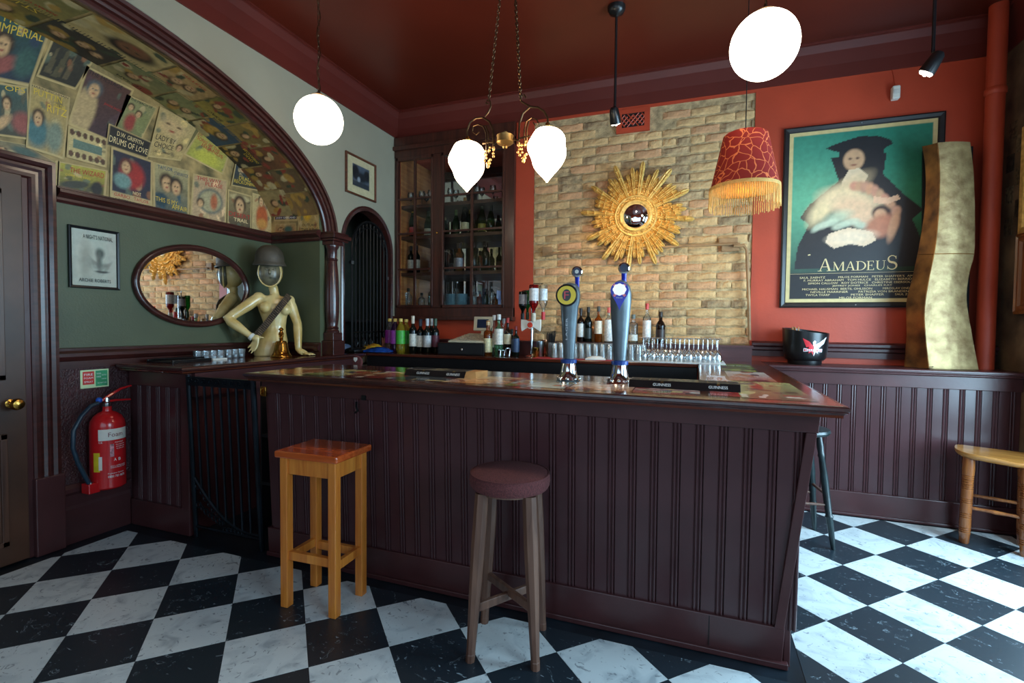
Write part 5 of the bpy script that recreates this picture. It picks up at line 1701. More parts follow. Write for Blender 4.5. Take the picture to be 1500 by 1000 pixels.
for k, (tp, bt_) in enumerate((((-1.200, 2.500, 2.388), (-1.202, 2.500, 2.113)), ((-0.744, 2.500, 2.404), (-0.744, 2.500, 2.124)))):
    tp, bt_ = Vector(tp), Vector(bt_)
    H_ = tp.z - bt_.z
    rings_ = []
    for i in range(40):
        u = i / 39
        zz = u * H_
        r0 = .098 * (math.sin(min(1, u / .62) * PI / 2) ** .95 if u < .62 else math.sqrt(max(0, 1 - ((u - .62) / .38) ** 2.6)))
        r0 = max(r0, .004)
        ring = []
        for j in range(36):
            a = 2 * PI * j / 36
            rr_ = r0 * (1 + .06 * math.cos(3 * a + u * 13))
            ring.append((rr_ * math.cos(a), rr_ * math.sin(a), zz))
        rings_.append(ring)
    m_ = MB().loft(rings_, True, True)
    o = m_.build('flame_shade', M_LAMP, ch, angle=80)
    o.location = bt_ - chl
    MB().lathe([(.028, 0), (.03, .008), (.012, .018), (.010, .03)], Matrix.Translation(tp - chl + Vector((0, 0, -.006))), 16).build('shade_gallery', M_BRASS, ch)


def globe(loc, label, chain_px):
    g = empty('globe_pendant', loc, 0, label, 'light', 'opal globe pendant lamps')
    MB().ball((0, 0, 0), .15, 40, 28).build('globe', M_GLOBE, g, angle=80)
    MB().lathe([(.045, .142), (.05, .150), (.03, .162), (.010, .175), (.006, .19)], None, 20).build('fitting', M_BRONZE, g)
    m_ = MB()
    zt = ZC - loc[2]
    n = int((zt - .19) / .034)
    for i in range(n):
        p0, p1 = Vector((0, 0, .19 + i * .034)), Vector((0, 0, .19 + (i + 1.2) * .034))
        sx_ = Vector((.006, 0, 0)) if i % 2 else Vector((0, .006, 0))
        m_.tube([p0, p0.lerp(p1, .2) + sx_, p0.lerp(p1, .8) + sx_, p1, p0.lerp(p1, .8) - sx_, p0.lerp(p1, .2) - sx_, p0], .0022, 4, False)
    m_.tube([(.008, 0, .17)] + [(.012 * math.cos(i * .9), .012 * math.sin(i * .9), .17 + (zt - .17) * i / 24) for i in range(1, 25)], .0025, 5)
    m_.build('chain', M_BRONZE, g)
    MB().lathe([(.05, zt), (.05, zt - .01), (.02, zt - .03)], None, 18).build('ceiling_rose', M_BRONZE, g)


globe((-2.307, 2.600, 2.687), 'lit white globe lamp on a chain before the grey arch wall', None)
globe((0.269, 2.620, 2.697), 'large lit white globe lamp high above the bar end', None)

# red fringed shade
sd = empty('fringed_lamp', (0.228, 3.000, 2.282), 0, 'red floral pendant lampshade with gold fringe', 'light')
m, t, b = nt('red_velvet_flower_print')
n, l = t.nodes, t.links
tc = n.new('ShaderNodeTexCoord')
wv = n.new('ShaderNodeTexNoise'); wv.inputs['Scale'].default_value = 9
l.new(tc.outputs['Object'], wv.inputs['Vector'])
mxv = n.new('ShaderNodeVectorMath'); mxv.operation = 'MULTIPLY_ADD'
mxv.inputs[1].default_value = (.10, .10, .10)
l.new(wv.outputs['Color'], mxv.inputs[0]); l.new(tc.outputs['Object'], mxv.inputs[2])
vo = n.new('ShaderNodeTexVoronoi'); vo.feature = 'DISTANCE_TO_EDGE'; vo.inputs['Scale'].default_value = 20
l.new(mxv.outputs[0], vo.inputs['Vector'])
rp = n.new('ShaderNodeValToRGB')
rp.color_ramp.elements[0].position = .03; rp.color_ramp.elements[0].color = c(236, 128, 74)
rp.color_ramp.elements[1].position = .045; rp.color_ramp.elements[1].color = c(150, 30, 22)
l.new(vo.outputs['Distance'], rp.inputs[0])
l.new(rp.outputs[0], b.inputs['Base Color']); b.inputs['Roughness'].default_value = .8
tl_ = n.new('ShaderNodeBsdfTranslucent'); l.new(rp.outputs[0], tl_.inputs[0])
ms = n.new('ShaderNodeMixShader'); ms.inputs[0].default_value = .38
l.new(b.outputs[0], ms.inputs[1]); l.new(tl_.outputs[0], ms.inputs[2]); l.new(ms.outputs[0], n['Material Output'].inputs[0])
M_SHADE = m
H0, H1 = .148, -.150
MB().lathe([(.02, H0 + .002), (.100, H0), (.112, H0 - .008), (.117, H0 - .03), (.175, H1), (.173, H1), (.115, H0 - .032), (.11, H0 - .012), (.02, H0 - .004)], None, 48, False).build('shade', M_SHADE, sd, angle=50)
M_GOLD = mat('gold_fringe', c(240, 200, 116), .6, var=.15, scale=60)
mg, tg_, bg_ = M_GOLD, M_GOLD.node_tree, M_GOLD.node_tree.nodes['Principled BSDF']
tr_ = tg_.nodes.new('ShaderNodeBsdfTranslucent'); tr_.inputs[0].default_value = c(236, 190, 100)
mm = tg_.nodes.new('ShaderNodeMixShader'); mm.inputs[0].default_value = .45
tg_.links.new(bg_.outputs[0], mm.inputs[1]); tg_.links.new(tr_.outputs[0], mm.inputs[2]); tg_.links.new(mm.outputs[0], tg_.nodes['Material Output'].inputs[0])
MB().lathe([(.10, H0 - .014), (.113, H0 - .034), (.1715, H1 + .002)], None, 48, False).build('white_lining', M_WHITE, sd)
MB().lathe([(.174, H1 - .006), (.179, H1 - .004), (.178, H1 + .014), (.173, H1 + .014)], None, 48).build('braid', M_GOLD, sd)
m_ = MB()
rf = random.Random(4)
for k in range(96):
    a = 2 * PI * k / 96
    r0, dr = .177, rf.uniform(-.003, .003)
    ln = rf.uniform(.096, .108)
    m_.tube([(r0 * math.cos(a), r0 * math.sin(a), H1), ((r0 + dr) * math.cos(a + .004), (r0 + dr) * math.sin(a + .004), H1 - ln)], [.0022, .0026], 4)
o = m_.build('fringe', M_GOLD, sd)
o['kind'] = 'stuff'
MB().ball((0, 0, -.075), .045, 18, 12).build('bulb', glow('lit_bulb', (1, .88, .68, 1), 230), sd)
MB().tube([(0, 0, .00), (0, 0, .15)], .018, 10).tube([(0, 0, .15), (0, 0, ZC - sd.location.z)], .003, 6).build('cable', M_BLACK, sd)


def spot_fix(x, y, z, label, aim):
    s = empty('spot_pendant', (x, y, z), 0, label, 'light', 'black pendant spot lamps')
    zt = ZC - z
    MB().lathe([(.062, zt), (.062, zt - .02), (.05, zt - .045), (.02, zt - .06), (.008, zt - .07)], None, 24).build('canopy', M_BLACK, s)
    MB().tube([(0, 0, .06), (0, 0, zt - .05)], .009, 8).build('rod', M_BLACK, s)
    ax = Vector(aim).normalized()
    R3 = ax.to_track_quat('-Z', 'Y').to_matrix().to_4x4()
    MB().lathe([(.018, .06), (.03, .045), (.036, .0), (.040, -.035), (.040, -.05), (.034, -.05), (.0, -.045)], R3, 24).build('head', M_BLACK, s)
    for k in range(4):
        a = k * PI / 2 + .4
        p = R3 @ Vector((.021 * math.cos(a), .021 * math.sin(a), -.05))
        MB().ball(tuple(p), .013, 10, 8).build('bulb', glow('small_spot_bulb', (1, .9, .75, 1), 12), s)


spot_fix(-.58, 3.63, 2.885, 'black pendant spot hanging before the brick wall by the air vent', (0.05, .6, -.8))
spot_fix(1.185, 3.40, 2.84, 'black angled pendant spot above the film poster', (-.45, .25, -.8))

# ------------------------------------------------------------------ on the back wall
su = empty('sunburst_mirror', (-.535, YB - .02, 2.375), 0, 'gilt sunburst wall mirror with a small convex glass', 'mirror')


def ray_mesh(L_, w_):
    m_ = MB()
    rings_ = []
    for u, k, d in ((.0, .55, .6), (.3, .75, .8), (.7, 1.0, 1.0), (.86, 1.05, 1.0), (.95, .8, .7), (1.0, .12, .2)):
        x = .135 + (L_ - .135) * u
        h_ = w_ / 2 * k
        rings_.append([(x, 0, -h_), (x, -.012 * d, -h_), (x, -.030 * d, -h_ * .45), (x, -.020 * d, 0), (x, -.030 * d, h_ * .45), (x, -.012 * d, h_), (x, 0, h_)])
    m_.loft(rings_, True, False)
    for u in (.35, .62, .80):
        x = .135 + (L_ - .135) * u
        m_.box((x, -.034, -w_ * .40), (x + .006, -.004, w_ * .40))
    return m_


protos = {}
rr = random.Random(5)
for i in range(60):
    kind = (0, 3, 2, 1, 2)[i % 5]
    L_, w_ = [(.50, .046), (.43, .038), (.40, .034), (.34, .030)][kind]
    key = (kind, i % 10 == 0)
    if kind not in protos:
        protos[kind] = o = ray_mesh(L_, w_).build('ray', M_GILT, su)
    else:
        o = protos[kind].copy()
        COL.objects.link(o)
    o.rotation_euler = (0, 2 * PI * i / 60 + .12 + rr.uniform(-.012, .012), 0)
    o.location = (0, -.002 - .006 * (3 - kind), 0)
    s_ = rr.uniform(.94, 1.03)
    o.scale = (s_, 1, 1)
RX = frame((0, 0, 0), (1, 0, 0), (0, 0, 1))
MB().lathe([(.165, .0), (.168, .03), (.158, .045), (.150, .042), (.146, .034), (.132, .034), (.128, .040), (.118, .050), (.106, .046), (.100, .034), (.094, .03)], RX @ Matrix.Diagonal((1.14, 1.14, 1, 1)), 48, False).build('round_frame', M_GILT, su)
m_ = MB()
for k in range(44):
    a = 2 * PI * k / 44
    m_.ball((.158 * math.cos(a), -.038, .158 * math.sin(a)), .0072, 8, 6)
m_.build('bead_ring', M_GILT, su)
MB().lathe([(.100, .030), (.085, .042), (.06, .053), (.03, .059), (0, .061)], RX @ Matrix.Diagonal((1.16, 1.16, 1, 1)), 40, False).build('convex_glass', M_MIRROR, su, angle=80)

# air vent
ve = empty('air_vent', (-.577, YB - .004, 3.245), 0, 'red painted lattice air vent at the top of the brick wall', 'vent')
MB().box((-.10, -.002, -.062), (.10, 0, .062)).build('dark_opening', M_BLACKGAP, ve)
m_ = MB().box((-.148, -.012, .062), (.147, 0, .10)).box((-.148, -.012, -.105), (.147, 0, -.062)).box((-.148, -.012, -.062), (-.10, 0, .062)).box((.10, -.012, -.062), (.147, 0, .062))
m_.build('surround', M_RED, ve)
m_ = MB()
for k in range(-5, 6):
    for sgn in (-1, 1):
        pa = []
        for s_ in np.linspace(-.1, .1, 9):
            z_ = sgn * (s_ - k * .04) * 1.15
            if abs(z_) <= .062: pa.append((s_, -.008, z_))
        if len(pa) > 1: m_.tube([pa[0], pa[-1]], .0055, 5)
m_.tube([(.03 * math.cos(a), -.009, .03 * math.sin(a)) for a in [2 * PI * i / 14 for i in range(15)]], .005, 5)
m_.build('lattice', M_RED, ve)
# painted conduit with boxes
cd = empty('wall_conduit', (-.5, YB - .02, 2.1), 0, 'thin painted conduit with junction boxes crossing the brick wall', 'pipe')
M_COND = mat('brown_painted_conduit', c(164, 126, 86), .6, var=.15)
cl = cd.location
m_ = MB().tube([tuple(Vector(p) - cl) for p in ((-1.370, 4.610, 2.067), (-0.720, 4.610, 2.072), (-0.128, 4.610, 2.089), (0.329, 4.610, 2.085))], .011, 8)
m_.build('conduit_run', M_COND, cd)
m_ = MB().tube([tuple(Vector(p) - cl) for p in ((0.281, 4.600, 2.069), (0.360, 4.600, 2.065), (0.381, 4.600, 2.030), (0.407, 4.600, 1.607), (0.420, 4.600, 1.276))], .013, 8)
m_.build('conduit_drop', M_COND, cd)
for p, w_, h_ in (((-1.364, 4.610, 2.093), .05, .045), ((0.238, 4.610, 2.118), .075, .025), ((0.256, 4.610, 2.054), .07, .025)):
    p = Vector(p) - cl
    MB().box((p.x - w_ / 1, -.005, p.z - h_), (p.x + w_, .018, p.z + h_)).build('junction_box', M_COND, cd, bevel=.004)
# alarm sensor
se = empty('alarm_sensor', (1.386, 4.630, 3.180), 0, 'small white alarm sensor above the film poster', 'sensor')
MB().box((-.026, -.035, -.05), (.026, .02, .05)).build('case', M_WHITE, se, bevel=.010)
MB().box((-.018, -.038, -.015), (.018, -.034, .02)).build('lens', mat('milky_lens', c(206, 206, 200), .2), se)
MB().tube([(0, 0, .05), (-.004, .015, .12), (-.02, .015, .20)], .0025, 5).build('cable', M_RED, se)

# big film poster
PX0, PX1, PZ0, PZ1 = .640, 1.705, 1.548, 3.005
po, R_ = picture('framed_film_poster', ((PX0 + PX1) / 2, YB - .004, (PZ0 + PZ1) / 2), PX1 - PX0, PZ1 - PZ0, .042, .03, mat('black_poster_frame', c(38, 34, 34), .35), 'large black framed film poster lettered Amadeus on the red wall', 'poster', on_back)
W_, H_ = PX1 - PX0 - .084, PZ1 - PZ0 - .084
a = Art(120, 170, (28, 26, 26), (24, 92, 84))
X_, Y_ = a.X, a.Y
g1 = np.clip((Y_ - .34) / .3, 0, 1)
base = np.array(c(30, 28, 28)[:3]) * (1 - g1[..., None]) + np.array(c(34, 118, 100)[:3]) * g1[..., None]
a.C = base
a.oval(.12, .60, .32, .26, (110, 190, 150), .9, 0, .75).oval(.88, .62, .28, .3, (60, 140, 90), .9, 0, .5)
# generic cloaked figure with a wide hat, pale drapery before it
cloak = [(.30, .84), (.36, .70), (.16, .575), (.09, .50), (.16, .46), (.08, .33), (.06, .2), (.95, .2), (.93, .33), (.86, .46), (.93, .51), (.80, .60), (.66, .72), (.68, .84)]
a.poly(cloak, (36, 32, 34))
a.poly([(.26, .895), (.38, .925), (.50, .945), (.62, .935), (.70, .91), (.72, .885), (.66, .862), (.36, .862)], (34, 32, 34))
a.rect(.36, .80, .66, .87, (36, 32, 34))
a.oval(.46, .815, .072, .060, (206, 160, 120), .12).oval(.435, .822, .012, .006, (90, 60, 50), .4).oval(.485, .822, .012, .006, (90, 60, 50), .4).oval(.46, .785, .022, .005, (150, 90, 70), .4)
a.poly([(.43, .76), (.50, .765), (.56, .72), (.53, .66), (.40, .62), (.38, .69)], (226, 200, 164))
a.oval(.36, .62, .20, .055, (222, 190, 146), .5, .45, .95).oval(.25, .54, .12, .05, (232, 208, 160), .4, .7, .95).oval(.44, .585, .20, .07, (236, 210, 166), .4, -.15, .95)
for q_ in range(9): a.oval(.47 + .035 * q_, .665 - .004 * q_ * q_ * .6, .034, .026, (212 - 6 * (q_ % 3), 146 + 8 * (q_ % 2), 118), .3, .4 * q_)
a.poly([(.60, .60), (.70, .585), (.76, .60), (.78, .575), (.70, .55), (.60, .56)], (232, 186, 150), .9)
a.oval(.50, .52, .17, .075, (230, 190, 152), .35, -.3, .95).oval(.36, .49, .09, .035, (196, 208, 176), .5, .2, .8)
for q_ in range(7): a.oval(.22 + .05 * q_, .44 + .012 * (q_ % 3), .045, .018, (200 + 6 * (q_ % 2), 212, 184), .4, .5 - .1 * q_, .8)
a.oval(.655, .505, .062, .040, (66, 42, 34), .2).oval(.650, .492, .042, .034, (206, 156, 118), .2)
a.oval(.66, .43, .105, .062, (190, 120, 88), .25, .2).oval(.74, .43, .03, .09, (204, 150, 112), .3, -.3)
a.poly([(.30, .40), (.44, .43), (.60, .40), (.63, .35), (.55, .318), (.45, .335), (.34, .312), (.28, .35)], (236, 204, 168), .95).oval(.46, .375, .15, .035, (242, 216, 184), .4, .05, .8)
a.rect(0, .0, 1, .175, (30, 26, 28))
a.speckle(.03, 2)
bw = .034
for (x0, y0, x1, y1) in ((0, 0, 1, .022), (0, .978, 1, 1), (0, 0, .028, 1), (.972, 0, 1, 1)): a.rect(x0, y0, x1, y1, (214, 190, 132))
a.mesh('print', lambda u, v: tuple(R_ @ Vector(((u - .5) * W_, (v - .5) * H_, .010))), print_mat('glossy_poster_print', .5), po)


def serif(mb_, ch_, x, y, w, h, M):
    tk, tn, sf = h * .13, h * .045, h * .05

    def pl_(*pts): mb_.prism(list(pts) if area(pts) > 0 else list(pts)[::-1], .0108, .0116, M)

    def area(p): return sum(p[i][0] * p[(i + 1) % len(p)][1] - p[(i + 1) % len(p)][0] * p[i][1] for i in range(len(p)))

    def bar_(x0, y0, x1, y1): pl_((x0, y0), (x1, y0), (x1, y1), (x0, y1))
    if ch_ == 'A':
        m_ = x + w * .52
        pl_((x + w * .10, y), (x + w * .10 + tn * 1.3, y), (m_, y + h), (m_ - tn * 1.2, y + h))
        pl_((x + w * .80 - tk * .4, y), (x + w * .80 + tk * .8, y), (m_ + tn, y + h), (m_ - tn * 1.2, y + h))
        bar_(x + w * .26, y + h * .32, x + w * .72, y + h * .32 + tn)
        bar_(x - w * .02, y, x + w * .28, y + sf * .7); bar_(x + w * .62, y, x + w * 1.04, y + sf * .7)
    elif ch_ == 'M':
        bar_(x + w * .12, y, x + w * .12 + tn, y + h); bar_(x + w * .80, y, x + w * .80 + tk, y + h)
        pl_((x + w * .06, y + h), (x + w * .06 + tk, y + h), (x + w * .52, y + h * .12), (x + w * .44, y + h * .0))
        pl_((x + w * .80 + tk * .6, y + h), (x + w * .80, y + h), (x + w * .44, y + h * .0), (x + w * .50, y + h * .12))
        bar_(x, y, x + w * .28, y + sf * .7); bar_(x + w * .70, y, x + w * 1.06, y + sf * .7)
    elif ch_ == 'D':
        bar_(x + w * .12, y, x + w * .12 + tk, y + h)
        n_ = 14
        out = [(x + w * .35 + (w * .62) * math.sin(PI * i / n_), y + h / 2 - h / 2 * math.cos(PI * i / n_)) for i in range(n_ + 1)]
        inn = [(x + w * .35 + (w * .62 - tk) * math.sin(PI * i / n_), y + h / 2 - (h / 2 - tn) * math.cos(PI * i / n_)) for i in range(n_ + 1)]
        for i in range(n_): pl_(out[i], out[i + 1], inn[i + 1], inn[i])
        bar_(x, y, x + w * .36, y + tn); bar_(x, y + h - tn, x + w * .36, y + h)
    elif ch_ == 'E':
        bar_(x + w * .12, y, x + w * .12 + tk, y + h)
        bar_(x, y, x + w * .85, y + tn); bar_(x, y + h - tn, x + w * .80, y + h); bar_(x + w * .2, y + h * .5, x + w * .62, y + h * .5 + tn)
        bar_(x + w * .80, y, x + w * .87, y + h * .2); bar_(x + w * .75, y + h * .8, x + w * .82, y + h); bar_(x + w * .58, y + h * .4, x + w * .64, y + h * .64)
    elif ch_ == 'U':
        bar_(x + w * .12, y + h * .3, x + w * .12 + tk, y + h); bar_(x + w * .80, y + h * .3, x + w * .80 + tn, y + h)
        n_ = 12
        cx_, rw = x + w * .47, w * .35
        out = [(cx_ - rw * math.cos(PI * i / n_), y + h * .3 - h * .3 * math.sin(PI * i / n_)) for i in range(n_ + 1)]
        inn = [(cx_ + tk * .25 - (rw - tk * .7) * math.cos(PI * i / n_), y + h * .3 - (h * .3 - tn) * math.sin(PI * i / n_)) for i in range(n_ + 1)]
        for i in range(n_): pl_(out[i], out[i + 1], inn[i + 1], inn[i])
        bar_(x, y + h - sf * .7, x + w * .36, y + h); bar_(x + w * .66, y + h - sf * .7, x + w * .98, y + h)
    elif ch_ == 'S':
        pts_ = []
        for i in range(25):
            t_ = i / 24
            if t_ < .5:
                a_ = math.radians(20 + 250 * (t_ / .5))
                pts_.append((x + w * .5 + w * .34 * math.cos(a_), y + h * .745 + h * .235 * math.sin(a_)))
            else:
                a_ = math.radians(90 - 250 * ((t_ - .5) / .5))
                pts_.append((x + w * .5 + w * .38 * math.cos(a_), y + h * .265 + h * .245 * math.sin(a_)))
        for i in range(24):
            (x0, y0), (x1, y1) = pts_[i], pts_[i + 1]
            dx, dy = x1 - x0, y1 - y0
            L_ = math.hypot(dx, dy) or 1
            k = tn * .6 + (tk * .55 - tn * .6) * math.exp(-((i - 12) / 5.0) ** 2)
            nx, ny = -dy / L_ * k, dx / L_ * k
            pl_((x0 + nx, y0 + ny), (x1 + nx, y1 + ny), (x1 - nx, y1 - ny), (x0 - nx, y0 - ny))
        bar_(x + w * .80, y + h * .74, x + w * .85, y + h * .95); bar_(x + w * .10, y + h * .04, x + w * .15, y + h * .28)


t = MB()
ty = -.321
tx = -.262
for ch_, w_, h_ in (('A', .098, .10), ('M', .085, .072), ('A', .070, .072), ('D', .070, .072), ('E', .056, .072), ('U', .068, .072), ('S', .075, .11)):
    serif(t, ch_, tx, H_ * 0 + ty - .115, w_, h_, R_)
    tx += w_ + .002
t.box((-W_ / 2 + .03, ty - .1345, .0108), (W_ / 2 - .03, ty - .1325, .0114), R_)
t.prism([(-.335, ty + .013), (-.318, ty + .016), (-.320, ty + .026), (-.337, ty + .022)], .0108, .0114, R_)
t.build('title_lettering', M_CREAMTXT, po)
t = MB()
for i, (s_, x, w_) in enumerate((("SAUL ZAENTZ", -.30, .18), ("MILOS FORMAN   PETER SHAFFER'S  AMADEUS", .17, .58), ("F. MURRAY ABRAHAM   TOM HULCE   ELIZABETH BERRIDGE", .02, .76), ("SIMON CALLOW   ROY DOTRICE   CHRISTINE EBERSOLE", .02, .70), ("JEFFREY JONES   CHARLES KAY", .04, .40),
                              ("MICHAEL HAUSMAN  BERTIL OHLSSON", -.13, .48), ("MIROSLAV ONDRICEK", .30, .24), ("NEVILLE MARRINER", -.18, .26), ("PATRIZIA VON BRANDENSTEIN", .22, .40), ("TWYLA THARP", -.26, .17), ("PETER SHAFFER", .08, .22), ("SAUL ZAENTZ", .34, .16), ("MILOS FORMAN", -.0, .22))):
    row_ = (0, 0, 1, 2, 3, 4, 4, 5, 5, 6, 6, 6, 7)[i]
    lettering(t, s_, w_, .0155, R_ @ Matrix.Translation((x, ty - .165 - .0235 * row_, .0108)))
t.build('credit_lettering', M_CREAMTXT, po)
m_ = MB()
for x, z_ in ((0, PZ1 - PZ0), (0, 0)):
    m_.ball(tuple(R_ @ Vector((0, (1 if z_ else -1) * ((PZ1 - PZ0) / 2 - .02), .028))), .005, 8, 6)
m_.build('screws', M_STEEL, po)

# framed photograph on the grey wall
ph, R_ = picture('framed_photograph', (XG + .003, 4.02, 2.785), .455, .375, .020, .022, wood('walnut_frame', c(70, 36, 22), c(110, 60, 36), 1), 'framed black and white garden photograph on the grey wall', 'picture', on_left)
a = Art(44, 36, (222, 206, 168), (224, 208, 170))
a.rect(.2, .2, .8, .8, (96, 104, 120))
a.oval(.3, .6, .12, .2, (30, 32, 38), .2).oval(.72, .6, .12, .16, (34, 36, 42), .2).oval(.5, .5, .2, .14, (44, 46, 54), .3).oval(.42, .42, .05, .07, (170, 176, 190), .3)
a.rect(.2, .2, .8, .36, (60, 64, 74))
for (x0, y0, x1, y1) in ((0, 0, 1, .195), (0, .805, 1, 1), (0, 0, .195, 1), (.805, 0, 1, 1)): a.rect(x0, y0, x1, y1, (224, 208, 170))
a.mesh('print', lambda u, v: tuple(R_ @ Vector(((u - .5) * .42, (v - .5) * .34, .006))), M_PRINT, ph)
MB().box((-.21, -.17, .009), (.21, .17, .0105), R_).build('glazing', M_PANE, ph)

# right wall pieces
g_, R_ = picture('gilt_framed_picture', (XR - .003, 4.10, 2.39), .56, .72, .05, .03, M_GILT, 'dark picture in a gilt frame high on the right wall', 'picture', on_right)
MB().box((-.24, -.32, .002), (.24, .32, .008), R_).build('canvas', mat('dark_canvas', c(40, 36, 34), .4, var=.3), g_)
g_, R_ = picture('oak_framed_panel', (XR - .003, 4.08, 1.76), .60, .54, .085, .04, M_OAKLEG, 'oak framed panel low on the right wall beside the red column', 'picture', on_right, prof=[(0, 0), (0, .03), (.015, .04), (.025, .03), (.035, .036), (.05, .036), (.06, .022), (.085, .018), (.085, 0)])
MB().box((-.22, -.19, .002), (.22, .19, .008), R_).build('canvas', mat('brown_panel', c(74, 38, 22), .4, var=.3), g_)
rp_ = random.Random(8)
for k in range(7):
    y0, z0_ = 4.60 - .105 * (k % 2) - rp_.random() * .02, 2.05 + .14 * k * .8
    tag(MB().box((XR - .004, y0 - .09, z0_), (XR - .001, y0, z0_ + .12)).build('pasted_photo', mat('sepia_snapshot', c(*[(96, 80, 56), (60, 52, 40), (120, 104, 76)][k % 3]), .6, var=.4, scale=40)), 'small sepia snapshot on the right wall, %s of the pasted column' % ['lowest', 'second from the bottom', 'third from the bottom', 'middle one', 'third from the top', 'second from the top', 'topmost'][k], 'photo', 'sepia snapshots on the right wall')

# red column
co = empty('red_column', (1.935, 4.50, BT), 0, 'terracotta painted iron column standing on the ledge counter by the right wall', 'column')
MB().lathe([(.054, 0), (.054, ZC - BT)], None, 24).build('shaft', M_RED, co)
MB().lathe([(.056, 1.93), (.062, 1.94), (.062, 1.97), (.056, 1.98)], None, 24).build('collar', M_RED, co)

# bronze twisted sculpture
M_BRZ = mat('patinated_bronze_sheet', c(176, 152, 106), .5, .45, var=.12, scale=12, bump=.5, bscale=22, col2=c(130, 102, 66), detail=10)
M_BRZD = mat('patinated_bronze_shaded', c(170, 116, 60), .45, .45, var=.2, scale=6, bump=.35, bscale=16, col2=c(78, 50, 28), detail=10)  # darker copy for side and rear, facet shade put into the colour
sc_ = empty('bronze_sculpture', (1.55, 4.42, BT), 0, 'tall wavy hammered bronze sheet sculpture on the ledge counter', 'sculpture')
rows = [((1.511, 4.460, 2.711), (1.556, 4.340, 2.690), (1.756, 4.380, 2.685)), ((1.537, 4.460, 2.532), (1.574, 4.340, 2.494), (1.781, 4.380, 2.485)), ((1.541, 4.460, 2.286), (1.578, 4.340, 2.256), (1.796, 4.380, 2.249)),
        ((1.526, 4.460, 2.089), (1.572, 4.340, 2.051), (1.803, 4.380, 2.036)), ((1.507, 4.460, 1.931), (1.557, 4.330, 1.912), (1.803, 4.380, 1.908)), ((1.479, 4.460, 1.743), (1.532, 4.330, 1.730), (1.778, 4.380, 1.753)),
        ((1.451, 4.460, 1.567), (1.514, 4.330, 1.537), (1.772, 4.380, 1.586)), ((1.458, 4.460, 1.340), (1.520, 4.320, 1.343), (1.805, 4.380, 1.371)), ((1.451, 4.460, 1.178), (1.545, 4.310, 1.180), (1.854, 4.380, 1.167))]
rows = [[Vector(p) - sc_.location for p in r] for r in rows]
for p in rows[-1]: p.z = 0.003


def smooth_rows(idx, n=4):
    out = []
    P = [r[idx] for r in rows]
    for i in range(len(P) - 1):
        p0, p1, p2, p3 = P[max(i - 1, 0)], P[i], P[i + 1], P[min(i + 2, len(P) - 1)]
        for k in range(n):
            t_ = k / n
            out.append(.5 * ((2 * p1) + (p2 - p0) * t_ + (2 * p0 - 5 * p1 + 4 * p2 - p3) * t_ * t_ + (3 * p1 - p0 - 3 * p2 + p3) * t_ ** 3))
    out.append(P[-1])
    return out


Ls, Ss, Rs_ = smooth_rows(0), smooth_rows(1), smooth_rows(2)
rs2 = random.Random(6)


def sheet(A, B, name, m_, bulge):
    rings_ = []
    for a_, b_ in zip(A, B):
        fr, bk = [], []
        for k in range(9):
            u = k / 8
            p = a_.lerp(b_, u)
            out_ = Vector((0, -1, 0)) * bulge * math.sin(PI * u)
            p = p + out_ + Vector((0, rs2.uniform(-.0015, .0015), 0))
            fr.append(tuple(p)); bk.append(tuple(p + Vector((0, .004, 0))))
        rings_.append(fr + bk[::-1])
    MB().loft(rings_, True, True).build(name, m_, sc_, angle=60)


sheet(Ls, Ss, 'side_sheet', M_BRZD, -.012)
sheet(Ss, Rs_, 'front_sheet', M_BRZ, .018)
Bk = [((a_ + b_) / 2 + Vector((0, .13, 0))) for a_, b_ in zip(Ls, Rs_)]
sheet(Rs_, Bk, 'rear_sheet', M_BRZD, 0.0)
sheet(Bk, Ls, 'rear_sheet', M_BRZD, 0.0)
MB().tube([tuple(p + Vector((0, -.003, 0))) for p in Ss], .0035, 5).tube([tuple(Ls[16] + Vector((0, -.002, 0))), tuple(Ss[16] + Vector((0, -.004, 0)))], .003, 5).tube([tuple(Ss[16].lerp(Rs_[16], k / 8) + Vector((0, -.018 * math.sin(PI * k / 8) - .002, 0))) for k in range(9)], .003, 5).build('seam', M_BRZD, sc_)
MB().tube([Ss[-1] + Vector((0, -.01, .012)), Ss[-1] + Vector((.012, -.035, .02)), Ss[-1] + Vector((.0, -.055, .008)), Ss[-1] + Vector((-.012, -.04, .004)), Ss[-1] + Vector((.0, -.012, .006))], .0025, 5).build('wire_tie', M_STEEL, sc_)
tag(MB().hexa([(1.60, 4.585, BT), (1.875, 4.585, BT), (1.875, 4.60, BT), (1.60, 4.60, BT)], [(1.565, 4.605, 2.72), (1.865, 4.605, 2.72), (1.865, 4.62, 2.72), (1.565, 4.62, 2.72)]).build('shadow_sheet', M_BLACKM), 'black sheet standing in for the shadow behind the bronze sculpture', 'board')  # thin black sheet put in for the tall dark shadow behind the sculpture

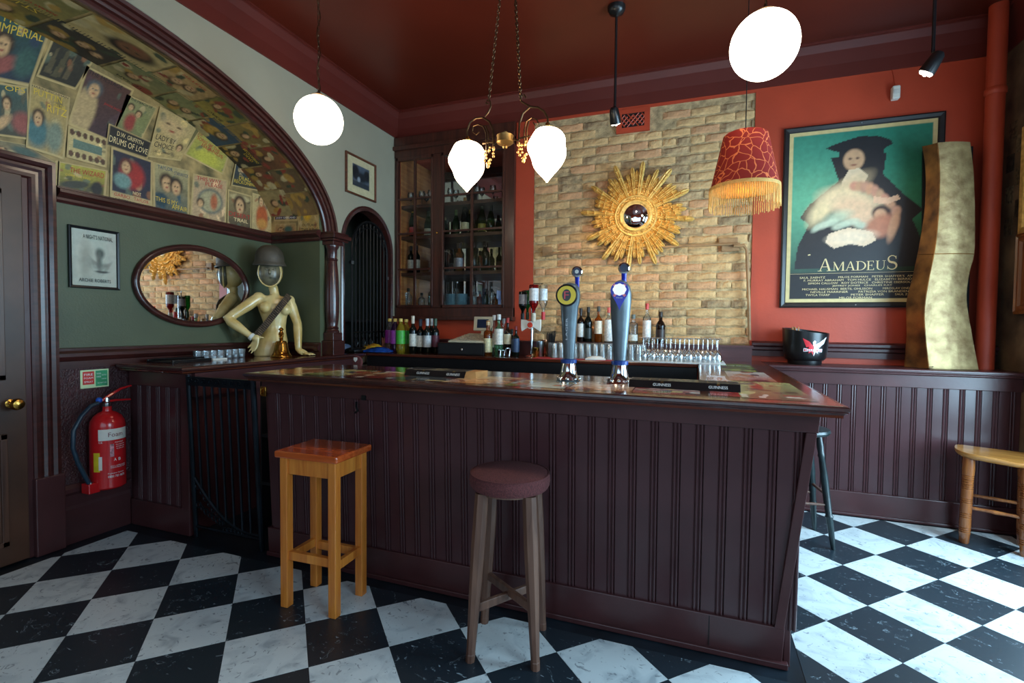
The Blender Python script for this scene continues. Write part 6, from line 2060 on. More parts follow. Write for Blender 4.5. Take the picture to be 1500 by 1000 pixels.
# ice bucket
bu = empty('ice_bucket', (.800, 4.445, BT), 0, 'black round ice bucket with slanted rim and a red and white bird logo', 'bucket')
rings = []
for zz, r_, tilt in ((0, .112, 0), (.012, .116, 0), (.030, .118, 0), (.034, .128, 0), (.05, .142, 0), (.10, .150, .1), (.18, .156, .5), (.25, .160, 1), (.262, .160, 1), (.262, .150, 1), (.16, .146, .6), (.05, .12, 0), (.05, .02, 0)):
    rings.append([(r_ * math.cos(2 * PI * k / 36), r_ * math.sin(2 * PI * k / 36), zz - tilt * .022 * math.cos(2 * PI * k / 36 + .5) - (0)) for k in range(36)])
MB().loft(rings, True, True).build('body', M_BLACK, bu, angle=50)
MB().lathe([(.095, 0.001), (.09, .0)], None, 20).build('foot', M_BLACKM, bu)
for k, (dx, dy) in enumerate(((-.03, .0), (-.045, .01), (-.06, -.005), (-.038, .02))):
    MB().tube([(dx, dy, .06), (dx - .02 - .006 * k, dy, .29)], .006, 6).build('wooden_stick', M_OAK, bu)
# logo wrapped on the front
a0 = -PI / 2 + .20


def wb(p, rad=.158, zc=.135, off=.0015):
    r_ = .152 + (p[1] + zc - .10) * .06
    a_ = a0 + p[0] / rad
    return ((r_ + off) * math.cos(a_), (r_ + off) * math.sin(a_), zc + p[1])


def wrapped_poly(pts, m_, name, off=.0018):
    mb_ = MB()
    # fan from the centroid, subdivided to follow the curve
    cx_, cy_ = sum(p[0] for p in pts) / len(pts), sum(p[1] for p in pts) / len(pts)
    for i in range(len(pts)):
        A_, B_ = pts[i], pts[(i + 1) % len(pts)]
        nseg = 5
        prev = [(cx_, cy_)]
        for k in range(1, nseg + 1):
            t_ = k / nseg
            p0, p1 = (cx_ + (A_[0] - cx_) * t_, cy_ + (A_[1] - cy_) * t_), (cx_ + (B_[0] - cx_) * t_, cy_ + (B_[1] - cy_) * t_)
            if k == 1: mb_.add([wb((cx_, cy_), off=off), wb(p0, off=off), wb(p1, off=off)], [(0, 1, 2)])
            else: mb_.add([wb(prev[0], off=off), wb(p0, off=off), wb(p1, off=off), wb(prev[1], off=off)], [(0, 1, 2, 3)])
            prev = [p0, p1]
    mb_.build(name, m_, bu)


M_LR, M_LW = mat('logo_red', c(206, 40, 50), .4, var=.03), mat('logo_white', c(232, 234, 236), .4, var=.02)
for pts in ([(-.002, -.06), (-.012, -.03), (-.035, -.045), (-.026, -.022), (-.052, -.018), (-.03, .0), (-.066, .045), (-.04, .035), (-.02, .03), (-.002, .012)], [(-.05, .0), (-.075, .07), (-.03, .045), (-.012, .02)]):
    wrapped_poly(pts, M_LR, 'logo_left_wing')
for pts in ([(.002, -.065), (.012, -.03), (.032, -.045), (.026, -.022), (.05, -.016), (.03, .0), (.06, .05), (.035, .035), (.02, .03), (.0, .012)], [(.02, .02), (.05, .045), (.105, .08), (.08, .03), (.04, -.002)], [(-.004, .01), (-.008, .04), (.004, .055), (.016, .045), (.01, .02)]):
    wrapped_poly(pts, M_LW, 'logo_right_wing')
wrapped_poly([(-.068, -.006), (.068, -.010), (.066, -.036), (-.070, -.032)], M_LW, 'logo_band_edge', .0024)
wrapped_poly([(-.064, -.009), (.064, -.013), (.062, -.033), (-.066, -.029)], M_LR, 'logo_band', .0030)
t = MB()
lettering(t, 'SMIRNOFF', .118, .018, Matrix.Identity(4), fn=lambda p: wb((p[0], p[1] - .021), off=.0040))
t.build('logo_lettering', M_LW, bu)

# ------------------------------------------------------------------ glazed cabinet in the alcove
M_CAB = wood('dark_stained_cabinet', c(52, 26, 20), c(82, 42, 30), 2, .35, 4, .3)
M_CABIN = wood('orange_cabinet_lining', c(170, 104, 54), c(206, 140, 78), 1, .5, 4, .1)
M_SHELF = wood('dark_shelf', c(56, 34, 26), c(84, 54, 40), 0, .4, 4, .1)
cb = empty('glazed_cabinet', (-2.39, 4.60, 1.42), 0, 'dark wooden glass fronted cabinet of bottles and glasses in the alcove', 'cabinet')
CX0, CX1, CYF, CYB = -3.065, -1.70, 4.60, 5.03
m_ = MB()
m_.box((CX0, CYF, 1.42), (-3.045, CYF + .05, 3.37)).box((-1.80, CYF, 1.42), (CX1, CYF + .05, 3.37)).box((CX0, CYF - .01, 3.15), (CX1, CYF + .05, 3.365)).box((CX0, CYF - .045, 3.22), (CX1 + .01, CYF, 3.26)).box((CX0, CYF - .02, 3.26), (CX1 + .01, CYF, 3.36))
m_.box((CX0, CYF - .003, 1.46), (CX1, CYF + .047, 1.555))
m_.build('case_front', M_CAB, cb, True, bevel=.003)
MB().box((CX0, CYF - .06, 1.425), (CX1 + .012, CYF + .04, 1.465)).build('sill', M_CAB, cb, True, bevel=.006)
MB().box((-3.028, CYF + .05, 1.46), (-3.02, CYB, 3.21)).box((-1.75, CYF + .05, 1.46), (-1.742, CYB, 3.21)).build('lining', M_CABIN, cb, True)
MB().box((-3.02, CYB, 1.46), (-1.75, CYB + .012, 3.21)).build('mirror_back', M_MIRROR, cb, True)
SZ = [1.555, 1.935, 2.325, 2.655]
for z_ in SZ:
    MB().box((-3.02, CYF + .055, z_ - .035), (-1.75, CYB - .002, z_)).build('shelf', M_SHELF, cb, True)
MB().box((-2.60, CYF - .004, 1.555), (-2.50, CYF + .05, 3.15)).build('centre_stile', M_CAB, cb, True, bevel=.003)
for (x0, x1, xm) in ((-3.045, -2.60, -2.82), (-2.50, -1.80, -2.155)):
    dr = MB()
    dr.box((x0, CYF - .012, 1.555), (x0 + .022, CYF + .03, 3.15)).box((x1 - .022, CYF - .012, 1.555), (x1, CYF + .03, 3.15)).box((x0, CYF - .012, 3.115), (x1, CYF + .03, 3.15)).box((x0, CYF - .012, 1.555), (x1, CYF + .03, 1.585))
    door = dr.build('door', M_CAB, cb, True, bevel=.003)
    mu = MB().box((xm - .011, CYF - .008, 1.585), (xm + .011, CYF + .02, 3.115))
    for z_ in (1.965, 2.345, 2.71): mu.box((x0 + .02, CYF - .006, z_ - .009), (x1 - .02, CYF + .02, z_ + .009))
    for ob in (mu.build('muntin', M_CAB, door),):
        ob.location = -cb.location
    zs = [1.585, 1.965, 2.345, 2.71, 3.115]
    for i in range(4):
        for (a_, b_) in ((x0 + .022, xm - .011), (xm + .011, x1 - .022)):
            pn = MB().box((a_, CYF + .004, zs[i]), (b_, CYF + .006, zs[i + 1])).build('pane', M_PANE, door)
            pn.location = -cb.location
MB().lathe([(.008, 0), (.012, .01), (.010, .02), (0, .024)], frame((-2.545, CYF - .004, 2.33), (1, 0, 0), (0, 0, 1)), 12).build('door_knob', M_BRASS, cb, True)

# ------------------------------------------------------------------ bottle and glass makers
_bm = {}


def bmat(kind, *a):
    k = (kind,) + a
    if k not in _bm:
        if kind == 'g': _bm[k] = glassy('bottle_glass', tuple(a[0]) + (1,), .18, .03, a[1], tuple(a[2]) + (1,))
        else: _bm[k] = mat('bottle_' + kind, c(*a[0]), .45, var=.12, scale=50)
    return _bm[k]


def lin(r, g, b): return c(r, g, b)[:3]


CLR = ((.90, .93, .93), .06, lin(190, 200, 200))
GRN = ((.16, .30, .12), .35, lin(26, 50, 24))
DKG = ((.04, .06, .04), .75, lin(14, 20, 16))
AMB = ((.75, .36, .10), .30, lin(150, 80, 26))
BRN = ((.10, .05, .03), .7, lin(34, 20, 14))
YEL = ((.70, .62, .12), .35, lin(170, 150, 40))
PUR = ((.14, .05, .14), .7, lin(50, 20, 56))
LGR = ((.55, .80, .60), .15, lin(120, 180, 140))


def bottle(loc, h, r, glass, label, lab_col=None, cap_col=(40, 36, 34), style='wine', group=None, lab=(.18, .52), name='bottle', cat='bottle', cap_len=None):
    o = empty(name, loc, 0, label, cat, group)
    if style == 'wine': P = [(r * .9, 0), (r, .006), (r, h * .60), (r * .92, h * .66), (r * .5, h * .73), (r * .36, h * .78), (r * .34, h * .97), (r * .40, h * .975), (r * .40, h)]
    elif style == 'champ': P = [(r * .9, 0), (r, .006), (r, h * .45), (r * .93, h * .54), (r * .62, h * .70), (r * .38, h * .82), (r * .34, h * .95), (r * .42, h * .955), (r * .42, h)]
    elif style == 'spirit': P = [(r * .92, 0), (r, .006), (r, h * .58), (r * .93, h * .65), (r * .45, h * .72), (r * .32, h * .76), (r * .34, h * .94), (r * .40, h * .95), (r * .40, h)]
    elif style == 'square': P = [(r * .96, 0), (r, .004), (r, h * .66), (r * .9, h * .70), (r * .45, h * .74), (r * .42, h * .97), (r * .48, h)]
    elif style == 'soda': P = [(r * .85, 0), (r * .97, .01), (r, h * .12), (r * .95, h * .2), (r, h * .3), (r, h * .60), (r * .9, h * .70), (r * .6, h * .82), (r * .30, h * .90), (r * .30, h)]
    else: P = [(r * .9, 0), (r, .006), (r, h * .50), (r * 1.08, h * .56), (r * .7, h * .68), (r * .38, h * .74), (r * .34, h * .96), (r * .4, h)]
    seg = 16
    MB().lathe(P, None, seg).build('glass', bmat('g', *glass), o)
    if lab_col: MB().lathe([(r * 1.015, h * lab[0]), (r * 1.015, h * lab[1])], None, seg, False).build('label', bmat('label', lab_col), o)
    cl_ = cap_len if cap_len else .16
    if cap_col: MB().lathe([(r * .44, h * (1 - cl_)), (r * .44, h * 1.0), (r * .40, h * 1.012), (0, h * 1.012)], None, 12).build('cap', bmat('cap', cap_col), o)
    return o


def wineglass(loc, h, inverted, label, group, proto=[None, None, None]):
    k = 1 if inverted else 0
    if proto[k] is None:
        P = [(.032, 0), (.033, .003), (.006, .008), (.004, .02), (.004, h * .48), (.010, h * .52), (.030, h * .64), (.036, h * .78), (.034, h * .90), (.030, h), (.028, h), (.032, h * .88), (.034, h * .78), (.028, h * .65), (.006, h * .53)]
        if inverted: P = [(r_, h - z_) for r_, z_ in P]
        p = empty('wine_glass', (0, 0, 0))
        MB().lathe(P, None, 18, False).build('glass', M_GLASS, p)
        proto[k] = p
        o = p
    else: o = copy_tree(proto[k])
    o.location = loc
    return tag(o, label, 'glass', group)


# bottles on the cabinet shelves (left door, right door)
champ = [((-2.964, 4.800, 2.473)[0], .36, GRN, (190, 60, 50), (200, 160, 70), 'champagne bottle with gold neck and red label, second cabinet row, far left', 4.80),
         ((-2.787, 4.820, 2.466)[0], .30, GRN, (180, 176, 150), (60, 60, 40), 'green sparkling bottle with pale neck tag, second cabinet row', 4.82),
         ((-2.764, 4.900, 2.480)[0], .33, GRN, None, (170, 160, 120), 'green bottle with a silvery neck, second cabinet row by the centre stile', 4.90),
         ((-2.444, 4.820, 2.446)[0], .28, GRN, None, (60, 80, 40), 'small green champagne bottle left of the tall one, right door', 4.82),
         ((-2.319, 4.780, 2.431)[0], .39, DKG, (200, 190, 150), (176, 140, 80), 'tall champagne bottle with cream label and gold neck, right door', 4.78),
         ((-2.322, 4.920, 2.457)[0], .32, GRN, None, (120, 110, 60), 'green bottle behind the tall champagne bottle', 4.92),
         ((-2.131, 4.800, 2.423)[0], .33, GRN, (150, 140, 60), (40, 44, 30), 'green sparkling bottle with olive label at the right door', 4.80),
         ((-2.030, 4.800, 2.417)[0], .30, GRN, None, (30, 30, 30), 'rightmost dark green champagne bottle of the second row', 4.80)]
for (x, h_, g_, lc_, cc, lb, y_) in champ:
    bottle((x, y_, SZ[2]), h_, .042, g_, lb, lc_, cc, 'champ', 'champagne bottles on the second cabinet shelf', lab=(.10, .34), cap_len=.28)
wine = [((-2.964, 4.760, 1.942)[0], DKG, (176, 172, 160), 'wine bottle with grey label, leftmost on the third cabinet shelf'), ((-2.910, 4.800, 1.945)[0], DKG, (190, 186, 172), 'wine bottle with wide pale label behind the muntin, left door'),
        ((-2.702, 4.780, 1.937)[0], DKG, (176, 170, 164), 'wine bottle with pale label left of the centre stile'), ((-2.668, 4.840, 1.942)[0], DKG, (160, 150, 150), 'wine bottle partly hidden by the centre stile'),
        ((-2.410, 4.760, 1.927)[0], DKG, (150, 150, 150), 'wine bottle with grey label, left in the right door'), ((-2.385, 4.840, 1.935)[0], DKG, (120, 60, 50), 'wine bottle with reddish label in the right door'),
        ((-2.374, 4.900, 1.941)[0], AMB, (150, 156, 170), 'amber bottle with bluish label in the right door'), ((-2.217, 4.860, 1.932)[0], DKG, None, 'slim dark wine bottle just right of the muntin'),
        ((-2.109, 4.760, 1.919)[0], BRN, (110, 40, 40), 'brown wine bottle with dark red label, right door'), ((-2.064, 4.800, 1.922)[0], DKG, None, 'rightmost dark wine bottle of the third cabinet shelf')]
for i, (x, g_, lc_, lb) in enumerate(wine):
    bottle((x, 4.76 + .03 * (i % 3), SZ[1]), .30 + .01 * (i % 3), .038, g_, lb, lc_, (40, 24, 28), 'wine', 'wine bottles on the third cabinet shelf', lab=(.16, .50))
low = [((-2.994, 4.840, 1.600)[0], CLR, 'clear bottle in the lowest cabinet row beside the muntin', .22), ((-2.845, 4.780, 1.597)[0], CLR, 'cut clear decanter in the lowest cabinet row', .17), ((-2.742, 4.780, 1.596)[0], LGR, 'pale green glass bottle in the lowest cabinet row', .21),
       ((-2.702, 4.860, 1.600)[0], CLR, 'tall clear bottle in the lowest row by the centre stile', .26), ((-2.211, 4.800, 1.595)[0], CLR, 'clear bottle in the lowest row right of the stacked blue discs', .24), ((-2.157, 4.840, 1.596)[0], AMB, 'small amber bottle in the lowest row of the right door', .18),
       ((-2.068, 4.780, 1.593)[0], GRN, 'green shouldered bottle in the lowest row of the right door', .20), ((-2.015, 4.800, 1.594)[0], CLR, 'clear bottle with dark stopper at the lower right of the cabinet', .27)]
for i, (x, g_, lb, h_) in enumerate(low):
    bottle((x, 4.76 + .03 * (i % 3), SZ[0]), h_, .036, g_, lb, None, (60, 56, 50), 'spirit', 'bottles on the lowest cabinet shelf')
for i, x in enumerate(((-3.032, 4.760, 1.597)[0], (-3.048, 4.840, 1.600)[0], (-2.610, 4.800, 1.597)[0])):
    tag(MB().lathe([(.022, 0), (.024, .004), (.030, .17), (.028, .17), (.022, .01), (0, .008)], None, 16, False).build('highball_glass', M_GLASSF), 'tall highball glass on the lowest cabinet shelf, %s' % ['leftmost', 'behind the leftmost one', 'by the centre stile'][i], 'glass', 'highball glasses on the lowest cabinet shelf').location = (x, 4.76 + .05 * (i % 2), SZ[0])
M_GLINT = mat('pale_blue_glint', c(150, 190, 206), .2, var=.05)  # stacked blue discs stand in for the window reflected in the cabinet back
for st_i, x in enumerate(((-2.475, 4.780, 1.595)[0], (-2.353, 4.780, 1.595)[0])):
    for k in range(11):
        if st_i == 0 and k == 0:
            sp0 = MB().lathe([(.02, 0), (.03, .004), (.066, .014), (.068, .016), (.064, .017), (.03, .008), (0, .007)], None, 24, False).build('glint', M_GLINT)
            o = sp0
        else:
            o = sp0.copy(); COL.objects.link(o)
        o.location = (x, 4.78, SZ[0] + .0135 * k)
        tag(o, 'pale blue saucer, %s in the %s stack of discs standing in for the window reflection, lowest cabinet shelf' % (['lowest', 'second from the bottom', 'third from the bottom', 'fourth from the bottom', 'fifth from the bottom', 'middle one', 'fifth from the top', 'fourth from the top', 'third from the top', 'second from the top', 'topmost'][k], 'left' if st_i == 0 else 'right'), 'glint', 'pale blue glints in the %s stack' % ('left' if st_i == 0 else 'right'))
for i, (x, y_) in enumerate((((-2.980, 4.780, 2.873)[0], 4.78), ((-2.830, 4.760, 2.855)[0], 4.76), ((-2.829, 4.860, 2.881)[0], 4.86), ((-2.720, 4.760, 2.846)[0], 4.76), ((-2.626, 4.800, 2.848)[0], 4.80), ((-2.481, 4.760, 2.826)[0], 4.76), ((-2.457, 4.840, 2.844)[0], 4.84), ((-2.180, 4.780, 2.805)[0], 4.78), ((-2.152, 4.840, 2.818)[0], 4.84), ((-2.011, 4.800, 2.796)[0], 4.80))):
    wineglass((x, y_, SZ[3]), .17, False, 'stemmed glass on the top cabinet shelf, %s' % (ORD[i] if i < 9 else 'rightmost'), 'stemmed glasses on the top cabinet shelf')

# ------------------------------------------------------------------ back counter
bc = empty('back_counter', (-1.5, 4.3, 0), 0, 'black fronted service counter behind the bar under the brick wall', 'counter')
MB().box((-2.98, 4.02, 0), (.012, 4.63, .93)).build('carcass', M_BLACKGAP, bc, True)
MB().box((-2.98, 4.0, .945), (.012, 4.03, 1.075)).box((-2.98, 4.02, .93), (.012, 4.63, 1.06)).build('front_panel', M_BLACK, bc, True, bevel=.004)
MB().box((-2.98, 3.985, 1.075), (.014, 4.63, BT)).build('top_board', M_TOPWOOD, bc, True, bevel=.004)
struct('trim_14', MB().box((-3.04, 4.50, BT), (.43, YB - .001, 1.215)).box((-3.04, 4.485, 1.215), (.44, YB - .001, 1.232)), M_PAINT)
tag(MB().box((-1.30, 4.0, BT), (-.62, 4.19, BT + .006)).build('bar_runner', mat('red_rubber_bar_runner', c(176, 40, 48), .6, var=.12, scale=120, bump=.6, bscale=300), bevel=.002), 'long red rubber bar runner along the edge of the back counter', 'mat')
ZT = BT


def hgt(p): return p[2] - ZT


# soft drinks and wines left of the till
for (p, g_, lc_, cc, lb) in (((-2.951, 4.340, 1.432), CLR, (150, 50, 150), (210, 180, 90), 'large soft drink bottle with purple label, leftmost'), ((-2.819, 4.240, 1.431), PUR, (166, 70, 176), (216, 186, 100), 'large soft drink bottle with purple label in front'),
                            ((-2.743, 4.220, 1.431), YEL, (70, 176, 60), (216, 190, 100), 'large yellow green soft drink bottle with green label'), ((-2.744, 4.320, 1.426), YEL, (60, 160, 60), (216, 190, 100), 'large yellow soft drink bottle behind the green labelled one')):
    bottle((p[0], p[1], ZT), hgt(p), .047, g_, lb, lc_, cc, 'soda', 'soft drink bottles on the back counter', lab=(.26, .66), cap_len=.08)
for (p, g_, lc_, cc, lb) in (((-2.615, 4.240, 1.459), DKG, (222, 220, 208), (220, 206, 186), 'tall wine bottle with white label and cream capsule next to the sodas'), ((-2.554, 4.280, 1.427), DKG, (216, 216, 206), (50, 60, 80), 'wine bottle with white label and dark blue capsule'),
                            ((-2.454, 4.240, 1.433), DKG, (204, 206, 206), (196, 200, 204), 'wine bottle with wide white label and silver capsule'), ((-2.477, 4.360, 1.435), DKG, None, (176, 180, 180), 'dark wine bottle with silver neck behind'),
                            ((-2.398, 4.300, 1.434), DKG, (90, 30, 46), (60, 90, 70), 'dark wine bottle with maroon label beside the till')):
    bottle((p[0], p[1], ZT), hgt(p), .038, g_, lb, lc_, cc, 'wine', 'wine bottles on the back counter', cap_len=.20)
# crisp packets, foil, napkin, cardboard
def packet(p, w, d, h, rot, m_, lb, name, cat, seed):
    r_ = random.Random(seed)
    mb_ = MB()
    n_ = 9
    rings_t, rings_b = [], []
    top, bot = [], []
    for i in range(n_):
        u = i / (n_ - 1) - .5
        rt, rbm = [], []
        for j in range(n_):
            v = j / (n_ - 1) - .5
            e = max(0, (1 - (2 * abs(u)) ** 3) * (1 - (2 * abs(v)) ** 3))
            rt.append((u * w, v * d, h * (.35 + .65 * e) * (1 + r_.uniform(-.15, .15)) + .004))
            rbm.append((u * w, v * d, .002 + h * .10 * (1 - e)))
        top.append(rt); bot.append(rbm)
    vs1 = [q_ for r1 in top for q_ in r1] + [q_ for r1 in bot for q_ in r1]
    N2 = n_ * n_
    fs1 = []
    for i in range(n_ - 1):
        for j in range(n_ - 1):
            a_ = i * n_ + j
            fs1.append((a_, a_ + n_, a_ + n_ + 1, a_ + 1))
            fs1.append((N2 + a_, N2 + a_ + 1, N2 + a_ + n_ + 1, N2 + a_ + n_))
    for i in range(n_ - 1):
        fs1 += [(i, i + 1, N2 + i + 1, N2 + i), ((n_ - 1) * n_ + i + 1, (n_ - 1) * n_ + i, N2 + (n_ - 1) * n_ + i, N2 + (n_ - 1) * n_ + i + 1)]
        fs1 += [((i + 1) * n_, i * n_, N2 + i * n_, N2 + (i + 1) * n_), (i * n_ + n_ - 1, (i + 1) * n_ + n_ - 1, N2 + (i + 1) * n_ + n_ - 1, N2 + i * n_ + n_ - 1)]
    mb_.add(vs1, fs1, True)
    o_ = mb_.build(name, m_, angle=25)
    o_.location = (p[0], p[1], ZT + p[2] - ZT if False else p[2])
    o_.rotation_euler = (0, 0, rot)
    return tag(o_, lb, cat)


p = (-3.069, 4.160, 1.169)
packet((p[0], 4.22, ZT), .24, .16, .07, .3, mat('yellow_foil_packet', c(226, 196, 50), .25, .3, var=.3, scale=14, col2=c(190, 90, 50)), 'crumpled yellow and orange crisp packet on the back counter', 'crisp_packet', 'packet', 1)
p = (-2.905, 4.100, 1.142)
packet((p[0], 4.08, ZT), .26, .11, .05, .15, mat('blue_foil_packet', c(30, 80, 170), .25, .3, var=.3, scale=16), 'crumpled blue crisp packet in front of the yellow one', 'crisp_packet', 'packet', 2)
p = (-3.203, 4.120, 1.147)
packet((p[0], 4.10, ZT), .17, .12, .04, -.3, mat('silver_black_foil', c(96, 96, 98), .25, .6, var=.5, scale=14, col2=c(28, 28, 30)), 'crumpled black and silver foil packet at the left end of the back counter', 'foil_packet', 'packet', 3)
p = (-3.456, 4.300, 1.213)
packet((p[0], 4.27, ZT), .15, .09, .06, .5, mat('pale_blue_cloth', c(150, 176, 220), .8, var=.1), 'pale blue folded cloth by the foot of the arched gate', 'cloth', 'cloth', 4)
p = (-3.006, 4.360, 1.270)
o = MB().box((-.05, 0, 0), (.05, .006, .14)).box((-.035, -.02, 0), (.045, 0, .10)).build('card_carton', mat('brown_card', c(150, 84, 60), .7, var=.3, scale=20), bevel=.002)
o.location = (p[0], 4.36, ZT); o.rotation_euler = (0, 0, .3)
tag(o, 'small reddish brown card carton left of the soft drink bottles', 'carton')

# till on its cash drawer
p0, p1 = (-2.281, 4.120, 1.093), (-1.806, 4.120, 1.107)
td = empty('cash_drawer', ((p0[0] + p1[0]) / 2, 4.30, ZT), 0, 'black steel cash drawer under the till', 'drawer')
w_ = (p1[0] - p0[0]) / 2
MB().box((-w_, -.17, 0), (w_, .19, .112)).build('case', M_BLACK, td, bevel=.004)
MB().box((-w_ + .015, -.176, .012), (w_ - .015, -.168, .10)).build('drawer_front', M_BLACKM, td, bevel=.002)
MB().lathe([(.012, 0), (.012, .006), (.006, .010)], frame((.02, -.176, .05), (1, 0, 0), (0, 0, 1)), 14).build('lock', M_CHROME, td)
tb = empty('till', (p1[0] - .17, 4.32, ZT + .114), 0, 'beige electronic till with tilted display on the black cash drawer', 'till')
M_BEIGE = mat('beige_plastic', c(206, 196, 168), .45, var=.04)
MB().hexa([(-.22, -.15, 0), (.16, -.15, 0), (.16, .13, 0), (-.22, .13, 0)], [(-.21, -.15, .018), (.15, -.15, .018), (.14, .12, .085), (-.12, .12, .085)]).build('keyboard_body', M_BEIGE, tb, bevel=.005)
kb = MB()
for i in range(11):
    for j in range(5):
        x, y_ = -.165 + .028 * i + .006 * j, -.125 + .044 * j
        z_ = .018 + (y_ + .15) * .248
        kb.box((x, y_, z_), (x + .020, y_ + .03, z_ + .006))
kb.build('keys', mat('grey_keys', c(176, 160, 140), .5, var=.3, scale=40), tb)
Mt = Matrix.Translation((.045, .07, .09)) @ Matrix.Rotation(math.radians(6), 4, 'Z') @ Matrix.Rotation(math.radians(-10), 4, 'X')
MB().box((-.018, .0, -.03), (.018, .02, .03), Mt).build('display_neck', M_BEIGE, tb)
MB().box((-.095, -.014, .02), (.095, .016, .158), Mt).build('display_case', M_BEIGE, tb, bevel=.006)
MB().box((-.058, -.0165, .046), (.055, -.012, .13), Mt).build('screen', mat('dark_blue_screen', c(26, 44, 74), .15, var=.1), tb)

# spirits group right of the till
sg_ = [((-1.796, 4.200, 1.417), .040, AMB, (226, 216, 170), (206, 176, 130), 'square', 'squat whisky bottle with cream label, left of the pourer bottles', (.10, .50)),
       ((-1.768, 4.280, 1.469), .036, CLR, (220, 224, 216), (210, 214, 214), 'spirit', 'clear bottle with pourer behind the round labelled one', (.2, .5)),
       ((-1.688, 4.200, 1.474), .042, LGR, (232, 226, 214), (214, 218, 218), 'spirit', 'clear green bottle with large round white label and steel pourer', (.28, .66)),
       ((-1.609, 4.220, 1.443), .034, BRN, (206, 190, 156), (170, 50, 50), 'spirit', 'brown bottle with oval cream label and red neck', (.32, .58)),
       ((-1.696, 4.340, 1.439), .034, CLR, (180, 184, 190), (150, 154, 160), 'spirit', 'clear bottle standing behind the brown bottle', (.3, .6)),
       ((-1.583, 4.260, 1.344), .034, DKG, (44, 60, 90), (30, 30, 34), 'spirit', 'short dark bottle with blue label', (.2, .6)),
       ((-1.522, 4.200, 1.370), .032, DKG, (50, 70, 104), (140, 40, 46), 'spirit', 'dark blue black bottle nearest the optic stand', (.15, .6))]
for (p, r_, g_, lc_, cc, stl, lb, lr) in sg_:
    bottle((p[0], p[1], ZT), hgt(p), r_, g_, lb, lc_, cc, stl, 'spirit bottles on the back counter', lab=lr, cap_len=.12)
for i, (x, y_, r_, h_) in enumerate((((-1.630, 4.080, 1.115)[0], 4.08, .020, .055), ((-1.606, 4.120, 1.113)[0], 4.12, .018, .05), ((-1.546, 4.080, 1.117)[0], 4.08, .026, .072))):
    o = MB().lathe([(r_ * .7, 0), (r_ * .72, .003), (r_, h_), (r_ * .93, h_), (r_ * .65, .006), (0, .005)], None, 18, False).build('jigger', M_CHROME)
    o.location = (x, y_, ZT + .006)
    tag(o, ['small steel spirit measure on the red runner, left', 'small steel spirit measure behind the other two', 'larger steel spirit measure on the red runner, right'][i], 'measure', 'steel spirit measures on the red runner')

# rotary optic stand
p = (-1.377, 4.220, 1.115)
ops = empty('optic_stand', (p[0], 4.22, ZT), 0, 'chrome optic stand with white dispensers on the back counter', 'dispenser')
zt_ = (-1.383, 4.220, 1.694)[2] - ZT
MB().lathe([(.06, 0), (.062, .006), (.03, .018), (.016, .03)], None, 28).tube([(0, 0, .02), (0, 0, zt_)], .012, 12).tube([(-.004, .03, .02), (-.004, .03, zt_)], .008, 10).build('pole', M_CHROME, ops)
zb_ = (-1.354, 4.180, 1.384)[2] - ZT
MB().lathe([(.03, 0), (.036, .01), (.036, .04), (.03, .05)], Matrix.Translation((0, 0, zb_ - .025)), 20).build('collar', M_CHROME, ops)
for sgn in (-1, 1):
    MB().prism([(sgn * .02, -.015), (sgn * .085, -.055), (sgn * .092, -.02), (sgn * .092, .05), (sgn * .05, .045), (sgn * .02, .03)][::(1 if sgn < 0 else -1)][::-1], -.012, .012, Matrix.Translation((0, -.03, zb_)) @ Matrix.Rotation(PI / 2, 4, 'X')).build('dispenser', M_WHITE, ops, bevel=.003)
MB().lathe([(.032, 0), (.032, .006), (.0, .008)], frame((0, -.052, zb_), (1, 0, 0), (0, 0, 1)), 24).build('badge_rim', M_WHITE, ops)
MB().lathe([(.025, .0085), (.0, .009)], frame((0, -.052, zb_), (1, 0, 0), (0, 0, 1)), 24, False).build('badge', mat('red_orange_badge', c(214, 60, 36), .4, var=.2, scale=60), ops)
MB().tube([(-.10, 0, zt_ - .005), (-.02, 0, zt_), (.0, 0, zt_)], .004, 6).tube([(.0, .03, zt_ + .06), (.09, .03, zt_ + .06)], .004, 6).tube([(0, .03, .0), (0, .03, zt_ + .06)], .006, 8).build('top_rods', M_CHROME, ops)


def inverted(px, top, bot, r_, y_, g_, lab_c, lb, cap):
    h_ = (top - bot)
    o_ = empty('spirit_bottle', (px, y_, bot), 0, lb, 'bottle', 'inverted spirit bottles on the optic stand')
    P = [(r_ * .34, 0), (r_ * .36, h_ * .18), (r_ * .5, h_ * .24), (r_ * .95, h_ * .36), (r_, h_ * .42), (r_, h_ - .006), (r_ * .9, h_)]
    MB().lathe(P, None, 18).build('glass', bmat('g', *g_), o_)
    if lab_c: MB().lathe([(r_ * 1.015, h_ * .48), (r_ * 1.015, h_ * .88)], None, 18, False).build('label', bmat('label', lab_c), o_)
    MB().lathe([(r_ * .5, -.05), (r_ * .5, h_ * .08)], None, 12).build('pourer', bmat('cap', cap), o_)


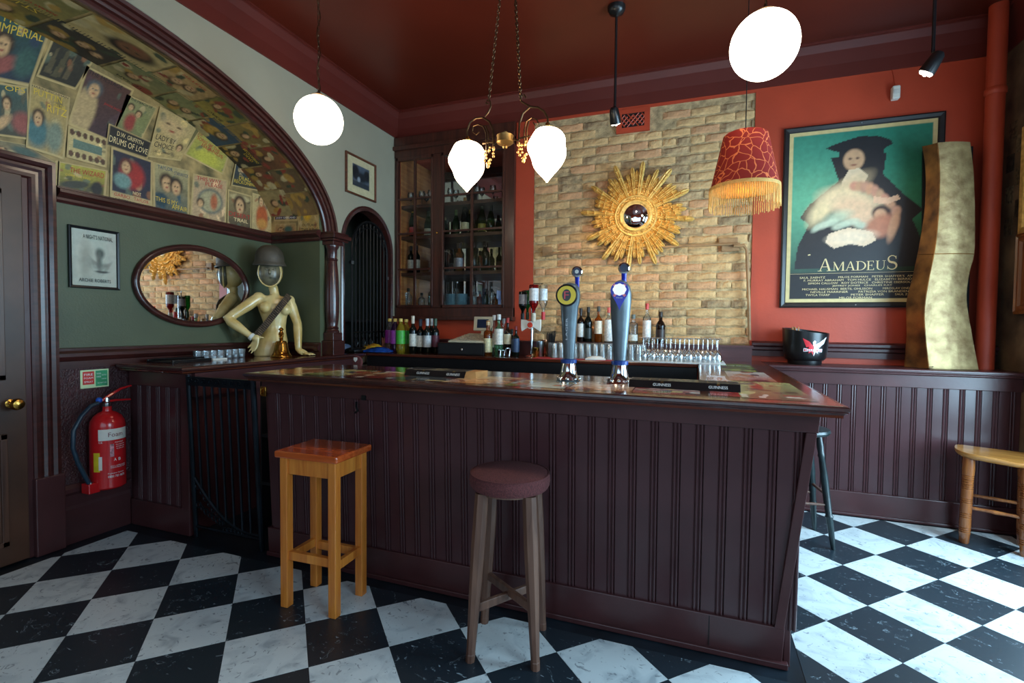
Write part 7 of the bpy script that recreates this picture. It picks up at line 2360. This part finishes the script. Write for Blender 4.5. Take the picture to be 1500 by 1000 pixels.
inverted((-1.460, 4.200, 1.663)[0], (-1.460, 4.200, 1.681)[2], (-1.458, 4.200, 1.468)[2], .036, 4.20, DKG, (150, 150, 156), 'inverted black bottle with grey and white label, left on the optic stand', (24, 24, 26))
inverted((-1.442, 4.280, 1.668)[0], (-1.442, 4.280, 1.699)[2], (-1.440, 4.280, 1.482)[2], .030, 4.28, ((.05, .4, .1), .4, lin(20, 110, 40)), None, 'inverted bright green bottle on the optic stand', (30, 60, 30))
inverted((-1.338, 4.140, 1.658)[0], (-1.339, 4.140, 1.735)[2], (-1.336, 4.140, 1.467)[2], .042, 4.14, ((.5, .06, .05), .5, lin(120, 20, 20)), (206, 206, 206), 'inverted red spirit bottle with silver label, centre of the optic stand', (200, 190, 170))
inverted((-1.281, 4.240, 1.663)[0], (-1.282, 4.240, 1.736)[2], (-1.279, 4.240, 1.482)[2], .036, 4.24, CLR, (206, 214, 216), 'inverted clear bottle with pale label, right on the optic stand', (196, 40, 44))

# straws in a cup, shakers
p = (-1.228, 4.300, 1.115)
cupo = empty('straw_cup', (p[0], 4.30, ZT), 0, 'clear cup full of black drinking straws on the back counter', 'cup')
MB().lathe([(.028, 0), (.030, .004), (.036, .13), (.034, .13), (.028, .01), (0, .008)], None, 20, False).build('cup', M_GLASSF, cupo)
rr = random.Random(12)
sm = MB()
for k in range(34):
    a, r_ = rr.uniform(0, 2 * PI), rr.uniform(0, .022)
    sm.tube([(r_ * math.cos(a), r_ * math.sin(a), .01), (r_ * 2.3 * math.cos(a), r_ * 2.0 * math.sin(a), rr.uniform(.19, .235))], .003, 5)
sm.build('straws', M_BLACK, cupo)['kind'] = 'stuff'
for i, (p, h_, lb) in enumerate((((-1.294, 4.200, 1.118), .14, 'tall steel cocktail shaker cup by the optic stand'), ((-1.268, 4.260, 1.116), .155, 'tall steel cocktail shaker cup beside the straws'), ((-1.319, 4.160, 1.120), .085, 'small steel thimble cup with orange tongs beside the optic stand'))):
    o = MB().lathe([(.022, 0), (.024, .004), (.031, h_), (.029, h_), (.020, .006), (0, .005)], None, 20, False).build('shaker_cup', [M_STEEL, mat('copper_steel', c(190, 130, 96), .2, 1.0), M_BRASS][i])
    o.location = (p[0], p[1], ZT)
    tag(o, lb, 'shaker', 'steel cups beside the optic stand')

# upturned tumblers in rows
proto = MB().lathe([(.034, 0), (.033, .002), (.026, .125), (.024, .128), (.0, .128), (.0, .120), (.022, .120), (.031, .002), (.034, 0)], None, 16, False).build('tumbler', M_GLASSF)
tag(proto, 'upturned clear tumbler in the rows behind the beer fonts', 'glass', 'upturned tumblers on the back counter')
xs0, xs1 = (-1.135, 4.100, 1.099)[0], (-0.435, 4.100, 1.122)[0]
first = True
n_ = 13
for ry, y_ in enumerate((4.11, 4.19, 4.27)):
    for k in range(n_):
        x = xs0 + (xs1 - xs0) * (k + .5 * (ry % 2)) / (n_ - 1)
        if x > xs1 + .03: continue
        o = proto if first else proto.copy()
        if not first: COL.objects.link(o)
        first = False
        o.location = (x, y_, ZT + .006)
        o['label'] = 'upturned tumbler behind the beer fonts, %s, %s' % (ROWN[ry], ORD[k])
tag(MB().box((xs0 - .06, 4.04, ZT), (xs1 + .06, 4.32, ZT + .005)).build('drainer_mat', mat('white_mesh_liner', c(206, 210, 210), .7, var=.1, scale=200, bump=.5, bscale=200), bevel=.002), 'pale liner mat under the rows of tumblers', 'mat')
tag(packet(((-0.767, 4.020, 1.099)[0], 4.025, ZT), .16, .05, .03, .1, mat('white_paper_towel', c(220, 220, 216), .8, var=.08), 'crumpled white paper towel in front of the tumblers', 'paper_towel', 'towel', 8))
# upturned wine glasses on a white mat at the right end
mx0, mx1 = (-0.412, 4.140, 1.121)[0], (0.162, 4.140, 1.140)[0]
tag(MB().box((mx0 - .02, 4.05, ZT), (mx1 + .05, 4.42, ZT + .006)).build('glass_mat', mat('white_rubber_mat', c(214, 216, 214), .6, var=.08, scale=100, bump=.5, bscale=160), bevel=.002), 'white mat under the upturned wine glasses', 'mat')
for ry, y_ in enumerate((4.12, 4.215, 4.31)):
    for k in range(9):
        x = mx0 + .012 + (mx1 - mx0 - .02) * (k + .5 * (ry % 2)) / 8
        if x > mx1 + .02: continue
        wineglass((x, y_, ZT + .006), .185, True, 'upturned wine glass on the white mat, %s, %s' % (ROWN[ry], ORD[k] if k < 8 else 'rightmost'), 'upturned wine glasses on the white mat')
# bottles on the ledge against the bricks
ZL = 1.232
for (p, r_, g_, lc_, cc, stl, lb, lr) in (((-1.014, 4.570, 1.541), .034, BRN, (216, 216, 210), (40, 30, 30), 'spirit', 'dark bottle with white label on the ledge, half hidden by the left beer font', (.15, .55)),
                                          ((-0.944, 4.570, 1.553), .036, DKG, (30, 40, 36), (30, 26, 26), 'liqueur', 'round shouldered black green bottle on the ledge between the fonts', (.1, .4)),
                                          ((-0.848, 4.570, 1.559), .036, AMB, (232, 214, 190), (60, 60, 56), 'spirit', 'amber rum bottle with cream label on the ledge', (.24, .60)),
                                          ((-0.754, 4.570, 1.547), .038, CLR, (226, 226, 222), (206, 90, 84), 'spirit', 'white labelled clear bottle with pink cap on the ledge', (.04, .66)),
                                          ((-0.534, 4.570, 1.485), .040, CLR, (226, 226, 216), (110, 120, 116), 'square', 'squat clear bottle with grey stopper on the ledge right of the fonts', (.08, .3)),
                                          ((-0.416, 4.570, 1.582), .036, CLR, (232, 226, 222), (216, 80, 76), 'spirit', 'clear gin bottle with white label and red cap on the ledge', (.12, .58)),
                                          ((-0.298, 4.570, 1.509), .040, BRN, (54, 36, 30), (50, 40, 34), 'liqueur', 'rightmost dark brown liqueur bottle on the ledge', (.1, .45))):
    bottle((p[0], p[1], ZL), p[2] - ZL, r_, g_, lb, lc_, cc, stl, 'spirit bottles on the brick wall ledge', lab=lr, cap_len=.14)

# ------------------------------------------------------------------ on the bar top
M_FONT = mat('satin_grey_font', c(104, 116, 122), .42, .6, var=.08, bump=.1)
M_FBLUE = mat('deep_blue_enamel', c(26, 40, 176), .25, var=.1)
M_FBAND = mat('blue_collar', c(30, 70, 150), .3, var=.1)


def fontbase(f):
    MB().lathe([(.060, 0), (.062, .005), (.056, .012), (.046, .022), (.040, .05), (.034, .085), (.032, .092)], None, 32).build('chrome_base', M_CHROME, f)
    m_ = MB()
    for k in range(8):
        a = 2 * PI * k / 8
        m_.ball((.054 * math.cos(a), .054 * math.sin(a), .010), .010, 10, 8)
    m_.build('base_bolts', M_CHROME, f)
    MB().lathe([(.030, .088), (.041, .090), (.042, .108), (.030, .112)], None, 28).build('blue_collar', M_FBAND, f)


def ell(rx, ry, z, n=24, y=0.0): return [(rx * math.cos(2 * PI * k / n), y + ry * math.sin(2 * PI * k / n), z) for k in range(n)]


aim = -PI / 2 - .25
f1 = empty('beer_font', (-.616, 2.505, BT), 0.12, 'grey beer font with a round yellow badge on the bar, left', 'beer tap', 'beer fonts on the bar')
fontbase(f1)
MB().loft([ell(.029, .029, .110), ell(.034, .033, .20), ell(.040, .037, .30), ell(.046, .040, .38), ell(.052, .042, .40), ell(.055, .044, .44), ell(.050, .040, .475), ell(.035, .03, .495), ell(.012, .012, .502)], True, True).build('column', M_FONT, f1)
Rb = frame((-.008, -.040, .435), (1, 0, 0), (0, 0, 1))
MB().lathe([(.050, 0), (.056, .006), (.056, .016), (.048, .020)], Rb, 36, True).build('badge_housing', M_BLACK, f1)
MB().lathe([(.047, .0205), (.0, .0215)], Rb, 36, False).build('badge', mat('yellow_badge', c(236, 200, 40), .35, var=.06), f1)
MB().lathe([(.022, 0), (.022, .001), (0, .001)], Rb @ Matrix.Translation((0, 0, .0212)) @ Matrix.Diagonal((1, 1.35, 1, 1)), 28).build('badge_oval', M_BLACK, f1)
t = MB()
lettering(t, 'F', .024, .038, Rb @ Matrix.Translation((0, 0, .0232)))
t.build('badge_letter', mat('badge_pinkred', c(220, 70, 80), .4), f1)
t = MB()
lettering(t, 'LAGER', .11, .010, Rb @ Matrix.Translation((.0, -.17, .001)) @ Matrix.Rotation(PI / 2, 4, 'Z'))
t.build('embossed_lettering', M_STEEL, f1)
MB().tube([(.035, .03, .46), (.036, .02, .50), (.036, .012, .535)], [.013, .011, .012], 12).build('tap_handle', M_FBLUE, f1)
Rb2 = frame((.036, .004, .558), (1, 0, 0), (0, 0, 1))
MB().lathe([(.024, -.012), (.028, -.006), (.028, .008), (.021, .012)], Rb2, 28).build('handle_disc', M_CHROME, f1)
MB().lathe([(.020, .0125), (.0, .013)], Rb2, 24, False).build('handle_badge', mat('dark_blue_badge', c(40, 50, 80), .3), f1)
MB().lathe([(.010, .0135), (.0, .014)], Rb2, 16, False).build('badge_centre', M_WHITE, f1)

f2 = empty('beer_font', (-.357, 2.515, BT), 0.08, 'grey beer font with a blue teardrop badge and pink cross on the bar, right', 'beer tap', 'beer fonts on the bar')
fontbase(f2)
MB().loft([ell(.029, .029, .110), ell(.037, .034, .20), ell(.045, .038, .30), ell(.051, .042, .40), ell(.051, .042, .44), ell(.045, .038, .475), ell(.030, .028, .50), ell(.012, .012, .510)], True, True).build('column', M_FONT, f2)
tear = [(.044 * math.sin(a) * (1 if math.cos(a) > -.1 else max(.0, 1 + (math.cos(a) + .1) * 1.05)), .045 * math.cos(a) if math.cos(a) > 0 else .095 * math.cos(a)) for a in [2 * PI * k / 36 for k in range(36)]]
Rt = frame((-.004, -.038, .455), (1, 0, 0), (0, 0, 1))
MB().prism([(x, y) for x, y in tear][::-1], 0, .010, Rt).build('teardrop_badge', M_FBLUE, f2, bevel=.002)
m_ = MB()
for k in range(9):
    a = 2 * PI * k / 8
    m_.lathe([(.013, 0), (.013, .001), (0, .001)], Rt @ Matrix.Translation(((.020 * math.cos(a), .006 + .017 * math.sin(a), .0102) if k < 8 else (0, .006, .0102))), 14)
m_.lathe([(.022, 0), (.022, .0012), (0, .0012)], Rt @ Matrix.Translation((0, .006, .0102)), 20)
m_.build('white_emblem', glow('glowing_emblem', (.9, .93, 1, 1), .5), f2)  # faint emission put into the white emblem, no lamp inside
m_ = MB()
for sgn in (-1, 1): m_.box((-.040, -.006, 0), (.040, .006, .0006), Rt @ Matrix.Translation((0, .002, .0104)) @ Matrix.Rotation(sgn * .8, 4, 'Z'))
m_.build('pink_cross', mat('pink_enamel', c(230, 120, 140), .4), f2)
t = MB()
lettering(t, 'EXTRA COLD', .03, .006, Rt @ Matrix.Translation((0, -.034, .0104)))
t.build('badge_lettering', M_WHITETXT, f2)
MB().tube([(.012, .02, .49), (.013, .015, .52), (.013, .008, .55)], [.014, .012, .013], 12).build('tap_handle', M_FBLUE, f2)
Rb2 = frame((.013, .004, .570), (1, 0, 0), (0, 0, 1))
MB().lathe([(.024, -.012), (.028, -.006), (.028, .008), (.021, .012)], Rb2, 28).build('handle_disc', M_CHROME, f2)
MB().lathe([(.020, .0125), (.0, .013)], Rb2, 24, False).build('handle_badge', mat('dark_blue_badge', c(40, 50, 80), .3), f2)


def bar_mat(x0, x1, y0, label, words, kraft=False):
    o = empty('drip_mat', ((x0 + x1) / 2, y0 + .06, BT), 0, label, 'mat', 'black branded drip mats on the bar')
    w = (x1 - x0) / 2
    MB().hexa([(-w, -.055, 0), (w, -.055, 0), (w, .085, 0), (-w, .085, 0)], [(-w, -.030, .034), (w, -.030, .034), (w, .085, .034), (-w, .085, .034)]).build('tray', M_BLACK, o, bevel=.002)
    n = int(2 * w / .042)
    sq = MB()
    ln = MB()
    for i in range(n):
        x = -w + .008 + i * (2 * w - .016) / n
        if words and (i < n * .36 or i > n * .62): sq.box((x + .003, -.02, .0342), (x + (2 * w - .016) / n - .003, .07, .0352))
    sq.build('nap_pads', M_BLACKM, o)
    ln.box((-w + .004, -.026, .0340), (w - .004, .080, .0344))
    ln.build('pale_ground', mat('pale_khaki_print', c(110, 104, 80), .6, var=.5, scale=60), o)
    al = math.atan2(.034, .025)
    for x in ((-w * .38, w * .62) if words else ()):
        Mf = frame((x, -.0435, .0165), (1, 0, 0), (0, math.cos(al), math.sin(al)))
        t_ = MB()
        lettering(t_, 'GUINNESS', .078, .0145, Mf)
        t_.build('lettering', M_WHITETXT, o)
        h2 = MB().tube([tuple(Mf @ Vector(p_)) for p_ in ((-.006, .011, .001), (-.003, .018, .001), (.005, .019, .001), (.005, .011, .001), (-.006, .011, .001))], .0009, 4)
        h2.build('harp_emblem', M_BRASS, o)
    if kraft:
        MB().hexa([(w + .001, -.055, 0), (w + .06, -.035, 0), (w + .075, .085, 0), (w + .001, .085, 0)], [(w + .001, -.030, .034), (w + .05, -.02, .034), (w + .075, .085, .034), (w + .001, .085, .034)]).build('card_end', mat('kraft_card', c(176, 126, 70), .8, var=.12), o)


bar_mat(-.290, .185, 2.335, 'black drip mat lettered in white at the right end of the bar', True)
bar_mat(-1.50, -1.135, 2.335, 'black drip mat with card end left of the beer fonts', True, True)
# maroon pump clip behind the bar
p = (-2.314, 3.000, 1.101)
pc = empty('pump_clip', (p[0], 3.0, p[2]), 0, 'round maroon pump clip with a small silver shield behind the bar', 'pump clip')
MB().lathe([(.045, 0), (.047, .006), (.04, .014), (0, .018)], frame((0, 0, 0), (1, 0, 0), (0, 0, 1)), 24).build('disc', M_CUSH, pc)
MB().prism([(-.014, .016), (.016, .016), (.016, -.002), (.001, -.018), (-.014, -.002)][::-1], .0165, .019, frame((-.008, 0, .018), (1, 0, 0), (0, 0, 1))).build('shield', M_WHITE, pc)
MB().tube([(0, .01, -.04), (0, .02, -.12), (0, .02, BT - .06 - p[2] - .3)], .010, 8).build('stalk', M_BLACK, pc)
struct('trim_15', MB().box((-2.2, 2.63, .70), (0.01, 3.05, .74)), M_BLACKM)
